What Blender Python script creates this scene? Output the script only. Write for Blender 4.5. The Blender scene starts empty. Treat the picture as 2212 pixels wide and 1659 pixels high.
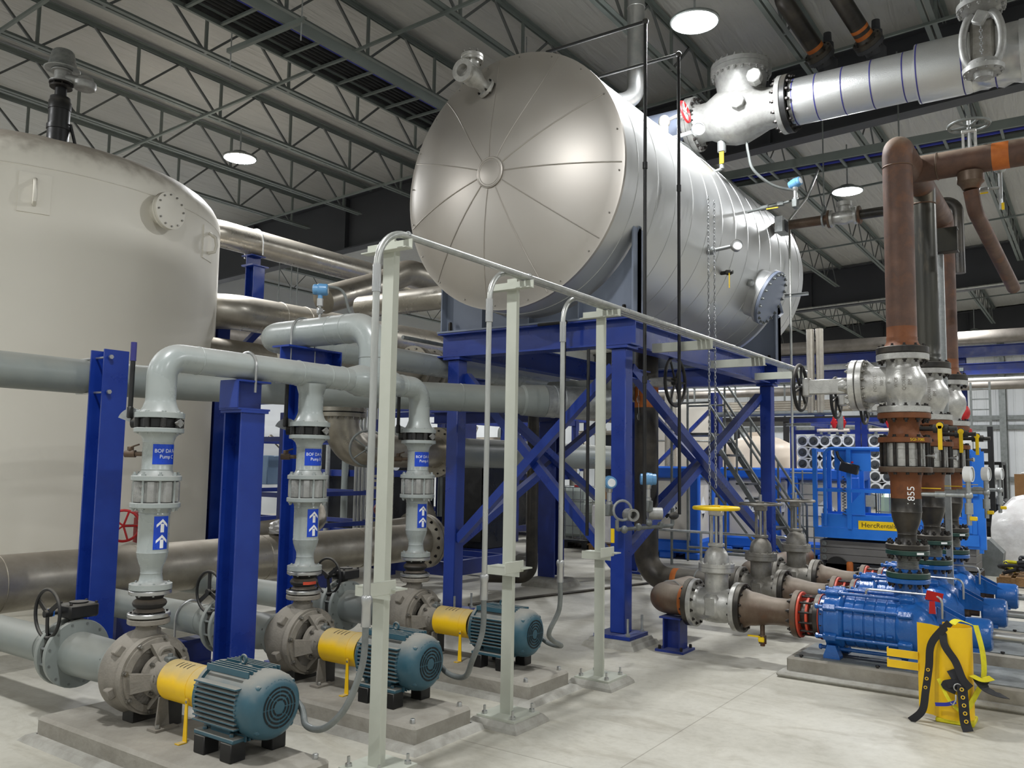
import bpy, math, random
from mathutils import Vector as V, Quaternion, Matrix
random.seed(11)
SC = bpy.context.scene
COL = SC.collection
PI = math.pi
R_ = math.radians
X, Y, Z = V((1, 0, 0)), V((0, 1, 0)), V((0, 0, 1))
BASE = {}                       # world position of every top-level object


def frame(d):
    d = V(d).normalized()
    a = Z if abs(d.z) < 0.95 else X
    u = a.cross(d).normalized()
    return d, u, d.cross(u).normalized()


def route(pts, rad, seg=7):
    """polyline with its corners rounded to the bend radius rad"""
    pts = [V(p) for p in pts]
    out = [pts[0]]
    for i in range(1, len(pts) - 1):
        a, b, c = pts[i - 1], pts[i], pts[i + 1]
        d0, d1 = (a - b).normalized(), (c - b).normalized()
        ang = d0.angle(d1)
        if ang > 3.1:
            out.append(b)
            continue
        r = rad[i - 1] if isinstance(rad, (list, tuple)) else rad
        t = min(r / math.tan(ang / 2), (a - b).length * .499, (c - b).length * .499)
        r = t * math.tan(ang / 2)
        cen = b + (d0 + d1).normalized() * (r / math.sin(ang / 2))
        p0, p1 = b + d0 * t - cen, b + d1 * t - cen
        q = p0.rotation_difference(p1)
        for k in range(seg + 1):
            out.append(cen + Quaternion().slerp(q, k / seg) @ p0)
    out.append(pts[-1])
    res = [out[0]]
    for p in out[1:]:
        if (p - res[-1]).length > 1e-5:
            res.append(p)
    return res


class MB:
    def __init__(s):
        s.v, s.f = [], []

    def add(s, vs, fs):
        b = len(s.v)
        s.v.extend(V(p) for p in vs)
        s.f.extend(tuple(b + i for i in f) for f in fs)
        return s

    def box(s, c, d, rot=None, ch=0.0):
        hx, hy, hz = d[0] / 2, d[1] / 2, d[2] / 2
        c = V(c)
        if ch <= 0:
            vs = [V((x, y, z)) for z in (-hz, hz) for y in (-hy, hy) for x in (-hx, hx)]
            fs = [(0, 2, 3, 1), (4, 5, 7, 6), (0, 1, 5, 4), (2, 6, 7, 3), (0, 4, 6, 2), (1, 3, 7, 5)]
        else:
            vs, fs, idx = [], [], {}
            H = (hx, hy, hz)
            for sx in (-1, 1):
                for sy in (-1, 1):
                    for sz in (-1, 1):
                        sg = (sx, sy, sz)
                        for ax in range(3):
                            p = [sg[k] * (H[k] - (0 if k == ax else ch)) for k in range(3)]
                            idx[(sg, ax)] = len(vs)
                            vs.append(V(p))

            def quad(ids):
                cc = sum((vs[i] for i in ids), V()) / len(ids)
                n = (vs[ids[1]] - vs[ids[0]]).cross(vs[ids[2]] - vs[ids[1]])
                fs.append(tuple(ids) if n.dot(cc) > 0 else tuple(reversed(ids)))
            for ax in range(3):
                a, b = [k for k in range(3) if k != ax]
                for sg in (-1, 1):
                    ids = []
                    for (p, q) in ((-1, -1), (1, -1), (1, 1), (-1, 1)):
                        g = [0, 0, 0]
                        g[ax], g[a], g[b] = sg, p, q
                        ids.append(idx[(tuple(g), ax)])
                    quad(ids)
            for ax in range(3):
                a, b = [k for k in range(3) if k != ax]
                for p in (-1, 1):
                    for q in (-1, 1):
                        g0, g1 = [0, 0, 0], [0, 0, 0]
                        g0[ax], g1[ax] = -1, 1
                        g0[a] = g1[a] = p
                        g0[b] = g1[b] = q
                        g0, g1 = tuple(g0), tuple(g1)
                        quad([idx[(g0, a)], idx[(g1, a)], idx[(g1, b)], idx[(g0, b)]])
            for sx in (-1, 1):
                for sy in (-1, 1):
                    for sz in (-1, 1):
                        quad([idx[((sx, sy, sz), k)] for k in range(3)])
        if rot is not None:
            vs = [rot @ p for p in vs]
        return s.add([c + p for p in vs], fs)

    def lathe(s, p0, d, prof, n=28, cap0=True, cap1=True):
        d, u, w = frame(d)
        p0 = V(p0)
        vs, fs, rows = [], [], []
        for t, r in prof:
            if r < 1e-6:
                rows.append([len(vs)])
                vs.append(p0 + d * t)
            else:
                rows.append(list(range(len(vs), len(vs) + n)))
                for k in range(n):
                    a = 2 * PI * k / n
                    vs.append(p0 + d * t + u * (r * math.cos(a)) + w * (r * math.sin(a)))
        for A, B in zip(rows, rows[1:]):
            for k in range(n):
                k2 = (k + 1) % n
                if len(A) > 1 and len(B) > 1:
                    fs.append((A[k], A[k2], B[k2], B[k]))
                elif len(A) > 1:
                    fs.append((A[k], A[k2], B[0]))
                elif len(B) > 1:
                    fs.append((A[0], B[k2], B[k]))
        if cap0 and len(rows[0]) > 1:
            fs.append(tuple(reversed(rows[0])))
        if cap1 and len(rows[-1]) > 1:
            fs.append(tuple(rows[-1]))
        return s.add(vs, fs)

    def cyl(s, a, b, r, r2=None, n=20, cap=True):
        a, b = V(a), V(b)
        return s.lathe(a, b - a, [(0, r), ((b - a).length, r if r2 is None else r2)], n, cap, cap)

    def tube(s, pts, r, n=12, closed=False, cap=True):
        pts = [V(p) for p in pts]
        m = len(pts)
        rs = r if isinstance(r, (list, tuple)) else [r] * m
        tan = []
        for i in range(m):
            a = pts[(i - 1) % m] if (closed or i) else pts[0]
            b = pts[(i + 1) % m] if (closed or i < m - 1) else pts[-1]
            tan.append((b - a).normalized())
        _, u, w = frame(tan[0])
        vs, fs = [], []
        for i in range(m):
            if i:
                q = tan[i - 1].rotation_difference(tan[i])
                u = q @ u
            u = (u - tan[i] * u.dot(tan[i])).normalized()
            w = tan[i].cross(u)
            for k in range(n):
                a = 2 * PI * k / n
                vs.append(pts[i] + u * (rs[i] * math.cos(a)) + w * (rs[i] * math.sin(a)))
        for i in range(m if closed else m - 1):
            j = (i + 1) % m
            off = 0
            if closed and j == 0:
                best = min(range(n), key=lambda k: (vs[k] - vs[i * n]).length)
                off = best
            for k in range(n):
                k2 = (k + 1) % n
                fs.append((i * n + k, i * n + k2, j * n + (k2 + off) % n, j * n + (k + off) % n))
        if cap and not closed:
            fs.append(tuple(reversed(range(n))))
            fs.append(tuple((m - 1) * n + k for k in range(n)))
        return s.add(vs, fs)

    def ring(s, c, ax, R, r, n=32, m=8):
        _, u, w = frame(ax)
        return s.tube([V(c) + u * (R * math.cos(2 * PI * k / n)) + w * (R * math.sin(2 * PI * k / n)) for k in range(n)], r, m, closed=True)

    def prism(s, poly, o, ux, uy, ex):
        o, ux, uy, ex = V(o), V(ux), V(uy), V(ex)
        n = len(poly)
        vs = [o + ux * a + uy * b for a, b in poly] + [o + ux * a + uy * b + ex for a, b in poly]
        fs = [tuple(range(n)), tuple(reversed(range(n, 2 * n)))] + [(i + n, (i + 1) % n + n, (i + 1) % n, i) for i in range(n)]
        area = sum(poly[i][0] * poly[(i + 1) % n][1] - poly[(i + 1) % n][0] * poly[i][1] for i in range(n))
        if area * ux.cross(uy).dot(ex) > 0:
            fs = [tuple(reversed(f)) for f in fs]
        return s.add(vs, fs)

    def beam(s, a, b, h, w, tw, tf, up=Z):
        a, b = V(a), V(b)
        d = (b - a).normalized()
        up = V(up)
        up = (up - d * up.dot(d)).normalized()
        sd = d.cross(up)
        H, W, t = h / 2, w / 2, tw / 2
        poly = [(-W, -H), (W, -H), (W, -H + tf), (t, -H + tf), (t, H - tf), (W, H - tf), (W, H), (-W, H), (-W, H - tf), (-t, H - tf), (-t, -H + tf), (-W, -H + tf)]
        return s.prism(poly, a, sd, up, b - a)

    def angle(s, a, b, w, t, up=Z, side=1):
        a, b = V(a), V(b)
        d = (b - a).normalized()
        up = V(up)
        up = (up - d * up.dot(d)).normalized()
        sd = d.cross(up) * side
        return s.prism([(0, 0), (w, 0), (w, t), (t, t), (t, w), (0, w)], a, sd, up, b - a)

    def channel(s, a, b, h, w, t, up=Z, side=1):
        a, b = V(a), V(b)
        d = (b - a).normalized()
        up = V(up)
        up = (up - d * up.dot(d)).normalized()
        sd = d.cross(up) * side
        H = h / 2
        return s.prism([(0, -H), (w, -H), (w, -H + t), (t, -H + t), (t, H - t), (w, H - t), (w, H), (0, H)], a, sd, up, b - a)

    def bar(s, a, b, w, h, up=Z):
        a, b = V(a), V(b)
        d = (b - a).normalized()
        up = V(up)
        up = (up - d * up.dot(d)).normalized()
        sd = d.cross(up)
        return s.prism([(-w / 2, -h / 2), (w / 2, -h / 2), (w / 2, h / 2), (-w / 2, h / 2)], a, sd, up, b - a)

    def ell(s, c, r, n=20, m=12, rot=None):
        c = V(c)
        vs, fs = [], []
        for i in range(m + 1):
            th = PI * i / m
            for k in range(n):
                a = 2 * PI * k / n
                p = V((r[0] * math.sin(th) * math.cos(a), r[1] * math.sin(th) * math.sin(a), r[2] * math.cos(th)))
                vs.append(c + (rot @ p if rot is not None else p))
        for i in range(m):
            for k in range(n):
                k2 = (k + 1) % n
                fs.append((i * n + k, (i + 1) * n + k, (i + 1) * n + k2, i * n + k2))
        return s.add(vs, fs)

    def hexnut(s, c, ax, r, h):
        ax = V(ax).normalized()
        return s.lathe(V(c), ax, [(0, r), (h, r)], 6)

    def build(s, name, m, parent=None, smooth=38, loc=None):
        if parent is not None:
            root = parent
            while root.parent:
                root = root.parent
            base = BASE[root.name]
        elif loc is not None:
            base = V(loc)
        else:
            xs = [p.x for p in s.v]
            ys = [p.y for p in s.v]
            base = V(((min(xs) + max(xs)) / 2, (min(ys) + max(ys)) / 2, min(p.z for p in s.v)))
        me = bpy.data.meshes.new(name)
        me.from_pydata([p - base for p in s.v], [], s.f)
        me.validate()
        me.materials.append(m)
        if smooth:
            me.polygons.foreach_set('use_smooth', [True] * len(me.polygons))
            me.set_sharp_from_angle(angle=R_(smooth))
        me.update()
        o = bpy.data.objects.new(name, me)
        COL.objects.link(o)
        if parent is not None:
            o.parent = parent
        else:
            o.location = base
            BASE[o.name] = base
        return o


def tag(o, label=None, cat=None, group=None, kind=None):
    if label:
        o['label'] = label
    if cat:
        o['category'] = cat
    if group:
        o['group'] = group
    if kind:
        o['kind'] = kind
    return o


def thing(name, label, cat, loc=(0, 0, 0), group=None):
    o = bpy.data.objects.new(name, None)
    o.empty_display_size = .1
    COL.objects.link(o)
    o.location = V(loc)
    BASE[o.name] = V(loc)
    return tag(o, label, cat, group)


def struct(name, mb, m, smooth=0):
    return tag(mb.build(name, m, None, smooth), kind='structure')


KIDS = {}


def copy_tree(o, d=(0, 0, 0), label=None, parent=None, kids=None):
    if kids is None:
        kids = {}
        for q in COL.objects:
            if q.parent:
                kids.setdefault(q.parent.name, []).append(q)
    c = o.copy()
    COL.objects.link(c)
    if parent is None:
        c.location = o.location + V(d)
        BASE[c.name] = BASE[o.name] + V(d)
        if label:
            c['label'] = label
    else:
        c.parent = parent
    for k in kids.get(o.name, []):
        copy_tree(k, parent=c, kids=kids)
    return c


_BM = {}


def put(parent, name, key, mk, m, loc, ax=Z):
    """a part that shares one mesh (built along +Z about the origin) with its repeats"""
    k = (key, m.name)
    if k not in _BM:
        mb = MB()
        mk(mb)
        me = bpy.data.meshes.new(name)
        me.from_pydata(mb.v, [], mb.f)
        me.materials.append(m)
        me.polygons.foreach_set('use_smooth', [True] * len(me.polygons))
        me.set_sharp_from_angle(angle=R_(38))
        _BM[k] = me
    o = bpy.data.objects.new(name, _BM[k])
    COL.objects.link(o)
    root = parent
    while root.parent:
        root = root.parent
    o.parent = parent
    o.location = V(loc) - BASE[root.name]
    o.rotation_mode = 'QUATERNION'
    o.rotation_quaternion = Z.rotation_difference(V(ax).normalized())
    return o


def stud(parent, loc, ax, r, L, m, name='bolt'):
    """stud with a hex nut at both ends, centred on loc"""
    def mk(b):
        b.cyl((0, 0, -L / 2), (0, 0, L / 2), r * .55, n=8)
        b.lathe((0, 0, L / 2 - r * 2.0), Z, [(0, r), (r * 1.1, r)], 6)
        b.lathe((0, 0, -L / 2 + r * .9), Z, [(0, r), (r * 1.1, r)], 6)
    return put(parent, name, ('stud', round(r, 4), round(L, 4)), mk, m, loc, ax)


def head(parent, loc, ax, r, h, m, name='bolt'):
    def mk(b):
        b.lathe((0, 0, 0), Z, [(0, r), (h * .8, r), (h, r * .8)], 6)
    return put(parent, name, ('head', round(r, 4), round(h, 4)), mk, m, loc, ax)


def circ(parent, c, ax, R, n, r, L, m, ph=.5, name='bolt', only=None, kind=stud):
    _, u, w = frame(ax)
    for k in range(n):
        a = 2 * PI * (k + ph) / n
        p = V(c) + u * (R * math.cos(a)) + w * (R * math.sin(a))
        if only is None or only(p):
            kind(parent, p, ax, r, L, m, name)


def circ_mb(mb, c, ax, R, n, r, L, ph=.5):
    """bolt heads as surface detail of a small far flange"""
    _, u, w = frame(ax)
    for k in range(n):
        a = 2 * PI * (k + ph) / n
        p = V(c) + u * (R * math.cos(a)) + w * (R * math.sin(a))
        mb.cyl(p - V(ax).normalized() * (L / 2), p + V(ax).normalized() * (L / 2), r, n=6)


_TXT = {}


def text_polys(txt, size, ex=0.0):
    k = (txt, size)
    if k not in _TXT:
        cu = bpy.data.curves.new('txt', 'FONT')
        cu.body, cu.size = txt, size
        cu.align_x, cu.align_y = 'CENTER', 'CENTER'
        cu.resolution_u = 3
        cu.space_line = 1.0
        ob = bpy.data.objects.new('txt', cu)
        me = bpy.data.meshes.new_from_object(ob)
        _TXT[k] = ([v.co.copy() for v in me.vertices], [tuple(p.vertices) for p in me.polygons])
        bpy.data.objects.remove(ob)
        bpy.data.curves.remove(cu)
        bpy.data.meshes.remove(me)
    return _TXT[k]


def text_flat(mb, txt, size, o, ux, uy, xs=1.0):
    vs, fs = text_polys(txt, size)
    return mb.add([V(o) + V(ux) * (p.x * xs) + V(uy) * p.y for p in vs], fs)


def text_round(mb, txt, size, c, r, a0, xs=1.0):
    """lettering wrapped round a vertical pipe: centre angle a0, centre height c.z"""
    vs, fs = text_polys(txt, size)
    c = V(c)
    return mb.add([c + V((r * math.cos(a0 + p.x * xs / r), r * math.sin(a0 + p.x * xs / r), p.y)) for p in vs], fs)


def patch_round(mb, c, r, a0, a1, z0, z1, n=16):
    c = V(c)
    vs, fs = [], []
    for k in range(n + 1):
        a = a0 + (a1 - a0) * k / n
        for z in (z0, z1):
            vs.append(V((c.x + r * math.cos(a), c.y + r * math.sin(a), z)))
    for k in range(n):
        fs.append((2 * k, 2 * k + 2, 2 * k + 3, 2 * k + 1))
    return mb.add(vs, fs)


# ---------------------------------------------------------------- materials
def srgb(c):
    return tuple((x / 255 / 12.92) if x / 255 <= .04045 else ((x / 255 + .055) / 1.055) ** 2.4 for x in c) + (1.0,)


def mat(name, c, rough=.5, metal=0.0, c2=None, sc=6.0, lo=.4, hi=.65, bump=0.0, bsc=40.0, dust=0.0, dustc=(150, 144, 132), stretch=None, emit=None, rvar=.12, spec=.5, c3=None, detail=6.0):
    m = bpy.data.materials.new(name)
    m.use_nodes = True
    nt = m.node_tree
    N, L = nt.nodes, nt.links
    b = N['Principled BSDF']
    b.inputs['Metallic'].default_value = metal
    b.inputs['Specular IOR Level'].default_value = spec
    b.inputs['Roughness'].default_value = rough
    b.inputs['Base Color'].default_value = srgb(c)
    if emit:
        b.inputs['Emission Color'].default_value = srgb(emit[0])
        b.inputs['Emission Strength'].default_value = emit[1]
        return m
    tc = N.new('ShaderNodeTexCoord')
    src = tc.outputs['Object']
    if stretch:
        mp = N.new('ShaderNodeMapping')
        mp.inputs['Scale'].default_value = stretch
        L.new(src, mp.inputs['Vector'])
        src = mp.outputs['Vector']
    no = N.new('ShaderNodeTexNoise')
    no.inputs['Scale'].default_value = sc
    no.inputs['Detail'].default_value = detail
    no.inputs['Roughness'].default_value = .62
    L.new(src, no.inputs['Vector'])
    rp = N.new('ShaderNodeValToRGB')
    e = rp.color_ramp.elements
    e[0].position, e[1].position = lo, hi
    e[0].color = srgb(c)
    e[1].color = srgb(c2 or tuple(min(255, int(x * 1.08)) for x in c))
    if c3:
        k = e.new((lo + hi) / 2)
        k.color = srgb(c3)
    L.new(no.outputs['Fac'], rp.inputs['Fac'])
    col = rp.outputs['Color']
    mr = N.new('ShaderNodeMapRange')
    mr.inputs['From Min'].default_value, mr.inputs['From Max'].default_value = .3, .7
    mr.inputs['To Min'].default_value, mr.inputs['To Max'].default_value = max(.03, rough - rvar), min(1, rough + rvar)
    L.new(no.outputs['Fac'], mr.inputs['Value'])
    ro = mr.outputs['Result']
    if dust > 0:
        g = N.new('ShaderNodeNewGeometry')
        sx = N.new('ShaderNodeSeparateXYZ')
        L.new(g.outputs['Normal'], sx.inputs[0])
        n2 = N.new('ShaderNodeTexNoise')
        n2.inputs['Scale'].default_value = 7
        n2.inputs['Detail'].default_value = 5
        L.new(tc.outputs['Object'], n2.inputs['Vector'])
        a = N.new('ShaderNodeMath')
        a.operation = 'MULTIPLY_ADD'
        L.new(n2.outputs['Fac'], a.inputs[0])
        a.inputs[1].default_value = .8
        L.new(sx.outputs['Z'], a.inputs[2])
        q = N.new('ShaderNodeMapRange')
        q.interpolation_type = 'SMOOTHSTEP'
        q.inputs['From Min'].default_value, q.inputs['From Max'].default_value = .55, 1.3
        q.inputs['To Max'].default_value = dust
        L.new(a.outputs[0], q.inputs['Value'])
        mx = N.new('ShaderNodeMix')
        mx.data_type = 'RGBA'
        L.new(q.outputs['Result'], mx.inputs['Factor'])
        L.new(col, mx.inputs['A'])
        mx.inputs['B'].default_value = srgb(dustc)
        col = mx.outputs['Result']
        mr2 = N.new('ShaderNodeMix')
        L.new(q.outputs['Result'], mr2.inputs['Factor'])
        L.new(ro, mr2.inputs['A'])
        mr2.inputs['B'].default_value = .85
        ro = mr2.outputs['Result']
    L.new(col, b.inputs['Base Color'])
    L.new(ro, b.inputs['Roughness'])
    if bump:
        n3 = N.new('ShaderNodeTexNoise')
        n3.inputs['Scale'].default_value = bsc
        n3.inputs['Detail'].default_value = 4
        L.new(src, n3.inputs['Vector'])
        bp = N.new('ShaderNodeBump')
        bp.inputs['Strength'].default_value = bump
        bp.inputs['Distance'].default_value = .01
        L.new(n3.outputs['Fac'], bp.inputs['Height'])
        L.new(bp.outputs['Normal'], b.inputs['Normal'])
    return m


M = {}
def D(k, *a, **kw):
    M[k] = mat(k, *a, **kw)

D('grey_paint', (158, 165, 163), .28, c2=(166, 172, 169), sc=3, dust=.45, dustc=(142, 136, 128))
D('grey_pipe', (132, 139, 136), .38, c2=(142, 147, 142), sc=2, dust=.35)
D('blue_steel', (20, 48, 134), .34, c2=(27, 60, 150), sc=3, lo=.35, hi=.7, dust=.5, dustc=(120, 122, 135))
D('blue_dark', (24, 42, 112), .4, c2=(30, 52, 130), sc=3, dust=.4, dustc=(110, 112, 125))
D('pump_iron', (122, 117, 108), .62, c2=(140, 134, 124), sc=9, bump=.25, bsc=90, dust=.5, dustc=(150, 143, 131))
D('motor_teal', (48, 84, 98), .36, c2=(56, 94, 108), sc=5, dust=.85, dustc=(148, 144, 134))
D('motor_dark', (14, 18, 20), .7)
D('guard_yellow', (238, 190, 8), .4, c2=(246, 202, 14), sc=4, dust=.75, dustc=(160, 150, 122))
D('yellow', (240, 200, 10), .42, c2=(250, 212, 20), sc=4)
D('yellow_strap', (222, 214, 30), .7, c2=(205, 190, 25), sc=14)
D('black_strap', (26, 26, 30), .75, c2=(36, 36, 40), sc=12)
D('black', (18, 18, 19), .45, c2=(28, 28, 28), sc=8, dust=.35)
D('black_iron', (34, 33, 32), .5, c2=(50, 48, 45), sc=10, dust=.3)
D('rubber', (26, 25, 24), .7, c2=(44, 41, 38), sc=8, dust=.55, dustc=(130, 118, 104))
D('steel_bolt', (150, 148, 142), .4, .7, c2=(120, 116, 108), sc=30)
D('bolt_dark', (34, 33, 32), .45, .5, c2=(56, 50, 46), sc=30)
D('zinc', (190, 190, 188), .33, .85, c2=(176, 178, 178), sc=8, rvar=.04, detail=2)
D('conduit', (192, 193, 188), .36, .7, c2=(170, 172, 168), sc=14, stretch=(1, 1, .2))
D('post_grey', (184, 187, 174), .45, c2=(192, 194, 182), sc=2)
D('cast_silver', (166, 166, 163), .5, .35, c2=(146, 146, 143), sc=10, bump=.15, bsc=120, dust=.2)
D('valve_silver', (196, 195, 190), .36, .55, c2=(162, 160, 156), sc=9, bump=.12, bsc=110)
D('valve_dull', (150, 147, 140), .45, .5, c2=(122, 118, 110), sc=9, bump=.15, bsc=110, dust=.3)
D('alum_head', (186, 180, 172), .44, .8, c2=(192, 187, 180), sc=1.2, rvar=.03, detail=2)
D('alum_jacket', (200, 201, 200), .42, .7, c2=(206, 207, 206), sc=1.2, rvar=.03, detail=2)
D('stainless', (176, 170, 158), .36, .75, c2=(150, 144, 132), sc=3, dust=.55, dustc=(132, 122, 108), stretch=(1, 1, 1))
D('stainless_clean', (200, 195, 184), .3, .7, c2=(178, 172, 160), sc=3, dust=.4, dustc=(140, 128, 112))
D('saddle_grey', (128, 137, 156), .5, c2=(134, 143, 160), sc=2)
D('tank_beige', (222, 217, 204), .55, c2=(228, 224, 212), sc=.8, lo=.3, hi=.75, dust=.75, dustc=(120, 108, 94), detail=3)
D('rust_pipe', (104, 74, 57), .6, .2, c2=(122, 84, 60), c3=(84, 62, 52), sc=4, lo=.3, hi=.75, bump=.1, bsc=120, dust=.55, dustc=(176, 158, 138))
D('rust_orange', (106, 62, 34), .62, .15, c2=(78, 48, 30), c3=(120, 70, 36), sc=5, lo=.32, hi=.72, bump=.1, bsc=120)
D('rust_mixed', (108, 92, 78), .5, .4, c2=(120, 70, 38), c3=(92, 74, 60), sc=4, lo=.35, hi=.7, dust=.4)
D('mill_pipe', (74, 72, 64), .4, .5, c2=(128, 116, 96), c3=(56, 56, 52), sc=3.5, lo=.35, hi=.75, stretch=(1, 1, .25))
D('mill_black', (46, 44, 42), .38, .4, c2=(74, 68, 60), sc=4, dust=.4)
D('orange_band', (190, 106, 36), .6, c2=(168, 88, 30), sc=6)
D('pump_blue', (30, 88, 160), .22, c2=(36, 98, 172), sc=5, bump=.25, bsc=45, rvar=.08)
D('lift_blue', (30, 112, 212), .4, c2=(36, 120, 220), sc=3)
D('poly_blue', (18, 92, 200), .42, c2=(26, 100, 208), sc=2)
D('poly_white', (214, 208, 196), .5, c2=(222, 216, 205), sc=2)
D('poly_cream', (232, 216, 196), .45, c2=(240, 226, 208), sc=2)
D('white', (236, 236, 234), .5, c2=(228, 228, 226), sc=4)
D('print_white', (240, 242, 244), .5)
D('print_black', (20, 20, 22), .6)
D('sign_blue', (12, 66, 190), .35)
D('red', (196, 30, 34), .45, c2=(176, 24, 28), sc=6)
D('red_seal', (206, 76, 48), .5, c2=(190, 66, 42), sc=6)
D('dark_red', (120, 34, 32), .5, c2=(100, 30, 28), sc=8, dust=.4)
D('green_flange', (22, 56, 50), .38, c2=(28, 66, 58), sc=6, dust=.25)
D('instr_blue', (94, 146, 190), .4, c2=(104, 156, 198), sc=5)
D('girder_dark', (54, 55, 59), .6, c2=(60, 61, 65), sc=1.2)
D('joist_grey', (104, 111, 107), .5, c2=(114, 121, 117), sc=2)
D('joist_dark', (86, 89, 88), .5, c2=(96, 99, 97), sc=2)
D('galv', (172, 175, 174), .42, .6, c2=(150, 154, 154), sc=16)
D('galv_dull', (128, 132, 130), .5, .4, c2=(112, 116, 114), sc=10)
D('cable_black', (16, 16, 17), .6)
D('cable_blue', (34, 44, 150), .55)
D('pad_concrete', (158, 154, 144), .8, c2=(132, 127, 117), sc=5, lo=.35, hi=.72, bump=.4, bsc=30, dust=.2)
D('grout', (168, 166, 158), .85, c2=(146, 143, 134), sc=7, bump=.4, bsc=25)
D('cardboard', (150, 112, 72), .8, c2=(160, 122, 82), sc=6)
D('wood', (150, 116, 76), .75, c2=(128, 96, 60), sc=6, stretch=(1, 8, 8))
D('clear_tank', (206, 216, 208), .35, c2=(214, 224, 216), sc=2)
D('green_liquid', (186, 208, 176), .35, c2=(192, 212, 182), sc=2)
D('grate', (96, 98, 98), .5, .5, c2=(80, 82, 82), sc=8)
D('box_blue_grey', (120, 148, 178), .45, c2=(128, 156, 186), sc=3)
D('purple_band', (44, 44, 112), .5)
D('chain', (188, 190, 192), .3, .9, c2=(160, 162, 164), sc=30)
D('lift_grey', (104, 102, 100), .55, c2=(112, 110, 108), sc=3)
D('dull_pipe', (140, 134, 126), .55, .3, c2=(122, 116, 108), sc=3)
D('gauge_face', (232, 236, 238), .3)
D('panel_dark', (24, 26, 30), .3, c2=(34, 36, 40), sc=2)


def wrap_mat():
    m = mat('stretch_film', (226, 224, 222), .22, 0, c2=(206, 202, 200), sc=5, bump=.9, bsc=7)
    return m


M['film'] = wrap_mat()


def jacket_mat():
    """embossed aluminium pipe jacket"""
    m = mat('embossed_jacket', (204, 205, 204), .34, .8, c2=(198, 200, 199), sc=1.5, bump=.3, bsc=160, rvar=.02, detail=2)
    return m


M['emboss'] = jacket_mat()


def floor_mat():
    m = bpy.data.materials.new('polished_concrete')
    m.use_nodes = True
    N, L = m.node_tree.nodes, m.node_tree.links
    b = N['Principled BSDF']
    tc = N.new('ShaderNodeTexCoord')

    def noise(s, d, r=.6, st=None, dist=0):
        src = tc.outputs['Object']
        if st:
            mp = N.new('ShaderNodeMapping')
            mp.inputs['Scale'].default_value = st
            mp.inputs['Rotation'].default_value = (0, 0, .9)
            L.new(src, mp.inputs['Vector'])
            src = mp.outputs['Vector']
        n = N.new('ShaderNodeTexNoise')
        n.inputs['Scale'].default_value, n.inputs['Detail'].default_value = s, d
        n.inputs['Roughness'].default_value = r
        n.inputs['Distortion'].default_value = dist
        L.new(src, n.inputs['Vector'])
        return n.outputs['Fac']

    def ramp(f, p0, c0, p1, c1):
        r = N.new('ShaderNodeValToRGB')
        e = r.color_ramp.elements
        e[0].position, e[1].position, e[0].color, e[1].color = p0, p1, c0, c1
        L.new(f, r.inputs['Fac'])
        return r.outputs['Color']

    def mul(a, c, f=1.0):
        x = N.new('ShaderNodeMix')
        x.data_type = 'RGBA'
        x.blend_type = 'MULTIPLY'
        x.inputs['Factor'].default_value = f
        L.new(a, x.inputs['A'])
        L.new(c, x.inputs['B'])
        return x.outputs['Result']
    n1 = noise(.8, 8, .66)
    col = ramp(n1, .32, srgb((172, 168, 155)), .72, srgb((203, 200, 188)))
    col = mul(col, ramp(noise(3.2, 8, .7, (1, .35, 1), 1.2), .34, (.66, .63, .58, 1), .5, (1, 1, 1, 1)), .55)
    col = mul(col, ramp(noise(22, 4, .6), .3, (.82, .81, .79, 1), .55, (1, 1, 1, 1)), .5)
    br = N.new('ShaderNodeTexBrick')
    br.offset = 0
    br.inputs['Color1'].default_value = br.inputs['Color2'].default_value = (1, 1, 1, 1)
    br.inputs['Mortar'].default_value = (.55, .53, .5, 1)
    br.inputs['Scale'].default_value = 1
    br.inputs['Mortar Size'].default_value = .004
    br.inputs['Brick Width'].default_value = 4.6
    br.inputs['Row Height'].default_value = 4.6
    mp = N.new('ShaderNodeMapping')
    mp.inputs['Location'].default_value = (1.3, 3.35, 0)
    L.new(tc.outputs['Object'], mp.inputs['Vector'])
    L.new(mp.outputs['Vector'], br.inputs['Vector'])
    col = mul(col, br.outputs['Color'], .8)
    L.new(col, b.inputs['Base Color'])
    mr = N.new('ShaderNodeMapRange')
    mr.inputs['From Min'].default_value, mr.inputs['From Max'].default_value = .3, .7
    mr.inputs['To Min'].default_value, mr.inputs['To Max'].default_value = .62, .38
    L.new(n1, mr.inputs['Value'])
    L.new(mr.outputs['Result'], b.inputs['Roughness'])
    bp = N.new('ShaderNodeBump')
    bp.inputs['Strength'].default_value = .08
    bp.inputs['Distance'].default_value = .01
    L.new(noise(30, 5), bp.inputs['Height'])
    L.new(bp.outputs['Normal'], b.inputs['Normal'])
    return m


M['floor'] = floor_mat()


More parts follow.
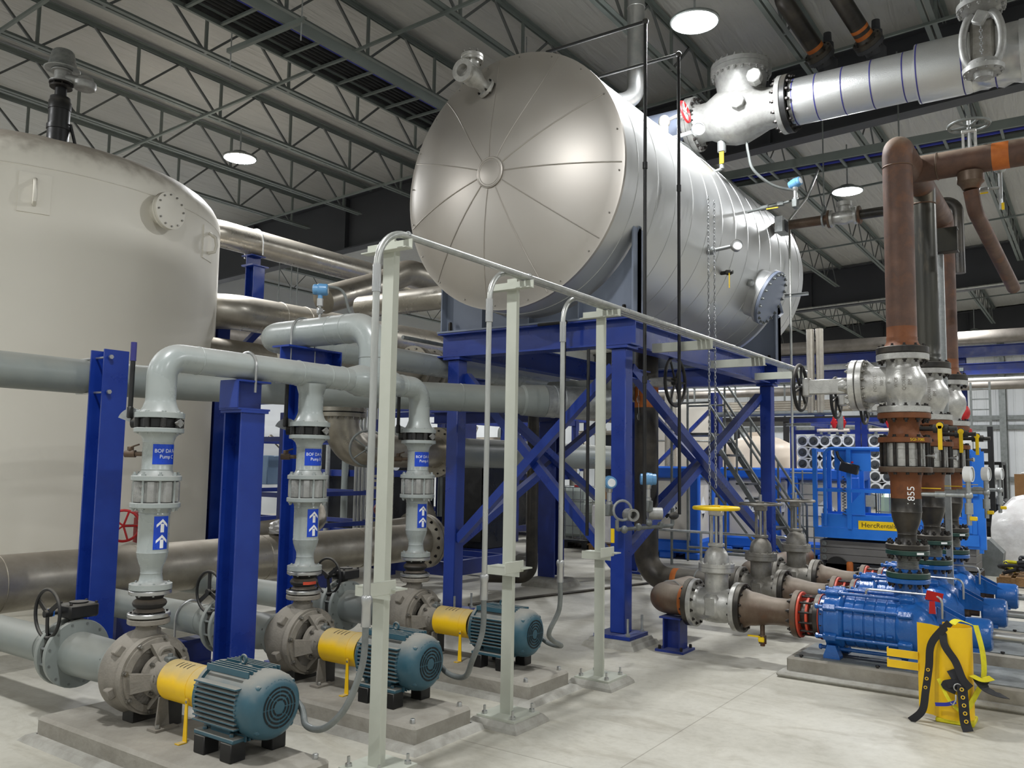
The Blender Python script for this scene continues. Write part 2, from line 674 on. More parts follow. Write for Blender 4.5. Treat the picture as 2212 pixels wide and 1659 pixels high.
def ceil_mat():
    """white vinyl insulation facing with soft creases running along the deck"""
    m = mat('insulation_facing', (174, 173, 168), .5, 0, c2=(182, 181, 176), sc=1.5)
    N, L = m.node_tree.nodes, m.node_tree.links
    b = N['Principled BSDF']
    tc = N.new('ShaderNodeTexCoord')
    mp = N.new('ShaderNodeMapping')
    mp.inputs['Scale'].default_value = (.35, 3.2, 1)
    mp.inputs['Rotation'].default_value = (0, 0, 1.35)
    L.new(tc.outputs['Object'], mp.inputs['Vector'])
    n = N.new('ShaderNodeTexNoise')
    n.inputs['Scale'].default_value = 2.2
    n.inputs['Detail'].default_value = 3
    n.inputs['Distortion'].default_value = .8
    L.new(mp.outputs['Vector'], n.inputs['Vector'])
    bp = N.new('ShaderNodeBump')
    bp.inputs['Strength'].default_value = .55
    bp.inputs['Distance'].default_value = .08
    L.new(n.outputs['Fac'], bp.inputs['Height'])
    L.new(bp.outputs['Normal'], b.inputs['Normal'])
    return m


M['ceiling'] = ceil_mat()


def panel_mat():
    m = mat('wall_panel', (208, 211, 213), .5, 0, c2=(214, 217, 218), sc=1)
    N, L = m.node_tree.nodes, m.node_tree.links
    b = N['Principled BSDF']
    tc = N.new('ShaderNodeTexCoord')
    w = N.new('ShaderNodeTexWave')
    w.bands_direction = 'Y'
    w.inputs['Scale'].default_value = 1.0
    w.inputs['Distortion'].default_value = 0
    L.new(tc.outputs['Object'], w.inputs['Vector'])
    rp = N.new('ShaderNodeValToRGB')
    rp.color_ramp.elements[0].position = .86
    rp.color_ramp.elements[1].position = .95
    L.new(w.outputs['Fac'], rp.inputs['Fac'])
    bp = N.new('ShaderNodeBump')
    bp.inputs['Strength'].default_value = .5
    bp.inputs['Distance'].default_value = .03
    L.new(rp.outputs['Color'], bp.inputs['Height'])
    L.new(bp.outputs['Normal'], b.inputs['Normal'])
    return m


M['wall'] = panel_mat()
M['lamp'] = mat('lamp_lens', (255, 255, 255), .4, emit=((246, 250, 255), 60.0))

# ---------------------------------------------------------------- camera
CAMH = 1.6
_p, _r, _y = R_(5.312), R_(.9396), R_(34.831)
_f = V((math.cos(_y) * math.cos(_p), math.sin(_y) * math.cos(_p), math.sin(_p)))
_rt = V((math.sin(_y), -math.cos(_y), 0))
_up = _rt.cross(_f)
_r2 = _rt * math.cos(_r) + _up * math.sin(_r)
_u2 = -_rt * math.sin(_r) + _up * math.cos(_r)
cd = bpy.data.cameras.new('camera')
cd.sensor_width, cd.lens = 36.0, 36.0 * 1825 / 2212
cd.clip_end = 200
cam = bpy.data.objects.new('camera', cd)
COL.objects.link(cam)
cam.matrix_world = Matrix(((_r2.x, _u2.x, -_f.x, 0), (_r2.y, _u2.y, -_f.y, 0), (_r2.z, _u2.z, -_f.z, CAMH), (0, 0, 0, 1)))
SC.camera = cam
SC.view_settings.view_transform = 'Standard'
SC.view_settings.look = 'None'
SC.view_settings.gamma = 1
SC.view_settings.exposure = 0.2
SC.view_settings.use_curve_mapping = False
w = bpy.data.worlds.new('world')
SC.world = w
w.use_nodes = True
w.node_tree.nodes['Background'].inputs['Color'].default_value = (.9, .95, 1, 1)
w.node_tree.nodes['Background'].inputs['Strength'].default_value = .02

# ---------------------------------------------------------------- room shell
X0, X1, Y0, Y1 = -7.0, 36.0, -9.0, 20.0


def deck(y):
    return 7.3 + .045 * (10.6 - y)


struct('floor', MB().box(((X0 + X1) / 2, (Y0 + Y1) / 2, -.15), (X1 - X0, Y1 - Y0, .3)), M['floor'])
mb = MB()
vs = [(x, y, deck(y) + dz) for dz in (0, .2) for (x, y) in ((X0, Y0), (X1, Y0), (X1, Y1), (X0, Y1))]
mb.add(vs, [(0, 3, 2, 1), (4, 5, 6, 7), (0, 1, 5, 4), (1, 2, 6, 5), (2, 3, 7, 6), (3, 0, 4, 7)])
struct('ceiling', mb, M['ceiling'])
struct('wall_far', MB().box((X1 + .1, (Y0 + Y1) / 2, 4.1), (.2, Y1 - Y0, 8.2)), M['wall'])
struct('wall_left', MB().box(((X0 + X1) / 2, Y1 + .1, 4.1), (X1 - X0, .2, 8.2)), M['wall'])
struct('wall_right', MB().box(((X0 + X1) / 2, Y0 - .1, 4.1), (X1 - X0, .2, 8.2)), M['wall'])
struct('wall_behind', MB().box((X0 - .1, (Y0 + Y1) / 2, 4.1), (.2, Y1 - Y0, 8.2)), M['wall'])

# roof girders (deep dark rigid frames, rising with the roof)
for gx, gl in ((12.4, 'dark grey deep roof girder passing behind the silver vessel'), (25.6, 'dark grey deep roof girder farther down the hall'), (35.7, 'dark roof girder against the far end wall')):
    mb = MB()
    a, b = (gx, Y0 + .05, deck(Y0) - .62), (gx, Y1 - .05, deck(Y1) - .62)
    mb.beam(a, b, 1.14, .26, .02, .03)
    g = thing('roof_girder', gl, 'girder', (gx, 6, 0))
    mb.build('girder_beam', M['girder_dark'], g, 0)
    for k in range(-2, 7):
        y = k * 3.0 + .9
        MB().box((gx - .07, y, deck(y) - .62), (.12, .02, 1.06)).build('stiffener', M['girder_dark'], g, 0)

ORD = ['first', 'second', 'third', 'fourth', 'fifth', 'sixth', 'seventh', 'eighth', 'ninth', 'tenth', 'eleventh', 'twelfth', 'thirteenth', 'fourteenth']


def joist(x0, x1, y, label, group, pan=1.33, full=True, px0=None):
    zt, zb = deck(y) - .05, deck(y) - .68
    j = thing('ceiling_joist', label, 'roof joist', (x0, y, 0), group)
    for nm, z, sgn in (('top_chord', zt, 1), ('bottom_chord', zb, -1)):
        mb = MB()
        xa, xb = (x0, x1) if sgn > 0 else (x0 + .25, x1 - .3)
        for s in (1, -1):
            mb.angle((xa, y + s * .014, z), (xb, y + s * .014, z), .058, .007, up=Z * -sgn, side=1 if s * sgn > 0 else -1)
        mb.build(nm, M['joist_grey'], j, 0)
    n = int((x1 - x0) / pan)
    st = px0 if px0 is not None else x0 + .5
    H = zt - zb
    if full:
        for k in range(n + 1):
            xv = st + k * pan
            if xv > x1 - .2 or xv < x0 + .2:
                continue
            put(j, 'web_post', ('wp', round(H, 2)), lambda b: b.box((0, 0, H / 2), (.034, .034, H)), M['joist_grey'], (xv, y, zb))
            for s in (-1, 1):
                if x0 + .2 < xv + s * pan / 2 < x1 - .1:
                    d = V((s * pan / 2, 0, H))
                    L_ = d.length
                    put(j, 'web_diagonal', ('wd', round(L_, 2)), lambda b: b.box((0, 0, L_ / 2), (.028, .028, L_)), M['joist_dark'], (xv + s * .012, y, zb + .01), d)
    else:
        mb = MB()
        pts = []
        k = 0
        xv = st
        while xv < x1 - .3:
            pts.append((xv, y, zb if k % 2 == 0 else zt))
            xv += pan / 2
            k += 1
        mb.tube(pts, .014, 6)
        mb.build('web', M['joist_dark'], j, 0)
    return j


JY = [13.66 - 1.52 * i for i in range(10)]
for i, y in enumerate(JY):
    joist(.3, 12.25, y, 'open-web roof joist above the nearest hall bay, %s counting from the beige tank' % ORD[i], 'roof joists of the nearest bay', px0=.85)
JY2 = [18.22 - 1.52 * i for i in range(13)]
for i, y in enumerate(JY2):
    if i in (2, 3):
        continue
    joist(12.55, 25.45, y, 'open-web roof joist between the two dark girders, %s from the hall wall' % ORD[i], 'roof joists between the girders', pan=1.2, full=False)
for i, y in enumerate(JY2[4:]):
    joist(25.75, 35.5, y, 'open-web roof joist beyond the second girder, %s from the hall wall' % ORD[i + 4], 'roof joists beyond the second girder', pan=1.1, full=False)

# bridging angles that tie the joists crosswise
for i, (bx, dz) in enumerate(((4.35, -.728), (7.2, -.728), (10.9, -.728), (16.5, -.728), (20.5, -.728), (29.5, -.728))):
    mb = MB()
    mb.angle((bx, -.3, deck(-.3) + dz), (bx, 14.5, deck(14.5) + dz), .035, .005)
    o = mb.build('ceiling_bridging_angle', M['joist_grey'], None, 0)
    tag(o, 'thin steel bridging angle tying the roof joists, %s from the camera end' % ORD[i], 'bridging', 'joist bridging')
# eave strut pipes under the girders
for i, (sx, z) in enumerate(((12.15, 7.15), (25.3, 6.6))):
    mb = MB().cyl((sx, -.5, z), (sx, 9.5, z - .4), .03, n=10)
    tag(mb.build('ceiling_conduit', M['conduit'], None), 'thin straight conduit clipped along the %s roof girder' % ('first' if i == 0 else 'second'), 'conduit')


# ---------------------------------------------------------------- high-bay lamps
def lamp_light(x, y, z, e):
    ld = bpy.data.lights.new('high_bay', 'AREA')
    ld.shape, ld.size, ld.energy = 'DISK', .40, e
    ld.color = (.97, .985, 1.0)
    lo = bpy.data.objects.new('high_bay_light', ld)
    COL.objects.link(lo)
    lo.location = (x, y, z)
    lo['kind'] = 'helper'
    return lo


LE = 165
for lx in (-4.6, 1.7, 7.85, 14.25, 20.6, 26.2, 31.3):
    for ly in (17.6, 10.57, 3.25, -4.0):
        lz = 6.15
        lamp_light(lx, ly, lz - .035, LE * (.75 if lx < 0 else 1))
for lx, ly, lb in ((7.85, 10.57, 'round high-bay lamp hanging above the beige tank'), (7.85, 3.25, 'round high-bay lamp glaring right above the silver vessel'),
                   (14.25, 3.25, 'round high-bay lamp hanging beyond the tall rusty riser pipes'), (31.3, 3.25, 'small far high-bay lamp low over the end of the hall')):
    lz = 6.15
    t = thing('pendant_lamp', lb, 'lamp', (lx, ly, lz), 'high-bay lamps')
    MB().lathe((lx, ly, lz - .02), Z, [(0, .235), (.01, .25), (.03, .25), (.045, .22), (.06, .12), (.1, .11), (.12, .05)], 32, cap0=False).build('housing', M['galv_dull'], t)
    MB().lathe((lx, ly, lz - .018), Z, [(-.012, .0), (-.008, .21), (0, .232)], 32, cap1=False).build('lens', M['lamp'], t)
    MB().cyl((lx, ly, lz + .11), (lx, ly, deck(ly) - .7), .012, n=8).build('stem', M['galv'], t)

# ================================================================ silver vessel on its blue frame
TY, TZ, TR = 4.57, 4.29, 1.24
TX0, TX1 = 6.45, 11.9
t = thing('deaerator_tank', 'big horizontal silver metal-clad vessel resting on the blue steel platform', 'tank', (9, TY, 2.95))
prof = [(0, TR - .015), (.0, TR)]
x = .28
while x < TX1 - TX0 - .1:
    prof += [(x, TR + .001), (x + .001, TR + .005), (x + .02, TR + .004), (x + .021, TR)]
    x += .415
prof += [(TX1 - TX0, TR), (TX1 - TX0, TR - .015)]
MB().lathe((TX0, TY, TZ), X, prof, 128, False, False).build('jacket', M['alum_jacket'], t, 30)


def dome_x(r):
    return TX0 - .295 * (1 - (r / TR) ** 2) - .004


MB().lathe((TX0, TY, TZ), X, [(dome_x(r) - TX0, r) for r in (0, .15, .3, .45, .6, .75, .9, 1.05, 1.15, TR - .01)] + [(-.004, TR + .012), (.03, TR + .012)], 96, cap1=False).build('head_cover', M['alum_head'], t, 30)
MB().lathe((TX1, TY, TZ), X, [(0, TR), (.1, TR * .93), (.2, TR * .74), (.27, TR * .45), (.3, 0)], 64, cap0=False).build('rear_head', M['alum_head'], t, 60)
for k in range(11):
    a = R_(84) + 2 * PI * k / 11
    bend = .05 if k in (0, 10, 1) else 0
    pts = []
    for i in range(13):
        r = .155 + (TR - .17) * i / 12
        aa = a + bend * math.sin(i / 12 * PI)
        pts.append((dome_x(r) - .002, TY + r * math.cos(aa), TZ + r * math.sin(aa)))
    MB().tube(pts, .0055, 6).build('head_seam', M['alum_head'], t)
mb = MB().lathe((dome_x(.14) - .012, TY, TZ), X, [(0, 0), (0, .13), (.004, .14), (.02, .14)], 40, cap1=False)
mb.ring((dome_x(.14) - .008, TY, TZ), X, .142, .009, 40, 8)
mb.ring((dome_x(.14) - .012, TY, TZ), X, .118, .004, 40, 6)
mb.build('hub_cap', M['alum_head'], t)
for k in range(20):
    a = 2 * PI * k / 20 + .1
    r = TR - .03
    head(t, (dome_x(r) - .001, TY + r * math.cos(a), TZ + r * math.sin(a)), -X, .008, .008, M['steel_bolt'], 'screw')
# saddles
for sx, nm in ((6.95, 'front'), (11.1, 'rear')):
    n = 28
    zt, zb = 3.81, 2.965
    ya, yb = 3.446, 2 * TY - 3.446
    rr = TR + .02
    a0 = math.atan2(zt - TZ, ya - TY)
    a1 = math.atan2(zt - TZ, yb - TY)
    arc = []
    for k in range(n + 1):
        a = (a0 + 2 * PI) % (2 * PI) + (((a1 + 2 * PI) % (2 * PI)) - ((a0 + 2 * PI) % (2 * PI))) * k / n
        arc.append((TY + rr * math.cos(a), TZ + rr * math.sin(a)))
    # plate as strips between the cradle arc and the base line
    mb = MB()
    pts = [(ya, zt)] + arc + [(yb, zt)]
    vs, fs = [], []
    for (yy, zz) in pts:
        for dx in (-.012, .012):
            vs += [V((sx + dx, yy, zz)), V((sx + dx, yy, zb))]
    for k in range(len(pts) - 1):
        a, b = 4 * k, 4 * k + 4
        fs += [(a, b, b + 1, a + 1), (a + 2, a + 3, b + 3, b + 2), (a, a + 2, b + 2, b)]
    mb.add(vs, fs)
    s = mb.build('saddle', M['saddle_grey'], t, 0)
    for yy in (ya, yb):
        MB().box((sx, yy, (zt + zb) / 2), (.2, .016, zt - zb)).build('saddle_flange', M['saddle_grey'], s, 0)
    for yy in (TY - .55, TY + .02, TY + .6):
        zz = TZ - math.sqrt(max(0, rr * rr - (yy - TY) ** 2))
        MB().box((sx, yy, (zb + zz) / 2), (.18, .014, zz - zb)).build('saddle_rib', M['saddle_grey'], s, 0)
    MB().box((sx, TY, zb - .006), (.22, yb - ya + .1, .018)).build('saddle_foot', M['saddle_grey'], s, 0)
    for yy in (ya + .1, yb - .1):
        head(s, (sx - .07, yy, zb), Z, .022, .1, M['bolt_dark'])
# man-way on the flank
mc, mn = V((10.3, TY - TR * math.cos(.44), TZ - TR * math.sin(.44))), V((0, -math.cos(.44), -math.sin(.44)))
mw = MB().lathe(mc - mn * .05, mn, [(0, .30), (.17, .30), (.17, .345), (.205, .345)], 40).build('manway_neck', M['alum_jacket'], t)
MB().lathe(mc + mn * .16, mn, [(0, .345), (.035, .345), (.04, .335)], 40).build('manway_cover', M['saddle_grey'], mw)
circ(mw, mc + mn * .17, mn, .315, 20, .02, .12, M['galv_dull'])
mb = MB().tube(route([mc + V((.42, .02, .25)) + mn * .1, mc + V((.42, 0, -.12)) + mn * .2, mc + V((.1, 0, -.2)) + mn * .25], .04), .018, 8)
mb.build('manway_davit', M['saddle_grey'], mw)
MB().ell(mc + V((-.4, -.05, .05)), (.045, .045, .045)).build('manway_boss', M['galv'], mw)
# nameplate bracket on the flank
a = .05
pc = V((10.75, TY - (TR + .06) * math.cos(a), TZ + TR * math.sin(a) + .35))
MB().box(pc, (.26, .1, .2)).build('nameplate_bracket', M['galv'], t, 0)
MB().box(pc + V((0.02, -.055, 0)), (.12, .01, .14)).build('nameplate', M['girder_dark'], t, 0)
# fine insulation nozzle humps on the crown
mb = MB().cyl((7.55, TY - .02, TZ + TR - .03), (7.55, TY - .02, TZ + TR + .18), .06, n=16)
mb.cyl((7.55, TY - .02, TZ + TR + .18), (7.55, TY - .02, TZ + TR + .34), .022, n=10)
mb.build('vent_nozzle', M['galv'], t)
mb = MB().tube(route([(8.0, TY, TZ + TR - .02), (8.0, TY, TZ + TR + .35), (8.3, TY - .05, TZ + TR + .35)], .05), .035, 10)
mb.build('vent_elbow', M['black_iron'], t)

# gauges and small valves on the flank
def wall_pt(x, dz):
    return V((x, TY - math.sqrt(TR * TR - dz * dz), TZ + dz))


p = wall_pt(8.55, -.38)
g = thing('pressure_gauge', 'round white dial gauge on a stem sticking out of the silver vessel flank', 'gauge', p)
MB().cyl(p + V((0, -.0, 0)), p + V((-.0, -.06, 0)), .045, n=14).cyl(p + V((0, -.05, 0)), p + V((.0, -.3, .02)), .02, n=10).build('stem', M['galv'], g)
gd = V((-.75, -.6, .1)).normalized()
MB().lathe(p + V((0, -.31, .02)) - gd * .02, gd, [(0, .05), (0, .065), (.05, .065), (.05, .055)], 28, cap1=False).build('case', M['zinc'], g)
MB().lathe(p + V((0, -.31, .02)) + gd * .02, gd, [(0, .056), (.004, 0)], 28, cap0=False).build('dial', M['gauge_face'], g)
p = wall_pt(9.05, -.52)
g = thing('ball_valve', 'small dark ball valve with yellow lever on the silver vessel flank', 'valve', p)
MB().cyl(p, p + V((0, -.14, 0)), .022, n=10).box(p + V((0, -.09, 0)), (.06, .06, .055), ch=.008).build('body', M['black_iron'], g)
MB().box(p + V((-.03, -.11, -.1)), (.02, .006, .17)).build('lever', M['yellow'], g, 0)

# valve bolted to the front head near its top
p = V((6.30, 4.73, 5.19))
v = thing('head_relief_valve', 'silver flanged relief valve with open port on top of the round vessel front', 'valve', p)
dv = V((-.72, .25, .34)).normalized()
MB().lathe(p, dv, [(-.12, .05), (0, .05), (0, .1), (.03, .1), (.03, .055), (.09, .06), (.16, .095), (.24, .1), (.3, .085)], 28).build('body', M['valve_silver'], v)
MB().lathe(p + dv * .2 + V((0, 0, .06)), Z, [(0, .07), (.08, .075), (.08, .108), (.105, .108), (.105, .1), (.115, .108), (.14, .108), (.15, .09)], 28).build('bonnet', M['valve_silver'], v)
po = V((-.85, -.05, -.05)).normalized()
mb = MB().lathe(p + dv * .2, po, [(0, .07), (.14, .07), (.14, .11), (.165, .11), (.165, .06), (.06, .055), (.06, 0)], 28, cap0=False)
mb.build('outlet_flange', M['valve_silver'], v)
circ(v, p + dv * .2 + V((0, 0, .18)), Z, .092, 8, .011, .11, M['steel_bolt'])
circ(v, p + dv * .015, dv, .083, 4, .014, .07, M['bolt_dark'])

# exhaust stack of bright sheet metal rising from the crown
s = thing('exhaust_pipe', 'bright vertical vent pipe sweeping up from the crown of the silver vessel', 'pipe', (8.3, 4.35, 5.5))
MB().tube(route([(7.62, 4.6, 5.5), (8.35, 4.3, 5.72), (8.5, 4.24, 5.85), (8.5, 4.24, 7.5)], .5, 10), .1, 24).build('stack', M['zinc'], s)
MB().ring((8.5, 4.24, 6.9), Z, .101, .006).build('seam_ring', M['zinc'], s)
v = thing('chain_wheel_valve', 'small valve with red rimmed handwheel on the crown of the silver vessel', 'valve', (8.75, 4.0, 5.45))
MB().cyl((8.75, 4.0, 5.37), (8.75, 4.0, 5.55), .05, n=14).ell((8.75, 4.0, 5.56), (.07, .07, .08)).build('body', M['valve_silver'], v)
MB().cyl((8.75, 4.0, 5.56), (8.75, 3.74, 5.62), .02, n=10).build('stem', M['valve_silver'], v)
MB().ring((8.75, 3.74, 5.62), (0, -1, .2), .12, .014).build('wheel', M['red'], v)
mb = MB()
for k in range(3):
    a = PI * k / 3
    mb.cyl(V((8.75, 3.74, 5.62)) + V((math.cos(a), 0, math.sin(a))) * .12, V((8.75, 3.74, 5.62)) - V((math.cos(a), 0, math.sin(a))) * .12, .008, n=6)
mb.build('spoke', M['galv'], v)
c = thing('flexible_conduit', 'ribbed metal flexible conduit lying along the crown of the silver vessel', 'conduit', (9.6, 3.9, 5.4))
pts = [V((8.9 + i * .012, 3.93 - .05 * math.sin(i * .04), TZ + math.sqrt(TR * TR - .64 ** 2) + .02)) for i in range(120)]
MB().tube(pts, [.024 + .004 * (i % 2) for i in range(120)], 8).build('sheath', M['galv'], c, 0)

# ---------------------------------------------------------------- blue platform frame
fr = thing('steel_platform', 'dark blue braced steel platform carrying the silver vessel', 'platform', (9, TY, 0))
YN, YF = 3.6, 5.54
for cx in (6.95, 11.1):
    for cy in (YN, YF):
        k = MB().box((cx, cy, 1.38), (.148, .148, 2.56), ch=.008).build('column', M['blue_steel'], fr)
        MB().box((cx, cy, .085), (.36, .36, .03)).build('base_plate', M['blue_steel'], k, 0)
        MB().box((cx, cy, 2.675), (.22, .22, .025)).build('cap_plate', M['blue_steel'], k, 0)
        for sx in (-1, 1):
            for sy in (-1, 1):
                def mk(b):
                    b.cyl((0, 0, 0), (0, 0, .15), .011, n=8).lathe((0, 0, 0), Z, [(0, .022), (.022, .022)], 6)
                put(k, 'anchor_bolt', 'anchor', mk, M['galv'], (cx + sx * .14, cy + sy * .14, .1))
for cx in (6.95, 11.1):
    MB().beam((cx, YN - .14, 2.82), (cx, YF + .2, 2.82), .255, .2, .012, .016).build('cross_beam', M['blue_steel'], fr, 0)
for cy in (YN, YF):
    MB().beam((7.06, cy, 2.82), (10.99, cy, 2.82), .255, .16, .012, .016).build('side_beam', M['blue_steel'], fr, 0)
    MB().beam((7.06, cy, 2.45), (7.45, cy, 2.45), .1, .1, .01, .012).build('gusset_beam', M['blue_steel'], fr, 0)
for cx in (6.95, 11.1):
    MB().bar((cx - .01, YN + .08, 2.5), (cx - .01, YF - .07, .8), .085, .085).build('brace', M['blue_steel'], fr, 0)
    MB().bar((cx + .075, YF - .07, 2.5), (cx + .075, YN + .08, .66), .085, .085).build('brace', M['blue_steel'], fr, 0)
for cy in (YN, YF):
    MB().bar((7.06, cy - .02, 2.5), (10.99, cy - .02, .68), .085, .085).build('brace', M['blue_steel'], fr, 0)
    MB().bar((7.06, cy + .075, .72), (10.99, cy + .075, 2.52), .085, .085).build('brace', M['blue_steel'], fr, 0)
for i, (cx, cy, lb) in enumerate(((6.95, YN, 'grout pad under the nearest blue column of the vessel frame'), (6.95, YF, 'grout pad behind the third pump under a blue vessel column'),
                       (11.1, YN, 'grout pad under the blue vessel column behind the gate valves'), (11.1, YF, 'grout pad under the farthest blue vessel column'))):
    o = MB().lathe((cx, cy, 0), Z, [(0, .36), (.035, .33), (.04, .3), (.068, .285)], 4).build('grout_pad', M['grout'], None, 0)
    for vtx in o.data.vertices:
        x0, y0 = vtx.co.x, vtx.co.y
        vtx.co.x, vtx.co.y = (x0 - y0) * .72, (x0 + y0) * .72
    tag(o, lb, 'grout pad', 'grout pads')

# lower sag valve with black handwheel under the vessel
v = thing('gate_valve', 'flanged grey gate valve with dark handwheel lying under the silver vessel', 'valve', (8.1, 4.1, 2.55))
MB().cyl((8.1, 5.1, 2.42), (8.1, 4.28, 2.42), .1, n=24).build('pipe_stub', M['grey_pipe'], v)
mb = MB()
for y in (4.28, 4.21, 4.06):
    mb.lathe((8.1, y, 2.42), -Y, [(0, .16), (.035, .16)], 28)
mb.build('flange', M['cast_silver'], v)
MB().lathe((8.1, 4.28, 2.42), -Y, [(0, .1), (.1, .12), (.25, .11)], 24).build('body', M['cast_silver'], v)
MB().box((8.1, 3.82, 2.46), (.1, .42, .1), ch=.015).build('yoke', M['valve_silver'], v)
hw = V((8.1, 3.58, 2.46))
MB().ring(hw, Y, .25, .018, 36).build('handwheel', M['black'], v)
mb = MB().ell(hw, (.045, .05, .045), 12, 8)
for k in range(6):
    a = 2 * PI * k / 6
    mb.cyl(hw, hw + V((math.cos(a), 0, math.sin(a))) * .245, .012, n=6)
mb.build('spoke', M['black'], v)
for i, (dx, dz) in enumerate(((-.1, -.12), (-.09, -.3))):
    MB().cyl((8.1 + dx, 3.95, 2.4 + dz), (8.1 + dx, 3.945, 2.4 + dz), .04, n=18).build('tag_disc', M['zinc'], v)
MB().tube([(8.0, 3.95, 2.45), (8.0, 3.95, 2.3), (8.01, 3.95, 2.1)], .003, 5).build('tag_wire', M['zinc'], v)

# ---------------------------------------------------------------- conduit stands
CX = [3.25, 4.40, 5.58]
VX = [3.03, 4.045, 4.97]
CYS = [2.945, 2.99, 3.035]
CZ = 2.775
for i in range(3):
    px, py = CX[i], 3.07
    who = ('nearest the camera', 'second in the row', 'third, beside the blue vessel column')[i]
    s = thing('conduit_stand', 'slim pale grey steel post carrying conduits, ' + who, 'post', (px, py, 0), 'conduit posts')
    mb = MB().box((px, py, 1.42), (.012, .076, 2.72))
    mb.box((px + .04, py, 1.42), (.07, .01, 2.72))
    mb.build('post', M['post_grey'], s, 0)
    pl = MB().box((px + .03, py, .055), (.28, .28, .014)).build('base_plate', M['post_grey'], s, 0)
    for sx in (-1, 1):
        for sy in (-1, 1):
            def mk(b):
                b.cyl((0, 0, 0), (0, 0, .05), .008, n=8).lathe((0, 0, 0), Z, [(0, .018), (.016, .018)], 6)
            put(pl, 'anchor_bolt', 'anchor2', mk, M['zinc'], (px + .03 + sx * .105, py + sy * .105, .062))
    a = MB()
    a.angle((px - .008, py + .15, CZ - .075), (px - .008, 2.9, CZ - .075), .055, .006, up=Z, side=1)
    a.build('top_arm', M['post_grey'], s, 0)
    b_ = MB().box((px - .01, py - .03, .955), (.09, .26, .008))
    b_.box((px - .05, py - .0, .93), (.007, .24, .055))
    b_.box((px - .12, py - .13, .97), (.2, .007, .07), ch=.003)
    b_.build('low_arm', M['post_grey'], s, 0)
    gp = MB().lathe((px + .03, py, 0), Z, [(0, .26), (.02, .25), (.048, .215)], 4).build('grout_pad', M['grout'], None, 0)
    for vtx in gp.data.vertices:
        x0, y0 = vtx.co.x, vtx.co.y
        vtx.co.x, vtx.co.y = (x0 - y0) * .72, (x0 + y0) * .72
    tag(gp, 'low grout pad under the conduit post ' + who, 'grout pad', 'grout pads')
    # conduit
    cy = CYS[i]
    cd_ = thing('conduit', 'galvanised rigid conduit rising from the %s pump motor and running along the posts' % ('first', 'second', 'third')[i], 'conduit', (VX[i], cy, .8), 'pump motor conduits')
    pts = route([(VX[i], cy, .93), (VX[i], cy, CZ), (10.6, cy, CZ)], .2, 10)
    MB().tube(pts, .0185 if i == 0 else .0165, 14).build('tube', M['conduit'], cd_)
    MB().cyl((VX[i], cy, 2.44), (VX[i], cy, 2.58), .0225, n=16).build('coupling', M['zinc'], cd_)
    for xx in ([6.2, 8.0] if i == 0 else [6.6]):
        MB().cyl((xx, cy, CZ), (xx + .09, cy, CZ), .021, n=14).build('coupling', M['zinc'], cd_)
    MB().lathe((VX[i], cy, .80), Z, [(0, .02), (0, .024), (.1, .022), (.12, .027), (.14, .027), (.15, .02)], 16).build('fitting', M['zinc'], cd_)
    for q in (i, i + 1):
        if q < 3:
            mb = MB()
            mb.tube([(CX[q], cy + .024 * math.cos(a), CZ + .024 * math.sin(a)) for a in [PI * k / 8 for k in range(9)]], .004, 6)
            mb.build('strap', M['zinc'], cd_)
# flexible whips to the motors
FLX = [[(3.03, 2.945, .8), (3.02, 2.95, .62), (2.99, 3.02, .42), (2.98, 3.15, .3), (3.0, 3.3, .28), (3.05, 3.4, .34), (3.06, 3.55, .42)]]
for i in range(1, 3):
    dx = (VX[i] - .0)
    x0 = 2.875 + 1.145 * i
    FLX.append([(VX[i], CYS[i], .8), (VX[i], CYS[i] + .005, .62), (VX[i] + .0 - .02 * i, CYS[i] + .06, .45), (x0 + .16 - .03 * i, 3.2, .31), (x0 + .16, 3.35, .3), (x0 + .185, 3.48, .36), (x0 + .185, 3.6, .43)])


def smooth_path(P, n=8):
    P = [V(p) for p in P]
    out = []
    for i in range(len(P) - 1):
        p0, p1, p2, p3 = P[max(0, i - 1)], P[i], P[i + 1], P[min(len(P) - 1, i + 2)]
        for k in range(n):
            s = k / n
            out.append(.5 * ((2 * p1) + (p2 - p0) * s + (2 * p0 - 5 * p1 + 4 * p2 - p3) * s * s + (3 * p1 - p0 - 3 * p2 + p3) * s ** 3))
    out.append(P[-1])
    return out


for i in range(3):
    o = MB().tube(smooth_path(FLX[i], 8), .0165, 12).build('flexible_conduit', M['galv_dull'], None)
    tag(o, 'grey flexible conduit looping from the %s conduit post down to its teal motor' % ('nearest', 'second', 'third')[i], 'conduit', 'flexible motor conduits')
# outrigger arms that hold the conduits along the vessel frame
for k, ax in enumerate((7.4, 8.89, 10.35)):
    mb = MB()
    mb.channel((ax, 3.51, 2.72), (ax, 2.9, 2.72), .085, .045, .007, side=-1)
    tag(mb.build('conduit_bracket', M['post_grey'], None, 0), 'pale grey bracket arm under the three conduits, %s from the blue vessel column' % ('first', 'second', 'third')[k], 'bracket', 'conduit bracket arms')

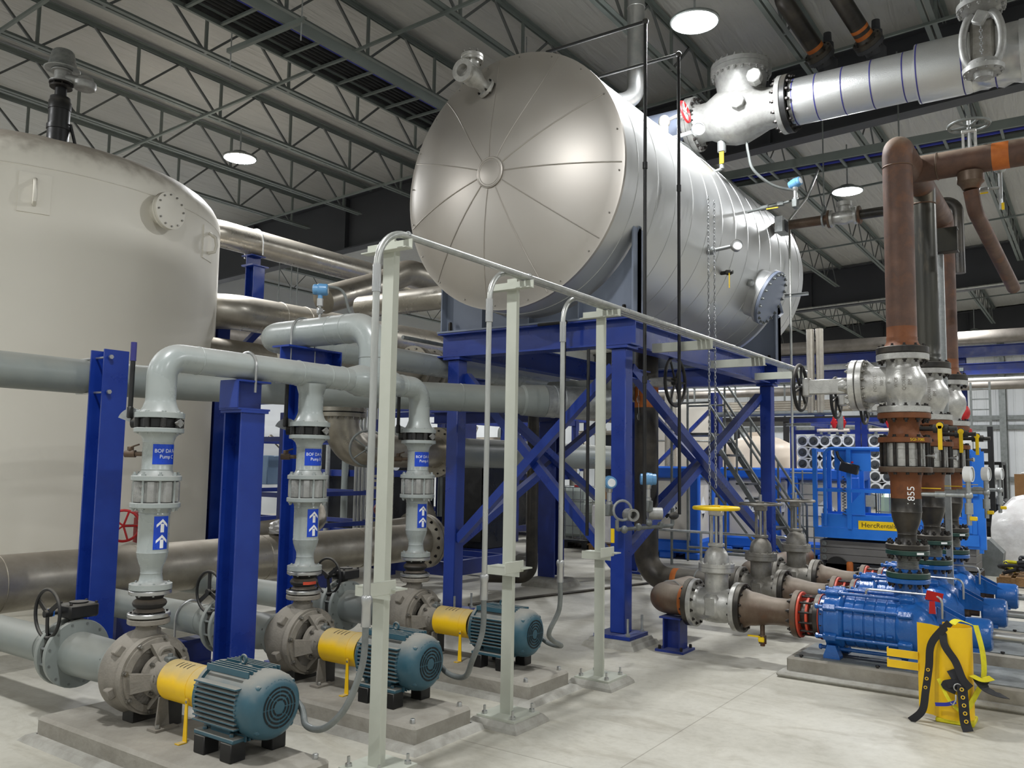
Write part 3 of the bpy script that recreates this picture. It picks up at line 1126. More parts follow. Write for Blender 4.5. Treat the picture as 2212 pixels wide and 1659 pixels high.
# ---------------------------------------------------------------- black impulse lines and transmitters
for (rx, ry, zt, zb, ay, lb) in ((6.6, 3.2, 5.56, 1.1, 4.25, 'tall thin black impulse pipe bending over the vessel near its round front'),
                                 (7.33, 3.2, 5.56, 1.15, 4.25, 'tall thin black impulse pipe bending over the vessel farther back')):
    o = thing('impulse_pipe', lb, 'pipe', (rx, ry, zb), 'impulse pipes')
    MB().tube(route([(rx, ry, zb), (rx, ry, zt), (rx, ay, zt)], .012, 3), .0155, 10).build('line', M['black'], o)
    MB().ell((rx, ry, zt), (.03, .03, .03), 10, 8).build('elbow', M['black_iron'], o)
    for zc in (2.3, 4.2):
        MB().cyl((rx, ry, zc), (rx, ry, zc + .06), .022, n=10).build('coupling', M['black'], o)
o = thing('impulse_pipe', 'short black impulse pipe hanging in front of the blue cross beam', 'pipe', (6.78, 4.12, .9), 'impulse pipes')
MB().tube(route([(6.78, 4.12, .9), (6.78, 4.12, 2.93), (6.78, 4.42, 2.93)], .012, 3), .0155, 10).build('line', M['black'], o)
MB().ell((6.78, 4.12, 2.93), (.028, .028, .028), 10, 8).build('elbow', M['black_iron'], o)
o = thing('impulse_pipe', 'black impulse pipe half hidden behind the third conduit post', 'pipe', (6.78, 3.82, 1.2), 'impulse pipes')
MB().tube([(6.78, 3.86, .95), (6.78, 3.86, 2.66)], .0155, 10).build('line', M['black'], o)


def transmitter(p, d, lb, grp='level transmitters'):
    p, d = V(p), V(d).normalized()
    o = thing('level_transmitter', lb, 'instrument', p, grp)
    MB().lathe(p, Z, [(0, .03), (.02, .03), (.03, .022), (.1, .022), (.11, .03), (.15, .032)], 18).build('neck', M['zinc'], o)
    c = p + V((0, 0, .19))
    MB().lathe(c - d * .07, d, [(0, .04), (.005, .05), (.03, .05), (.035, .056), (.105, .056), (.11, .05), (.14, .05), (.145, .04)], 22).ell(c, (.055, .055, .06), 14, 10).build('housing', M['instr_blue'], o)
    MB().lathe(c + d * .075, d, [(0, .036), (.003, 0)], 20, cap0=False).build('window', M['gauge_face'], o)
    MB().box(p + V((0, 0, -.05)), (.1, .06, .1), ch=.008).build('flange_block', M['galv_dull'], o)
    return o


transmitter((7.0, 3.36, 1.28), (.5, -.8, 0), 'blue headed level transmitter in front of the white chemical tanks')
transmitter((6.62, 3.55, 1.25), (-.6, -.6, 0), 'blue headed level transmitter half hidden by the third conduit post')
o = thing('instrument_manifold', 'dark grey piped instrument manifold clamped round the near blue column', 'manifold', (6.98, 3.42, 1.0))
MB().tube(route([(6.56, 3.44, 1.12), (6.56, 3.44, 1.04), (7.4, 3.3, 1.04), (7.4, 3.3, 1.2)], .02, 4), .017, 10).build('run_pipe', M['galv_dull'], o)
for q in ((6.62, 3.4, 1.04), (6.85, 3.38, 1.05), (7.02, 3.36, 1.08), (7.2, 3.33, 1.05)):
    MB().ell(q, (.035, .03, .035), 12, 8).build('fitting', M['galv_dull'], o)
MB().lathe((6.78, 3.45, 1.16), (-.6, -.8, 0), [(0, .03), (0, .055), (.12, .055), (.12, .034), (.03, .03)], 20, cap0=False).build('pipe_end', M['cast_silver'], o)
MB().lathe((7.08, 3.4, 1.16), (.6, -.8, 0), [(0, .04), (0, .055), (.13, .055), (.13, .04)], 20).build('pipe_end', M['cast_silver'], o)
MB().box((6.52, 3.46, .99), (.012, .03, .12)).build('lever', M['yellow'], o, 0)
MB().ring((6.66, 3.44, 1.2), (.6, .8, 0), .085, .012, 20, 8).build('clamp_ring', M['galv'], o)
MB().ell((7.25, 3.22, 1.14), (.09, .03, .035)).build('pipe_elbow', M['black_iron'], o)

# chains of the overhead chain-wheel valve
def chain(x, y, z0, z1, lb):
    mb = MB()
    n = int((z1 - z0) / .034)
    for k in range(n):
        z = z0 + k * .034
        u = X if k % 2 else Y
        pts = []
        for q in range(10):
            a = 2 * PI * q / 10
            pts.append(V((x, y, z)) + u * (.0095 * math.cos(a)) + Z * (.0225 * math.sin(a)))
        mb.tube(pts, .0034, 5, closed=True)
    tag(mb.build('hanging_chain', M['chain'], None), lb, 'chain', 'hanging chains')


chain(7.99, 3.17, 1.15, 4.35, 'bright loop chain hanging beside the vessel man-way, strand nearer the gauge')
chain(8.1, 3.15, 1.4, 4.35, 'bright loop chain hanging beside the vessel man-way, strand ending at yellow handwheel')

# ================================================================ the three feed pumps
WHO = ['nearest', 'middle', 'farthest']
TAGL = ['C', 'B', 'A']
RY = 4.5                        # the risers stand at this y
SZ = .385                       # shaft height
VIEW = V((.571, -.821, 0))      # across the aisle, towards the open floor


def flange(p, d, R, th, m, parent, name='flange', bore=0.0, n=36):
    mb = MB()
    e = min(.004, th * .2)
    mb.lathe(p, d, [(0, R - e), (e, R), (th - e, R), (th, R - e)], n)
    return mb.build(name, m, parent)


for i in range(3):
    x0 = 2.875 + 1.145 * i
    who = WHO[i]
    # pad ------------------------------------------------------------
    pd = thing('pump_pad', 'dusty concrete pad under the %s of the three teal motor pumps' % who, 'pad', (x0, 4.1, 0), 'pump pads')
    xa, xb, ya, yb = x0 - .34, x0 + .185, 3.18, 5.0
    MB().box(((xa + xb) / 2, (ya + yb) / 2, .065), (xb - xa, yb - ya, .13), ch=.018).build('pad_block', M['pad_concrete'], pd, 20)
    mb = MB()
    e = .07
    o_ = [(xa - e, ya - e), (xb + e, ya - e), (xb + e, yb + e), (xa - e, yb + e)]
    i_ = [(xa, ya), (xb, ya), (xb, yb), (xa, yb)]
    vs = [V((p[0], p[1], 0)) for p in o_] + [V((p[0] - (.03 if p[0] > x0 else -.03), p[1] + (.03 if p[1] < 4 else -.03), .028)) for p in o_] + [V((p[0], p[1], .034)) for p in i_]
    fs = []
    for r in (0, 4):
        for k in range(4):
            k2 = (k + 1) % 4
            fs.append((r + k, r + k2, r + 4 + k2, r + 4 + k))
    mb.add(vs, fs).build('grout_curb', M['grout'], pd, 20)
    for bx, by in ((xa + .05, ya + .06), (xb - .05, ya + .06)):
        head(pd, (bx, by, .13), Z, .016, .025, M['zinc'])
    # motor ----------------------------------------------------------
    mo = thing('electric_motor', 'dusty teal finned electric motor of the %s pump' % who, 'motor', (x0, 3.6, .13), 'pump motors')
    MB().lathe((x0, 3.47, SZ), Y, [(0, .142), (.35, .142)], 36).build('frame', M['motor_teal'], mo)
    rb = MB()
    for k in range(-4, 5):
        z = SZ + k * .0235
        for s in (-1, 1):
            rb.box((x0 + s * .15, 3.645, z), (.045, .33, .007))
    for k in range(-4, 5):
        xx = x0 + k * .024
        if k == 0:
            continue
        rb.box((xx, 3.645, SZ + .15), (.007, .33, .04 - abs(k) * .002))
        rb.box((xx, 3.645, SZ - .15), (.007, .33, .03))
    rb.build('cooling_rib', M['motor_teal'], mo, 0)
    MB().box((x0, 3.645, SZ + .137), (.06, .1, .05), ch=.008).build('lug_boss', M['motor_teal'], mo)
    ey = MB().ring((x0, 3.645, SZ + .19), X, .02, .007, 20, 8)
    ey.cyl((x0, 3.645, SZ + .15), (x0, 3.645, SZ + .175), .011, n=12)
    ey.build('eye_bolt', M['motor_teal'], mo)
    fc = MB().lathe((x0, 3.50, SZ), -Y, [(0, .15), (.0, .166), (.05, .168), (.09, .162), (.115, .148), (.133, .125), (.14, .1), (.141, 0)], 44, cap0=False).build('fan_cover', M['motor_teal'], mo, 50)
    yf = 3.3585
    gm = MB()
    for ri, (r0, r1) in enumerate(((.033, .042), (.052, .061), (.071, .08), (.09, .099))):
        ns = 6 if ri == 0 else 8
        for k in range(ns):
            g0, g1 = 2 * PI * k / ns + .09 / (ri + 1.2), 2 * PI * (k + 1) / ns - .09 / (ri + 1.2)
            vs = []
            for q in range(7):
                a = g0 + (g1 - g0) * q / 6
                for r in (r0, r1):
                    vs.append(V((x0 + r * math.cos(a), yf - .0012 - (.0006 if r < .1 else 0), SZ + r * math.sin(a))))
            gm.add(vs, [(2 * q, 2 * q + 1, 2 * q + 3, 2 * q + 2) for q in range(6)])
    gm.build('grille', M['motor_dark'], fc, 0)
    for k in range(4):
        a = PI / 4 + k * PI / 2
        MB().lathe((x0 + .142 * math.cos(a), 3.392, SZ + .142 * math.sin(a)), -Y, [(-.02, .018), (.004, .016), (.01, .01), (.01, 0)], 14, cap0=False).build('cover_screw', M['motor_teal'], fc)
    tp, tf = text_polys('BALDOR', .026)
    vs = []
    for p in tp:
        a = PI / 2 - p.x * 1.6 / .12
        r = .122 + p.y
        vs.append(V((x0 + r * math.cos(a), 3.3665 + max(0, (r - .105)) * .35 - .006, SZ + r * math.sin(a))))
    MB().add(vs, tf).build('lettering', M['motor_teal'], fc, 0)
    MB().lathe((x0, 3.815, SZ), Y, [(0, .16), (.02, .162), (.045, .14), (.06, .1), (.075, .085)], 36).build('end_bell', M['motor_teal'], mo)
    for s in (-1, 1):
        MB().box((x0 + s * .125, 3.645, .232), (.085, .31, .022), ch=.004).box((x0 + s * .1, 3.645, .265), (.05, .16, .06), ch=.006).build('foot', M['motor_teal'], mo)
        for yy in (3.54, 3.75):
            MB().box((x0 + s * .125, yy, .1755), (.09, .085, .09), ch=.004).build('riser_block', M['black'], mo)
            head(mo, (x0 + s * .135, yy, .243), Z, .012, .014, M['motor_teal'])
    MB().box((x0 + .175, 3.58, SZ + .04), (.07, .12, .11), ch=.01).build('terminal_box', M['motor_teal'], mo)
    # coupling guard -------------------------------------------------
    cg = thing('coupling_guard', 'yellow sheet metal coupling guard between teal motor and pump, %s of three' % who, 'guard', (x0, 4.03, .13), 'coupling guards')
    ym = 3.90
    sh = MB()
    for k in range(1):
        n = 30
        vs = []
        for q in range(n + 1):
            a = -R_(58) + q / n * R_(296)
            for yy in (ym, 4.225):
                for r in (.104, .1075):
                    vs.append(V((x0 + r * math.cos(a), yy, SZ + r * math.sin(a))))
        fs = []
        for q in range(n):
            b = 4 * q
            fs += [(b + 1, b + 5, b + 7, b + 3), (b, b + 2, b + 6, b + 4), (b, b + 4, b + 5, b + 1), (b + 2, b + 3, b + 7, b + 6)]
        sh.add(vs, fs)
    sh.build('shell', M['guard_yellow'], cg)
    MB().tube([(x0 + .108 * math.cos(a), ym + .075, SZ + .108 * math.sin(a)) for a in [-R_(58) + q * R_(296) / 24 for q in range(25)]], .002, 5).build('fold_line', M['guard_yellow'], cg)
    sl = MB()
    for q in range(4):
        yy = ym + .13 + q * .032
        vs = []
        for j in range(6):
            a = R_(96) + j * R_(5)
            for dy in (-.003, .003):
                vs.append(V((x0 + .1084 * math.cos(a), yy + dy + j * .002, SZ + .1084 * math.sin(a))))
        sl.add(vs, [(2 * j, 2 * j + 1, 2 * j + 3, 2 * j + 2) for j in range(5)])
    sl.build('vent_slot', M['motor_dark'], cg, 0)
    lg = MB()
    lx = x0 - .1095
    lg.prism([(0, 0), (.034, 0), (.034, .006), (.026, .22), (.008, .22)], (lx, ym + .03, .1315), Y, Z, (-.005, 0, 0))
    lg.box((lx - .025, ym + .047, .134), (.05, .034, .005))
    lg.build('leg', M['guard_yellow'], cg, 0)
    head(cg, (lx - .002, ym + .047, .335), -X, .009, .006, M['steel_bolt'])
    MB().cyl((x0, 3.8, SZ), (x0, 4.3, SZ), .024, n=16).cyl((x0, 3.97, SZ), (x0, 4.13, SZ), .06, n=20).build('coupling', M['steel_bolt'], cg)
    # pump -----------------------------------------------------------
    pu = thing('centrifugal_pump', 'dusty grey cast iron centrifugal pump, %s in the row of three' % who, 'pump', (x0, 4.5, .13), 'centrifugal pumps')
    MB().lathe((x0, 4.40, SZ), Y, [(0, .17), (0, .215), (.045, .215), (.05, .2), (.085, .215), (.14, .232), (.2, .225), (.235, .17), (.26, .115), (.275, .115), (.275, .15), (.305, .15)], 48, cap0=False).build('volute', M['pump_iron'], pu, 45)
    nk = MB()
    nk.lathe((x0 - .03, RY, SZ + .12), V((.03, 0, .17)), [(0, .1), (.06, .085), (.12, .06), (.172, .058)], 24)
    nk.prism([(-.2, -.02), (-.12, .03), (-.06, .18), (.02, .2), (.09, .12), (.1, 0)], (x0, RY - .05, SZ), X, Z, (0, .11, 0))
    nk.build('discharge_neck', M['pump_iron'], pu, 40)
    flange((x0, RY, .655), Z, .115, .03, M['pump_iron'], pu, 'discharge_flange')
    for k in range(6):
        a = 2 * PI * k / 6 + .35
        q = MB().box((0, 0, 0), (.05, .05, .06), Matrix.Rotation(-a, 3, 'Y'), ch=.006)
        q.v = [p + V((x0 + .222 * math.cos(a), 4.50, SZ + .222 * math.sin(a))) for p in q.v]
        q.build('casting_lug', M['pump_iron'], pu)
    MB().lathe((x0, 4.405, SZ), Y, [(0, .172), (.03, .165), (.06, .12), (.07, 0)], 36, cap0=False).build('recess', M['motor_dark'], pu)
    ad = MB()
    ad.lathe((x0, 4.412, SZ), -Y, [(0, .085), (.0, .2), (.025, .2), (.03, .165), (.012, .16)], 40, cap0=False, cap1=False)
    ad.build('adapter_ring', M['pump_iron'], pu)
    for k in range(4):
        a = PI / 2 + k * PI / 2 + (.1 if k % 2 else 0)
        d = V((math.cos(a), 0, math.sin(a)))
        sd = V((-math.sin(a), 0, math.cos(a)))
        c0 = V((x0, 4.39, SZ)) + d * .175
        c1 = V((x0, 4.31, SZ)) + d * .082
        b_ = MB()
        vs = []
        for c, wd, th in ((c0, .055, .02), (c1, .04, .02)):
            for s, q in ((-1, -1), (1, -1), (1, 1), (-1, 1)):
                vs.append(c + sd * (s * wd) + (Y * q) * th)
        b_.add(vs, [(0, 3, 2, 1), (4, 5, 6, 7), (0, 1, 5, 4), (1, 2, 6, 5), (2, 3, 7, 6), (3, 0, 4, 7)])
        b_.build('adapter_arm', M['pump_iron'], pu, 0)
    MB().cyl((x0, 4.25, SZ), (x0, 4.45, SZ), .03, n=16).lathe((x0, 4.36, SZ), Y, [(0, .045), (.05, .06)], 20).build('shaft_gland', M['steel_bolt'], pu)
    MB().lathe((x0, 4.345, SZ), -Y, [(-.02, .09), (-.02, .12), (0, .122), (.012, .12), (.02, .1), (.06, .096), (.1, .085), (.12, .085), (.122, .098), (.14, .098), (.145, .06)], 36).build('bearing_housing', M['pump_iron'], pu, 40)
    MB().box((x0, 4.275, SZ + .1), (.05, .05, .03), ch=.006).cyl((x0, 4.275, SZ + .1), (x0, 4.275, SZ + .13), .014, n=6).build('oil_filler', M['galv_dull'], pu)
    MB().tube(route([(x0 - .03, 4.335, SZ + .09), (x0 - .03, 4.335, SZ + .15), (x0 + .05, 4.335, SZ + .15), (x0 + .05, 4.335, SZ + .08)], .03, 5), .017, 8).build('lifting_lug', M['pump_iron'], pu)
    tx = MB()
    tx.add([V((x0 - .098 * math.cos(p.y * 1.2 / .098 + .1), 4.265 - p.x, SZ + .098 * math.sin(p.y * 1.2 / .098 + .1))) for p in text_polys('D', .06)[0]], text_polys('D', .06)[1])
    tx.build('cast_mark', M['pump_iron'], pu, 0)
    circ(pu, (x0, 4.40, SZ), Y, .196, 8, .016, .06, M['steel_bolt'], .25)
    circ(pu, (x0, 4.325, SZ), Y, .108, 4, .012, .04, M['steel_bolt'], .5)
    ft = MB().prism([(-.05, 0), (.05, 0), (.04, .02), (.025, .17), (-.025, .17), (-.04, .02)], (x0 - .05, 4.24, .131), X, Z, (0, .012, 0))
    ft.box((x0 - .05, 4.235, .137), (.14, .08, .012))
    ft.build('support_foot', M['pump_iron'], pu, 0)
    head(pu, (x0 - .09, 4.22, .143), Z, .013, .02, M['steel_bolt'])
    MB().box((x0, 4.5, .165), (.2, .1, .07), ch=.006).build('pedestal', M['black_iron'], pu, 0)
    MB().box((x0 + .02, 4.27, .2), (.1, .05, .13)).build('prop_block', M['black_iron'], pu, 0)

    # rubber expansion joint -----------------------------------------
    ej = thing('expansion_joint', 'black rubber bellows joint with grey flanges above the %s pump' % who, 'expansion joint', (x0, RY, .69), 'rubber joints')
    MB().lathe((x0, RY, .7185), Z, [(0, .075), (.005, .085), (.012, .078), (.022, .07), (.036, .088), (.05, .094), (.064, .088), (.076, .07), (.09, .078), (.097, .085), (.1, .075)], 32).build('bellows', M['rubber'], ej)
    flange((x0, RY, .6925), Z, .116, .024, M['zinc'], ej)
    flange((x0, RY, .820), Z, .116, .024, M['zinc'], ej)
    if i == 1:
        patch_round(MB(), (x0, RY, 0), .0955, R_(225), R_(285), .758, .778).build('band_label', M['red_seal'], ej, 0)
    circ(ej, (x0, RY, .688), Z, .097, 8, .0115, .075, M['bolt_dark'])
    # lower spool with flow arrows -----------------------------------
    sp = thing('pipe_spool', 'grey tapered pipe spool with blue arrow sticker over the %s pump' % who, 'pipe', (x0, RY, .85), 'arrow spools')
    MB().lathe((x0, RY, .848), Z, [(0, .116), (.03, .116), (.033, .075), (.045, .066), (.085, .058), (.09, .06), (.094, .058), (.12, .06), (.15, .072), (.18, .082), (.2, .085), (.206, .087), (.212, .0845), (.42, .0845), (.424, .087), (.43, .085), (.448, .092), (.466, .11)], 40).build('pipe', M['grey_paint'], sp)
    flange((x0, RY, 1.308), Z, .138, .03, M['grey_paint'], sp)
    circ(sp, (x0, RY, .85), Z, .097, 8, .0115, .075, M['grey_paint'])
    av = math.atan2(-RY, -x0)
    a0 = av + (.0 if i == 0 else .08)
    stk = patch_round(MB(), (x0, RY, 0), .0856, a0, a0 + 1.06, 1.075, 1.262, 12).build('arrow_sticker', M['sign_blue'], sp, 0)
    ar = MB()
    for zc in (1.118, 1.207):
        P = [(0, .04), (.034, .008), (.034, -.008), (.011, .010), (.011, -.036), (-.011, -.036), (-.011, .010), (-.034, -.008), (-.034, .008)]
        ca = a0 + .56
        def strip(f0, f1, u0, u1, n=8):
            vs = []
            for q in range(n + 1):
                u = u0 + (u1 - u0) * q / n
                for f in (f0, f1):
                    vs.append(V((x0 + .0863 * math.cos(ca + u / .0863), RY + .0863 * math.sin(ca + u / .0863), zc + f(abs(u)))))
            ar.add(vs, [(2 * q, 2 * q + 2, 2 * q + 3, 2 * q + 1) for q in range(n)])
        strip(lambda u: .022 - u * .88, lambda u: .04 - u * .94, -.034, .034)
        strip(lambda u: -.036, lambda u: .0125, -.011, .011, 4)
    ar.build('arrow', M['print_white'], stk, 0)
    # check valve ----------------------------------------------------
    ck = thing('check_valve', 'ribbed silver wafer check valve in the riser of the %s pump' % who, 'valve', (x0, RY, 1.34), 'wafer check valves')
    vb = MB()
    n = 48
    for zz in ((1.3425, 1.4575),):
        rows = []
        vs = []
        for z, rr in ((zz[0], .128), (zz[0] + .008, .13), (zz[1] - .008, .13), (zz[1], .128)):
            for k in range(n):
                q = (k % 6)
                r = rr if q in (0, 1, 5) else rr - .016
                vs.append(V((x0 + r * math.cos(2 * PI * k / n), RY + r * math.sin(2 * PI * k / n), z)))
        fs = []
        for r in range(3):
            for k in range(n):
                k2 = (k + 1) % n
                fs.append((r * n + k, r * n + k2, (r + 1) * n + k2, (r + 1) * n + k))
        fs += [tuple(reversed(range(n))), tuple(range(3 * n, 4 * n))]
        vb.add(vs, fs)
    vb.build('body', M['cast_silver'], ck, 30)
    MB().cyl((x0, RY, 1.3385), (x0, RY, 1.3425), .12, n=32).cyl((x0, RY, 1.4575), (x0, RY, 1.4615), .12, n=32).build('gasket', M['black'], ck)
    tm = MB()
    for q, s in enumerate(('WAFER', 'PN 16', 'DN 150')):
        text_round(tm, s, .02, (x0, RY, 1.432 - q * .03), .1315, av - .78, 1.0)
    tm.build('cast_lettering', M['valve_silver'], ck, 0)
    circ(ck, (x0, RY, 1.40), Z, .118, 8, .0135, .225, M['grey_paint'])
    # labelled spool -------------------------------------------------
    ls = thing('pipe_spool', 'grey pipe spool with blue name sticker in the riser of the %s pump' % who, 'pipe', (x0, RY, 1.46), 'labelled spools')
    flange((x0, RY, 1.462), Z, .138, .03, M['grey_paint'], ls)
    MB().lathe((x0, RY, 1.49), Z, [(0, .11), (.015, .095), (.032, .0855), (.036, .087), (.04, .0845), (.19, .0845), (.194, .087), (.2, .0855), (.225, .095), (.24, .11), (.25, .112)], 40).build('pipe', M['grey_paint'], ls)
    flange((x0, RY, 1.738), Z, .138, .028, M['grey_paint'], ls)
    a1 = av - .32
    nst = patch_round(MB(), (x0, RY, 0), .0856, a1, a1 + 2.2, 1.557, 1.672, 18).build('name_sticker', M['sign_blue'], ls, 0)
    tx = MB()
    text_round(tx, 'BOF DA Feed', .030, (x0, RY, 1.633), .0862, a1 + 1.06, .95)
    text_round(tx, 'Pump ' + TAGL[i], .030, (x0, RY, 1.600), .0862, a1 + .98, .95)
    tx.build('sticker_text', M['print_white'], nst, 0)
    dl = V((-math.cos(av - .25), 0, 0))
    dd = V((-.571, .821, 0))
    p = V((x0, RY, 1.615)) + dd * .08
    MB().cyl(p, p + dd * .055, .014, n=10).cyl(p + dd * .05, p + dd * .11, .022, n=10).box(p + dd * .08 + V((0, 0, .03)), (.03, .03, .03), ch=.005).cyl(p + dd * .075 + V((0, 0, .04)), p + dd * .03 + V((0, 0, .055)), .005, n=6).build('drain_cock', M['rust_mixed'], ls)
    # butterfly valve ------------------------------------------------
    bv = thing('butterfly_valve', 'black lug butterfly valve with long upright lever in the %s riser' % who, 'valve', (x0, RY, 1.767), 'butterfly valves')
    MB().lathe((x0, RY, 1.7685), Z, [(0, .1), (.003, .112), (.05, .112), (.053, .1)], 40).build('body', M['black'], bv)
    for k in range(8):
        a = 2 * PI * (k + .5) / 8
        MB().cyl((x0 + .118 * math.cos(a), RY + .118 * math.sin(a), 1.770), (x0 + .118 * math.cos(a), RY + .118 * math.sin(a), 1.820), .019, n=14).build('lug', M['black_iron'], bv)
    ac = av + .95
    q = V((math.cos(ac), math.sin(ac), 0))
    u = V((-q.y, q.x, 0))
    MB().prism([(-.042, 0), (0, .026), (.042, 0), (0, -.026)], V((x0, RY, 1.795)) + q * .128, u, Z, q * .01).build('cover_plate', M['cast_silver'], bv, 0)
    for s in (-1, 1):
        head(bv, V((x0, RY, 1.795)) + q * .138 + u * (s * .026), q, .006, .006, M['steel_bolt'])
    e0 = V((x0, RY, 1.795)) + dd * .11
    MB().cyl(e0, e0 + dd * .05, .03, n=14).build('stem_neck', M['black'], bv)
    nt = MB()
    arc = [(0, 0)] + [(.085 * math.cos(a), .085 * math.sin(a)) for a in [R_(20) + k * R_(110) / 12 for k in range(13)]]
    nv = V((.821, .571, 0))
    nt.prism(arc, e0 + dd * .05, V((-.5, .7, 0)).normalized(), Z, V((-.7, -.5, 0)).normalized() * .006)
    nt.build('notch_plate', M['galv'], bv, 0)
    hp = e0 + dd * .055 + V((-.02, -.015, 0))
    MB().box(hp + V((0, 0, .06)), (.03, .03, .07), ch=.006).cyl(hp + V((0, 0, .08)), hp + V((-.0, 0, .36)), .014, n=12).build('lever', M['black'], bv)
    MB().cyl(hp + V((0, 0, .36)), hp + V((0, 0, .47)), .017, n=14).build('grip', M['purple_band'], bv)
    circ(bv, (x0, RY, 1.797), Z, .118, 8, .0125, .13, M['grey_paint'])

# ---------------------------------------------------------------- common discharge header
HZ = 2.187
hd = thing('discharge_header', 'glossy grey pipe header joining the three pump risers with a raised loop', 'pipe', (4.0, RY, 1.82))
xs = [2.875, 4.02, 5.165]
R6 = .0845
MB().tube(route([(xs[0], RY, 1.95), (xs[0], RY, HZ), (xs[2], RY, HZ), (xs[2], RY, 1.95)], .228, 12), R6, 36).build('header_pipe', M['grey_paint'], hd, 60)
MB().lathe((xs[1], RY, 1.95), Z, [(0, R6), (.1, R6), (.14, R6 + .012), (.17, R6 + .02)], 36).build('branch_pipe', M['grey_paint'], hd, 60)
for k in range(3):
    MB().lathe((xs[k], RY, 1.824), Z, [(0, .138), (.03, .138), (.034, .115), (.06, .098), (.09, .0875), (.1, R6), (.13, R6)], 40).build('drop_flange', M['grey_paint'], hd)
LX = 4.63
LZ = 2.62
MB().tube(route([(LX, RY, 2.2), (LX, RY, LZ), (LX, 5.82, LZ), (9.6, 5.82, LZ)], .26, 12), .115, 36).build('loop_pipe', M['grey_paint'], hd, 60)
MB().lathe((LX - .26, RY, HZ), X, [(0, R6 + .003), (.04, .1), (.1, .117), (.42, .117), (.48, .1), (.52, R6 + .003)], 36).build('tee_body', M['grey_paint'], hd, 60)
rings = MB()
for c, ax, r in (((xs[0] + .228, RY, HZ), X, R6), ((xs[2] - .228, RY, HZ), X, R6), ((xs[1] - .13, RY, HZ), X, R6), ((xs[1] + .13, RY, HZ), X, R6), ((LX - .33, RY, HZ), X, R6), ((LX, RY, 2.37), Z, .115), ((LX, 4.79, LZ), Y, .115), ((LX, 4.95, LZ), Y, .115)):
    rings.ring(c, ax, r + .0005, .004, 36, 6)
rings.build('weld_seam', M['grey_paint'], hd)
for k in range(3):
    circ(hd, (xs[k], RY, 1.853), Z, .118, 8, .0125, .012, M['grey_paint'], kind=head)
ti = thing('pressure_transmitter', 'blue headed pressure transmitter standing on the raised pipe loop', 'instrument', (LX, 5.12, LZ + .115))
p = V((LX, 5.12, LZ + .11))
MB().cyl(p, p + V((0, 0, .1)), .012, n=10).box(p + V((0, 0, .06)), (.05, .03, .05), ch=.006).cyl(p + V((0, 0, .1)), p + V((0, 0, .16)), .026, n=14).cyl(p + V((-.02, 0, .03)), p + V((.05, 0, .07)), .006, n=6).build('manifold', M['zinc'], ti)
c = p + V((0, 0, .235))
d = V((.6, -.75, 0)).normalized()
MB().cyl(p + V((0, 0, .16)), c, .02, n=12).lathe(c - d * .06, d, [(0, .035), (.01, .043), (.05, .043), (.055, .048), (.11, .048), (.12, .04)], 22).ell(c, (.048, .048, .05), 14, 10).build('housing', M['instr_blue'], ti)
MB().lathe(c + d * .061, d, [(0, .034), (.003, 0)], 18, cap0=False).build('window', M['gauge_face'], ti)
MB().tube(smooth_path([c + V((.05, -.03, .03)), c + V((.15, -.1, .0)), c + V((.2, -.16, -.2)), c + V((.32, -.25, -.3)), c + V((.5, -.4, -.3))], 6), .012, 8).build('whip', M['galv_dull'], ti)

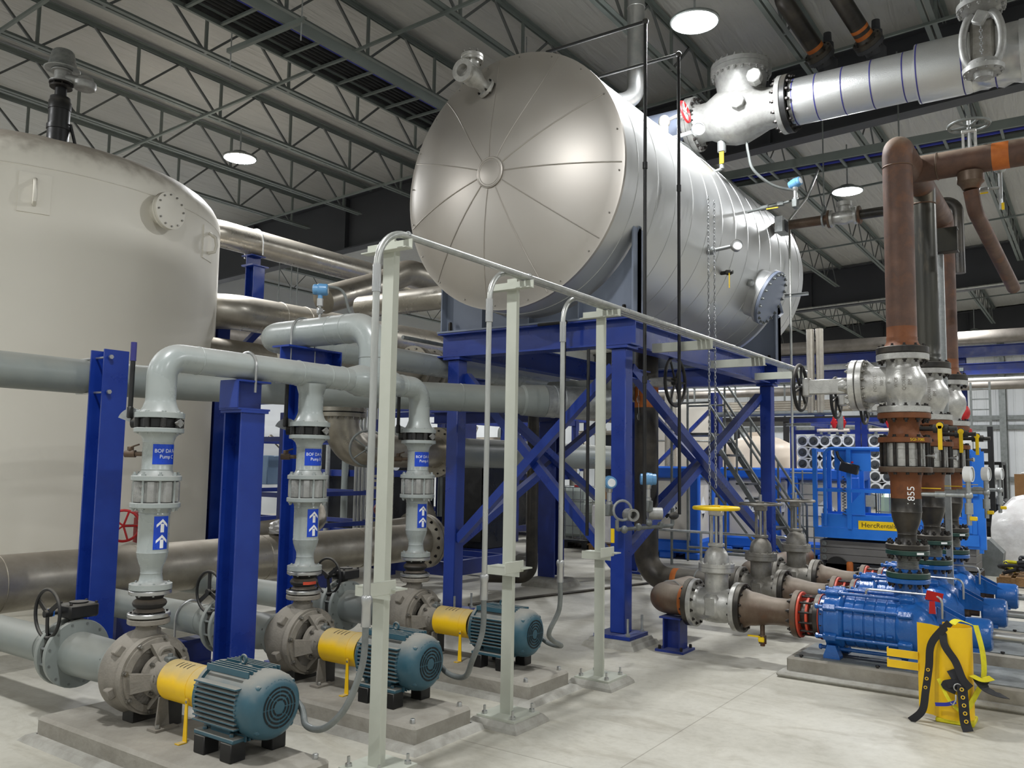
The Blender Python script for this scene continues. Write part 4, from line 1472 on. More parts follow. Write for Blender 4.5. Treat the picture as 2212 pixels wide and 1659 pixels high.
# ---------------------------------------------------------------- suction lines with gear-operated valves
for i in range(3):
    x0 = xs[i]
    who = WHO[i]
    sp = thing('suction_spool', 'dusty grey flanged suction pipe behind the %s pump' % who, 'pipe', (x0, 5.0, .2), 'suction spools')
    MB().lathe((x0, 4.725, SZ), Y, [(-.018, .15), (.012, .15), (.014, .1), (.06, .105), (.2, .125), (.46, .13), (.5, .13)], 36).build('pipe', M['grey_pipe'], sp)
    flange((x0, 5.225, SZ), Y, .205, .03, M['grey_pipe'], sp)
    circ(sp, (x0, 4.715, SZ), Y, .128, 8, .014, .1, M['bolt_dark'], .5)
    gv = thing('gear_butterfly_valve', 'black gear operated butterfly valve with handwheel behind the %s pump' % who, 'valve', (x0, 5.29, .2), 'gear butterfly valves')
    MB().lathe((x0, 5.2585, SZ), Y, [(0, .15), (.003, .175), (.06, .175), (.063, .15)], 40).build('body', M['black_iron'], gv)
    MB().box((x0, 5.29, SZ + .195), (.06, .05, .1), ch=.01).build('neck', M['black'], gv)
    gb = MB().box((x0 + .02, 5.29, SZ + .255), (.19, .15, .085), ch=.012)
    gb.cyl((x0 + .02, 5.29, SZ + .295), (x0 + .02, 5.29, SZ + .307), .055, n=20)
    gb.build('gearbox', M['black'], gv)
    for bx in (-1, 1):
        for by in (-1, 1):
            head(gv, (x0 + .02 + bx * .08, 5.29 + by * .06, SZ + .297), Z, .009, .01, M['bolt_dark'])
    hc = V((x0 - .155, 5.32, SZ + .25))
    MB().cyl((x0 - .06, 5.32, SZ + .25), hc, .013, n=10).build('shaft', M['black'], gv)
    wh = MB().ring(hc, X, .145, .0105, 40, 10)
    wh.build('handwheel', M['black'], gv)
    spk = MB()
    for k in range(3):
        a = 2 * PI * k / 3 + .5 + i
        spk.bar(hc, hc + V((.005, math.cos(a) * .142, math.sin(a) * .142)), .03, .008, up=X)
    spk.cyl(hc - X * .02, hc + X * .025, .022, n=12)
    spk.build('spoke', M['black'], gv)
    if i == 0:
        MB().box(hc + V((.03, .02, .0)), (.012, .07, .035)).build('tag_strip', M['lift_blue'], gv, 0)
    circ(gv, (x0, 5.29, SZ), Y, .182, 12, .015, .135, M['galv_dull'], .5)
    sl = thing('suction_pipe', 'long grey suction pipe running back to the beige tank from the %s pump' % who, 'pipe', (x0, 7, .27), 'suction pipes')
    yend = [8.2, 8.2, 8.2][i]
    flange((x0, 5.324, SZ), Y, .205, .03, M['grey_pipe'], sl)
    MB().cyl((x0, 5.35, SZ), (x0, yend, SZ), .112, n=32).build('pipe', M['grey_pipe'], sl)
    MB().ring((x0, 5.56, SZ), Y, .1125, .004, 36, 6).build('weld_seam', M['grey_pipe'], sl)
    for yy in (() if i == 0 else (5.75,)):
        st = MB().beam((x0 - .2, yy, .13), (x0 + .2, yy, .13), .2, .13, .008, .01)
        st.box((x0, yy, .015), (.44, .2, .03))
        st.build('pipe_stool', M['blue_dark'], sl, 0)
        MB().tube([(x0 + .128 * math.cos(a), yy, SZ + .128 * math.sin(a)) for a in [PI * k / 14 for k in range(15)]] , .009, 8).tube([(x0 + .128, yy, SZ), (x0 + .128, yy, .22)], .009, 8).tube([(x0 - .128, yy, SZ), (x0 - .128, yy, .22)], .009, 8).build('u_bolt', M['zinc'], sl)

# ================================================================ beige tank on the left
bt = thing('storage_tank', 'huge beige cylindrical storage tank with a shallow domed roof', 'tank', (5.07, 11.2, 0))
BC = V((5.07, 11.2, 0))
prof = [(0, 2.4), (4.62, 2.4), (4.70, 2.395), (4.78, 2.37), (4.86, 2.325), (4.93, 2.26), (4.99, 2.17), (5.04, 2.05), (5.08, 1.9), (5.15, 1.5), (5.22, 1.0), (5.26, .5), (5.28, 0)]
MB().lathe(BC, Z, prof, 128, cap0=True).build('shell', M['tank_beige'], bt, 30)
MB().ring(BC + Z * 4.585, Z, 2.401, .005, 96, 6).build('rim_seam', M['tank_beige'], bt)
MB().ring(BC + Z * 2.6, Z, 2.4005, .004, 96, 6).build('course_seam', M['tank_beige'], bt)
nd = V((.18, -.983, 0)).normalized()
nc = BC + nd * 2.39 + V((0, 0, 4.42))
nz = MB().lathe(nc, nd, [(-.1, .15), (.12, .15), (.12, .215), (.15, .215)], 36).build('nozzle', M['tank_beige'], bt)
MB().lathe(nc + nd * .154, nd, [(0, .215), (.03, .215), (.033, .21)], 40).build('blind_flange', M['tank_beige'], nz)
circ(nz, nc + nd * .16, nd, .182, 12, .02, .085, M['steel_bolt'], .2)
for ang in (-56, -112):
    ld = V((math.cos(R_(ang)), math.sin(R_(ang)), 0))
    lu = V((-ld.y, ld.x, 0))
    lc = BC + ld * 2.4 + V((0, 0, 4.3))
    lb = MB().box((0, 0, 0), (.02, .3, .42), Matrix.Rotation(R_(ang), 3, 'Z'))
    lb.v = [p + lc for p in lb.v]
    lb.build('lug_pad', M['tank_beige'], bt, 0)
    MB().tube([lc + ld * .02 + V((0, 0, .14)), lc + ld * .1 + V((0, 0, .08)), lc + ld * .12 + V((0, 0, -.02)), lc + ld * .1 + V((0, 0, -.1)), lc + ld * .02 + V((0, 0, -.12))], .022, 8).build('lifting_lug', M['tank_beige'], bt)
# vent unit on the roof
bp = V((4.50, 9.25, 5.0))
b = thing('breather_vent', 'black pipe and silver breather vent standing on the beige tank roof', 'vent', bp)
MB().lathe(bp, Z, [(0, .125), (.22, .125), (.225, .135), (.30, .135), (.305, .122), (.56, .122), (.565, .13), (.70, .13), (.72, .118), (.78, .115), (.80, .07), (.95, .065)], 28).build('vent_pipe', M['black'], b)
MB().lathe(bp + Z * .95, Z, [(0, .13), (.03, .13), (.03, .07), (.06, .07), (.06, .14), (.085, .14)], 28).build('flange_pair', M['bolt_dark'], b)
MB().lathe(bp + Z * 1.03, Z, [(0, .14), (.025, .14), (.03, .09), (.2, .085), (.2, .12), (.22, .12)], 28).build('valve_body', M['cast_silver'], b)
sd = V((.75, -.45, 0)).normalized()
q = bp + Z * 1.12
MB().lathe(q, sd, [(.04, .085), (.2, .08), (.28, .09)], 24).lathe(q + sd * .26 - Z * .12, Z, [(0, .12), (.03, .135), (.11, .135), (.13, .11), (.2, .09)], 24).build('vacuum_port', M['cast_silver'], b)
MB().lathe(bp + Z * 1.26, Z, [(0, .2), (.012, .21), (.02, .2), (.06, .165), (.30, .13), (.33, .11), (.34, 0)], 32, cap0=True).build('weather_hood', M['galv'], b)
MB().ring(bp + Z * 1.61, X, .02, .006, 14, 6).build('hood_ring', M['galv'], b)
circ(b, bp + Z * 1.0, Z, .12, 8, .012, .09, M['bolt_dark'])
MB().cyl(bp + sd * .2 + V((0, 0, 0)), bp + sd * .13 + V((0, 0, .35)), .02, n=8).build('stay', M['black'], b)
b.scale = (.88, .88, .66)

# ---------------------------------------------------------------- blue columns
c = thing('support_column', 'blue steel column with short cap beam clamping the grey header', 'column', (3.47, RY, 0), 'blue pipe columns')
cm = MB().beam((3.47, 4.5, .02), (3.47, 4.5, 1.885), .178, .178, .01, .014, up=Y)
cm.build('column_shaft', M['blue_steel'], c, 0)
MB().box((3.47, 4.5, .012), (.3, .3, .022)).build('base_plate', M['blue_steel'], c, 0)
MB().box((3.47, 4.5, 1.894), (.21, .21, .016)).build('cap_plate', M['blue_steel'], c, 0)
MB().beam((3.35, 4.5, 1.998), (3.59, 4.5, 1.998), .19, .2, .01, .012).build('cap_beam', M['blue_steel'], c, 0)
MB().box((3.345, 4.5, 1.998), (.008, .18, .166)).build('end_plate', M['blue_steel'], c, 0)


def ubolt(x, y, z, r, legs, parent, ax=X, rr=.0085):
    s = Y if abs(V(ax).x) > .5 else X
    mb = MB()
    pts = [V((x, y, z)) + s * r + Z * -legs] + [V((x, y, z)) + s * (r * math.cos(a)) + Z * (r * math.sin(a)) for a in [PI * k / 18 for k in range(19)]] + [V((x, y, z)) - s * r - Z * legs]
    mb.tube(pts, rr, 8)
    o = mb.build('u_bolt', M['zinc'], parent)
    return o


ubolt(3.47, RY, HZ, R6 + .01, .17, c)
c = thing('support_column', 'tall blue steel column strapped to the long grey pipe beside the beige tank', 'column', (3.6, 6.35, 0), 'blue pipe columns')
MB().beam((3.6, 6.35, .02), (3.6, 6.35, 2.42), .2, .2, .01, .015, up=Y).build('column_shaft', M['blue_steel'], c, 0)
MB().box((3.6, 6.35, .012), (.32, .32, .022)).build('base_plate', M['blue_steel'], c, 0)
for z in (2.09, 2.36):
    mb = MB().tube([(3.54, 6.24, z), (3.54, 6.46, z), (3.54, 6.62, z), (3.54, 6.7, z), (3.54, 6.72, 2.225)], .009, 8)
    mb.lathe((3.54, 6.235, z), -Y, [(0, .018), (.018, .018)], 6)
    mb.build('u_bolt', M['zinc'], c)
c = thing('support_column', 'blue steel column with wide cap beam under the raised grey loop', 'column', (4.7, 5.3, 0), 'blue pipe columns')
MB().beam((4.64, 5.3, .02), (4.64, 5.3, 2.27), .19, .2, .01, .014, up=Y).build('column_shaft', M['blue_steel'], c, 0)
MB().box((4.64, 5.3, .012), (.3, .3, .022)).build('base_plate', M['blue_steel'], c, 0)
MB().beam((4.4, 5.3, 2.39), (4.95, 5.3, 2.39), .215, .2, .01, .014).build('cap_beam', M['blue_steel'], c, 0)
MB().box((4.96, 5.3, 2.39), (.012, .2, .215)).build('end_plate', M['blue_steel'], c, 0)
ubolt(4.63, 5.3, LZ, .126, .26, c, Y)

# ---------------------------------------------------------------- long grey pipe in front of the beige tank
g = thing('process_pipe', 'long grey pipe running from the beige tank side past the pump risers', 'pipe', (4, 6.5, 2.1))
P = [(1.0, 6.61, 2.222), (4.1, 6.6, 2.222), (5.05, 6.06, 2.222), (7.05, 4.80, 2.23)]
MB().tube(route(P, 2.2, 8), .136, 36).build('pipe', M['grey_pipe'], g, 60)
d = (V(P[3]) - V(P[2])).normalized()
for k in (.35, 1.0, 1.72):
    MB().ring(V(P[2]) + d * k, d, .1365, .004, 36, 6).build('weld_seam', M['grey_pipe'], g)
MB().lathe(V(P[3]), d, [(0, .136), (.02, .155), (.25, .165)], 36).build('pipe_sleeve', M['grey_pipe'], g)
e = V(P[3]) + d * .25
g2 = thing('jacketed_pipe', 'pale metal jacketed pipe passing behind the blue column of the vessel frame', 'pipe', e)
MB().lathe(e + d * .003, d, [(0, .15), (0, .165), (.1, .165), (.105, .17), (.13, .17), (.135, .165), (.19, .165), (.195, .17), (.215, .17), (.22, .165), (.75, .165)], 36).build('jacket', M['galv'], g2)

# big stainless pipe on the floor
f = thing('floor_pipe', 'large dull stainless pipe lying low across the back of the pumps', 'pipe', (4, 7.3, .3))
MB().cyl((.5, 7.3, .56), (8.45, 7.3, .56), .232, n=48).build('pipe', M['stainless'], f)
MB().lathe((8.45, 7.3, .56), X, [(0, .232), (.03, .3), (.03, .345), (.08, .345)], 40).build('flange', M['stainless'], f)
MB().lathe((8.54, 7.3, .56), X, [(0, .345), (.05, .345), (.05, .26), (.2, .24), (.4, .15), (.45, .12)], 40).build('reducer', M['stainless'], f)
circ(f, (8.535, 7.3, .56), X, .305, 16, .022, .16, M['bolt_dark'])
for x in (3.3, 4.45, 5.9, 7.3):
    MB().ring((x, 7.3, .56), X, .2325, .005, 48, 6).build('weld_seam', M['stainless'], f)
for x in (1.8, 4.3, 6.6):
    mb = MB()
    mb.box((x, 7.3, .165), (.2, .5, .33))
    mb.build('cradle', M['blue_dark'], f, 0)
pb = thing('plastic_bag', 'crumpled clear white plastic bag lying on the floor pipe', 'bag', (6.15, 7.3, .79))
mb = MB().ell((6.25, 7.28, .86), (.2, .12, .1), 26, 16)
rr = random.Random(4)
for k in range(len(mb.v)):
    v = mb.v[k]
    s = 1 + rr.uniform(-.16, .2) + .18 * math.sin(9 * v.x + 5 * v.z)
    mb.v[k] = V((6.25 + (v.x - 6.25) * s, 7.28 + (v.y - 7.28) * s, max(.80, .86 + (v.z - .86) * s)))
mb.build('bag', M['film'], pb, 0)

# large flanged elbow main behind the risers
w1 = thing('elbow_main', 'large dull flanged elbow pipe dropping behind the middle riser', 'pipe', (6.9, 7.2, 1.4))
MB().tube(route([(6.9, 7.2, 2.9), (6.9, 7.2, 1.72), (8.6, 7.2, 1.72)], .36, 14), .205, 40).build('pipe', M['rust_mixed'] if False else M['stainless'], w1, 60)
mb = MB().lathe((6.9, 7.2, 2.09), Z, [(0, .28), (.045, .28)], 40)
mb.build('flange', M['stainless'], w1)
MB().lathe((6.9, 7.2, 2.15), Z, [(0, .28), (.045, .28)], 40).build('flange', M['stainless'], w1)
MB().lathe((6.9, 7.2, 2.135), Z, [(0, .26), (.015, .26)], 40).build('gasket', M['black'], w1)
circ(w1, (6.9, 7.2, 2.14), Z, .245, 16, .016, .16, M['steel_bolt'])
MB().lathe((8.6, 7.2, 1.72), X, [(0, .33), (.06, .33)], 40).build('flange', M['stainless'], w1)
w2 = thing('elbow_main', 'dull grey main pipe running on behind the crossed blue braces', 'pipe', (10, 7.2, 1.5))
MB().lathe((8.70, 7.2, 1.72), X, [(0, .33), (.06, .33), (.062, .24), (.2, .22), (.4, .205), (5.2, .205)], 40).build('pipe', M['grey_pipe'], w2)
circ(w2, (8.68, 7.2, 1.72), X, .285, 16, .022, .19, M['bolt_dark'])
hv = thing('handwheel_valve', 'small valve with thin grey handwheel in front of the elbow main', 'valve', (6.9, 6.72, 1.7))
hc = V((6.86, 6.72, 1.73))
MB().ring(hc, (-.75, -.66, 0), .2, .014, 36, 8).build('handwheel', M['galv_dull'], hv)
sp = MB().ell(hc, (.035, .035, .035), 10, 8)
_, u, wv = frame((-.75, -.66, 0))
for k in range(5):
    a = 2 * PI * k / 5
    sp.cyl(hc, hc + (u * math.cos(a) + wv * math.sin(a)) * .195, .009, n=6)
sp.build('spoke', M['galv_dull'], hv)
MB().cyl(hc, hc + V((.3, .25, -.02)), .016, n=8).cyl(hc + V((.18, .14, -.02)), hc + V((.36, .3, -.02)), .05, n=14).build('stem', M['galv_dull'], hv)

# flanged line with check valve at the vessel frame's near side
w3 = thing('check_valve_line', 'dull grey flanged pipe with bolted check valve above the long grey pipe', 'pipe', (7.4, 6.55, 2.5))
MB().cyl((5.6, 6.6, 2.69), (7.42, 6.6, 2.69), .2, n=36).build('pipe', M['stainless'], w3)
MB().lathe((7.42, 6.6, 2.69), X, [(0, .2), (.0, .26), (.05, .26)], 36).build('flange', M['stainless'], w3)
MB().lathe((7.48, 6.6, 2.69), X, [(0, .26), (.05, .26), (.055, .22), (.1, .215), (.2, .24), (.27, .21), (.28, .26), (.33, .26)], 36).build('valve_body', M['pump_iron'], w3)
MB().lathe((7.82, 6.6, 2.69), X, [(0, .26), (.05, .26), (.055, .2), (4.3, .2)], 36).build('pipe', M['grey_pipe'], w3)
circ(w3, (7.47, 6.6, 2.69), X, .23, 12, .024, .13, M['steel_bolt'])
circ(w3, (7.81, 6.6, 2.69), X, .23, 12, .024, .13, M['bolt_dark'])
w3b = thing('drain_line', 'thin grey conduit crossing in front of the bolted check valve', 'conduit', (7, 6.2, 2.9))
MB().tube([(6.7, 6.1, 2.92), (7.5, 6.1, 2.92), (9.6, 6.1, 2.86)], .022, 10).build('tube', M['galv_dull'], w3b)

# stainless overhead mains behind
s1 = thing('overhead_main', 'shiny stainless main sloping out from behind the beige tank high up', 'pipe', (8, 10.5, 4.6))
MB().tube(route([(5.9, 13.6, 4.88), (7.3, 10.5, 4.88), (12.3, 10.5, 4.88), (12.3, 9.3, 4.6)], .45, 10), .2, 36).build('pipe', M['stainless_clean'], s1, 60)
ubolt(8.13, 10.5, 4.88, .21, .22, s1, X, .012)
s2 = thing('overhead_main', 'stainless main with weld rings behind the raised grey loop', 'pipe', (8, 9.8, 3.4))
MB().tube(route([(6.2, 12.0, 3.62), (7.2, 9.8, 3.62), (12.8, 9.6, 3.66), (14.5, 9.2, 3.5)], .5, 8), .245, 36).build('pipe', M['stainless_clean'], s2, 60)
for x in (8.05, 8.5, 10.1):
    MB().ring((x, 9.8 - (x - 7.2) * .036, 3.62 + (x - 7.2) * .007), (1, -.036, .007), .247, .006, 36, 6).build('weld_seam', M['stainless_clean'], s2)
s3 = thing('overhead_main', 'stainless main rising to an elbow beside the silver vessel', 'pipe', (9, 9, 4))
MB().tube(route([(8.2, 9.0, 3.86), (9.35, 9.0, 4.3), (9.75, 8.8, 4.55), (11.3, 8.6, 4.45), (12.4, 8.4, 4.1)], .35, 8), .2, 32).build('pipe', M['stainless'], s3, 60)
s4 = thing('overhead_main', 'dull stainless main under the raised grey loop near the beige tank', 'pipe', (8, 9.5, 2.9))
MB().cyl((6.6, 9.62, 3.0), (12.0, 9.4, 3.0), .19, n=32).build('pipe', M['stainless'], s4)
s5 = thing('elbow_pipe', 'short stainless elbow pipe beside the grey saddle of the vessel', 'pipe', (8.5, 6.9, 3.6))
MB().tube(route([(11.5, 6.6, 3.72), (8.35, 6.6, 3.72), (8.35, 8.4, 3.72)], .28, 10), .155, 32).build('pipe', M['stainless_clean'], s5, 60)
MB().ring((8.66, 6.6, 3.72), X, .156, .008, 32, 6).build('weld_seam', M['stainless'], s5)
s6 = thing('pipe_main', 'dark dull pipe running under the vessel platform', 'pipe', (9, 6.2, 2.3))
MB().cyl((8.3, 6.05, 2.42), (12.5, 6.05, 2.42), .2, n=32).build('pipe', M['stainless'], s6)
s7 = thing('pipe_main', 'black curved pipe hanging under the vessel platform', 'pipe', (9, 5, 2.4))
MB().tube(route([(9.0, 5.9, 2.28), (8.95, 5.0, 2.3), (8.95, 4.4, 2.6), (8.95, 4.3, 2.9)], .3, 8), .08, 20).build('pipe', M['mill_black'], s7, 60)

# blue bracket frame at the tank's edge
bf = thing('bracket_frame', 'blue bracket frame carrying the shiny overhead main by the beige tank', 'bracket', (7.45, 10.3, 0))
MB().beam((7.45, 10.3, .02), (7.45, 10.3, 3.52), .2, .2, .012, .016, up=Y).build('column', M['lift_blue'] if False else M['blue_steel'], bf, 0)
MB().beam((7.3, 10.4, 3.62), (8.3, 10.4, 3.62), .2, .2, .012, .016).build('arm', M['blue_steel'], bf, 0)
MB().beam((8.13, 10.45, 3.73), (8.13, 10.45, 4.5), .2, .2, .012, .016, up=Y).build('upright', M['blue_steel'], bf, 0)
MB().box((8.13, 10.45, 4.5), (.3, .26, .02)).build('cap_plate', M['blue_steel'], bf, 0)
MB().beam((8.0, 10.5, 4.59), (8.26, 10.5, 4.59), .16, .24, .012, .014).build('cap_beam', M['blue_steel'], bf, 0)
MB().bar((7.6, 10.4, 2.9), (8.2, 10.4, 3.52), .1, .09).build('knee_brace', M['blue_steel'], bf, 0)
bf2 = thing('bracket_frame', 'dark blue braced post standing behind the beige tank edge', 'bracket', (7.6, 10.0, 0))
MB().beam((7.62, 10.05, .02), (7.62, 10.05, 2.0), .16, .16, .01, .012, up=Y).build('column', M['blue_dark'], bf2, 0)
MB().bar((7.45, 9.9, .05), (7.62, 10.0, .7), .1, .05).build('knee_brace', M['blue_dark'], bf2, 0)

# red hose valve near the tank foot
rv = thing('hydrant_valve', 'red handwheel valve half hidden behind the tall blue column', 'valve', (4.8, 8.1, 0))
hc = V((4.72, 7.9, .92))
MB().ring(hc, (-.6, -.8, 0), .15, .013, 32, 8).build('handwheel', M['red'], rv)
_, u, wv = frame((-.6, -.8, 0))
sp = MB()
for k in range(5):
    a = 2 * PI * k / 5
    sp.cyl(hc, hc + (u * math.cos(a) + wv * math.sin(a)) * .145, .01, n=6)
sp.build('spoke', M['red'], rv)
MB().cyl(hc, (5.0, 8.08, .9), .014, n=8).cyl((5.0, 8.08, .62), (5.0, 8.08, .98), .055, n=14).ell((5.0, 8.08, 1.02), (.06, .06, .05)).build('body', M['dark_red'], rv)
MB().cyl((5.0, 8.08, .02), (5.0, 8.08, .62), .05, n=14).ell((4.98, 8.1, .62), (.2, .14, .12)).build('foot_pipe', M['pump_iron'], rv)

# blue pipe-rack columns behind the crossed braces
for (cx, cy, lb) in ((9.62, 6.02, 'dark blue column on a concrete foot behind the crossed braces'), (11.95, 7.76, 'dark blue column farther back behind the crossed braces')):
    k = thing('rack_column', lb, 'column', (cx, cy, 0), 'rack columns')
    MB().beam((cx, cy, .12), (cx, cy, 2.2), .25, .25, .012, .02, up=X).build('column_shaft', M['blue_dark'], k, 0)
    fo = MB().lathe((cx, cy, 0), Z, [(0, .40), (.06, .37), (.1, .3)], 4)
    for q in range(len(fo.v)):
        p = fo.v[q] - V((cx, cy, 0))
        fo.v[q] = V((cx + (p.x - p.y) * .7071, cy + (p.x + p.y) * .7071, p.z))
    fo.build('concrete_foot', M['grout'], k, 0)
mb = MB().beam((9.4, 7.9, 2.22), (9.4, 5.7, 2.22), .16, .14, .01, .012)
tag(mb.build('rack_beam', M['blue_dark'], None, 0), 'dark blue beam under the pale jacketed pipe behind the braces', 'beam')
ft = thing('floor_rod', 'long thin rusty rod lying on the floor behind the pumps', 'rod', (9, 5.4, 0))
MB().cyl((7.62, 5.84, .016), (11.2, 4.9, .016), .016, n=8).build('rod', M['mill_black'], ft)
vp = thing('drop_pipe', 'black vertical drain pipe turning in at the floor beyond the third pump', 'pipe', (8.7, 6.1, 0))
MB().tube(route([(9.05, 5.95, 2.3), (9.05, 5.95, .16), (8.75, 6.5, .16)], .16, 8), .075, 20).build('pipe', M['mill_black'], vp, 60)

# ================================================================ blue multistage pumps on the right
PX0, PZ, PRY, DXP = 7.0, .43, 1.22, 1.15
WP = ['nearest', 'middle', 'farthest']


def blue_pump(x0, i):
    w = WP[i]
    pd = thing('pump_plinth', 'grey concrete plinth with peeling paint under the %s blue pump' % w, 'plinth', (x0, .6, 0), 'pump plinths')
    MB().box((x0 + .05, .55, .075), (.68, 3.0, .14), ch=.012).build('plinth_block', M['pad_concrete'], pd, 20)
    MB().box((x0 + .05, .55, .022), (.84, 3.12, .044), ch=.018).build('skirt', M['grout'], pd, 20)
    MB().box((x0 + .05, .55, .149), (.6, 2.9, .008)).build('base_frame', M['galv_dull'], pd, 0)
    for yy in (1.95, 1.4, .7, .2, -.3):
        head(pd, (x0 - .24, yy, .145), Z, .016, .02, M['bolt_dark'])
    p = thing('multistage_pump', 'glossy blue multistage pump with long tie rods, %s of the three' % w, 'pump', (x0, 1.4, .153), 'blue pumps')
    B = M['pump_blue']
    c = (x0, 1.80, PZ)
    st = [(.14, .19)]
    for k in range(5):
        a = .15 + k * .075
        st += [(a, .193), (a + .005, .2), (a + .066, .2), (a + .07, .193)]
    st += [(.54, .19)]
    MB().lathe(c, -Y, st, 40, False, False).build('stage_casing', B, p, 30)
    MB().lathe(c, -Y, [(-.04, .13), (-.04, .165), (-.005, .165), (0, .2), (.012, .225), (.12, .225), (.14, .21), (.15, .19)], 40).build('suction_head', B, p, 30)
    MB().lathe((x0, 1.28, PZ), -Y, [(-.02, .17), (0, .2), (.03, .215), (.13, .22), (.19, .2), (.24, .16), (.26, .12), (.3, .1)], 40).build('discharge_head', B, p, 40)
    nb = MB()
    nb.lathe((x0, PRY, PZ + .1), Z, [(0, .14), (.08, .125), (.14, .1), (.2, .095), (.325, .095)], 28)
    nb.build('discharge_nozzle', B, p, 50)
    flange((x0, PRY, .755), Z, .152, .034, B, p, 'discharge_flange')
    for a in (28, 62, 118, 152, 208, 242, 298, 332):
        ca, sa = math.cos(R_(a)), math.sin(R_(a))
        q = V((x0 + .236 * ca, 1.8, PZ + .236 * sa))
        MB().cyl(q + V((0, .03, 0)), q + V((0, -.60, 0)), .0135, n=10).build('tie_rod', B, p)
        for yy in (1.745, 1.215):
            b_ = MB().box((0, 0, 0), (.062, .1, .05), Matrix.Rotation(-R_(a), 3, 'Y'), ch=.008)
            b_.v = [v + V((q.x - ca * .012, yy, q.z - sa * .012)) for v in b_.v]
            b_.build('rod_boss', B, p)
        head(p, q + V((0, .028, 0)), Y, .02, .022, M['pump_blue'])
    for k in range(5):
        b_ = MB().box((x0 - .196, 1.80 - .18 - k * .075, PZ - .06), (.024, .04, .016), ch=.003)
        b_.build('casting_pad', B, p)
    for yy in (1.74, 1.16):
        for s in (-1, 1):
            f_ = MB().prism([(-.06, 0), (.06, 0), (.06, .02), (.03, .1), (-.03, .1), (-.06, .02)], (x0 + s * .19, yy, .1535), Y, Z, (-s * .1, 0, 0))
            f_.build('foot', B, p, 0)
            head(p, (x0 + s * .165, yy + .045, .174), Z, .014, .02, M['steel_bolt'])
    # bearing bracket and housing
    bb = MB()
    for s in (-1, 1):
        bb.prism([(0, 0), (.0, .16), (-.26, .03), (-.26, -.01)], (x0 + s * .085 - .01, 1.02, PZ + .02), Y, Z, (.02, 0, 0))
    bb.box((x0, .88, PZ - .1), (.17, .28, .03))
    bb.build('bearing_bracket', B, p, 0)
    MB().lathe((x0, .86, PZ), -Y, [(0, .085), (.02, .115), (.16, .115), (.18, .1), (.185, .05)], 32).build('bearing_housing', B, p)
    MB().lathe((x0, 1.0, PZ), -Y, [(0, .07), (.05, .07), (.06, .045), (.12, .045)], 20).build('gland', M['rust_mixed'], p)
    MB().lathe((x0, .70, PZ), -Y, [(0, .03), (.2, .03), (.2, .036), (.26, .036), (.26, .055), (.29, .055), (.29, .072), (.315, .072), (.315, .05), (.34, .05), (.34, .072), (.365, .072), (.365, .055), (.4, .055), (.4, .036), (.8, .036)], 28).build('shaft', M['zinc'], p, 30)
    MB().tube(route([(x0 - .1, 1.5, PZ + .205), (x0 - .1, 1.5, PZ + .26), (x0 - .1, 1.15, PZ + .26), (x0 - .12, .98, PZ + .26), (x0 - .12, .98, PZ + .1)], .05, 5), .009, 8).build('balance_line', M['zinc'], p)
    return pd, p


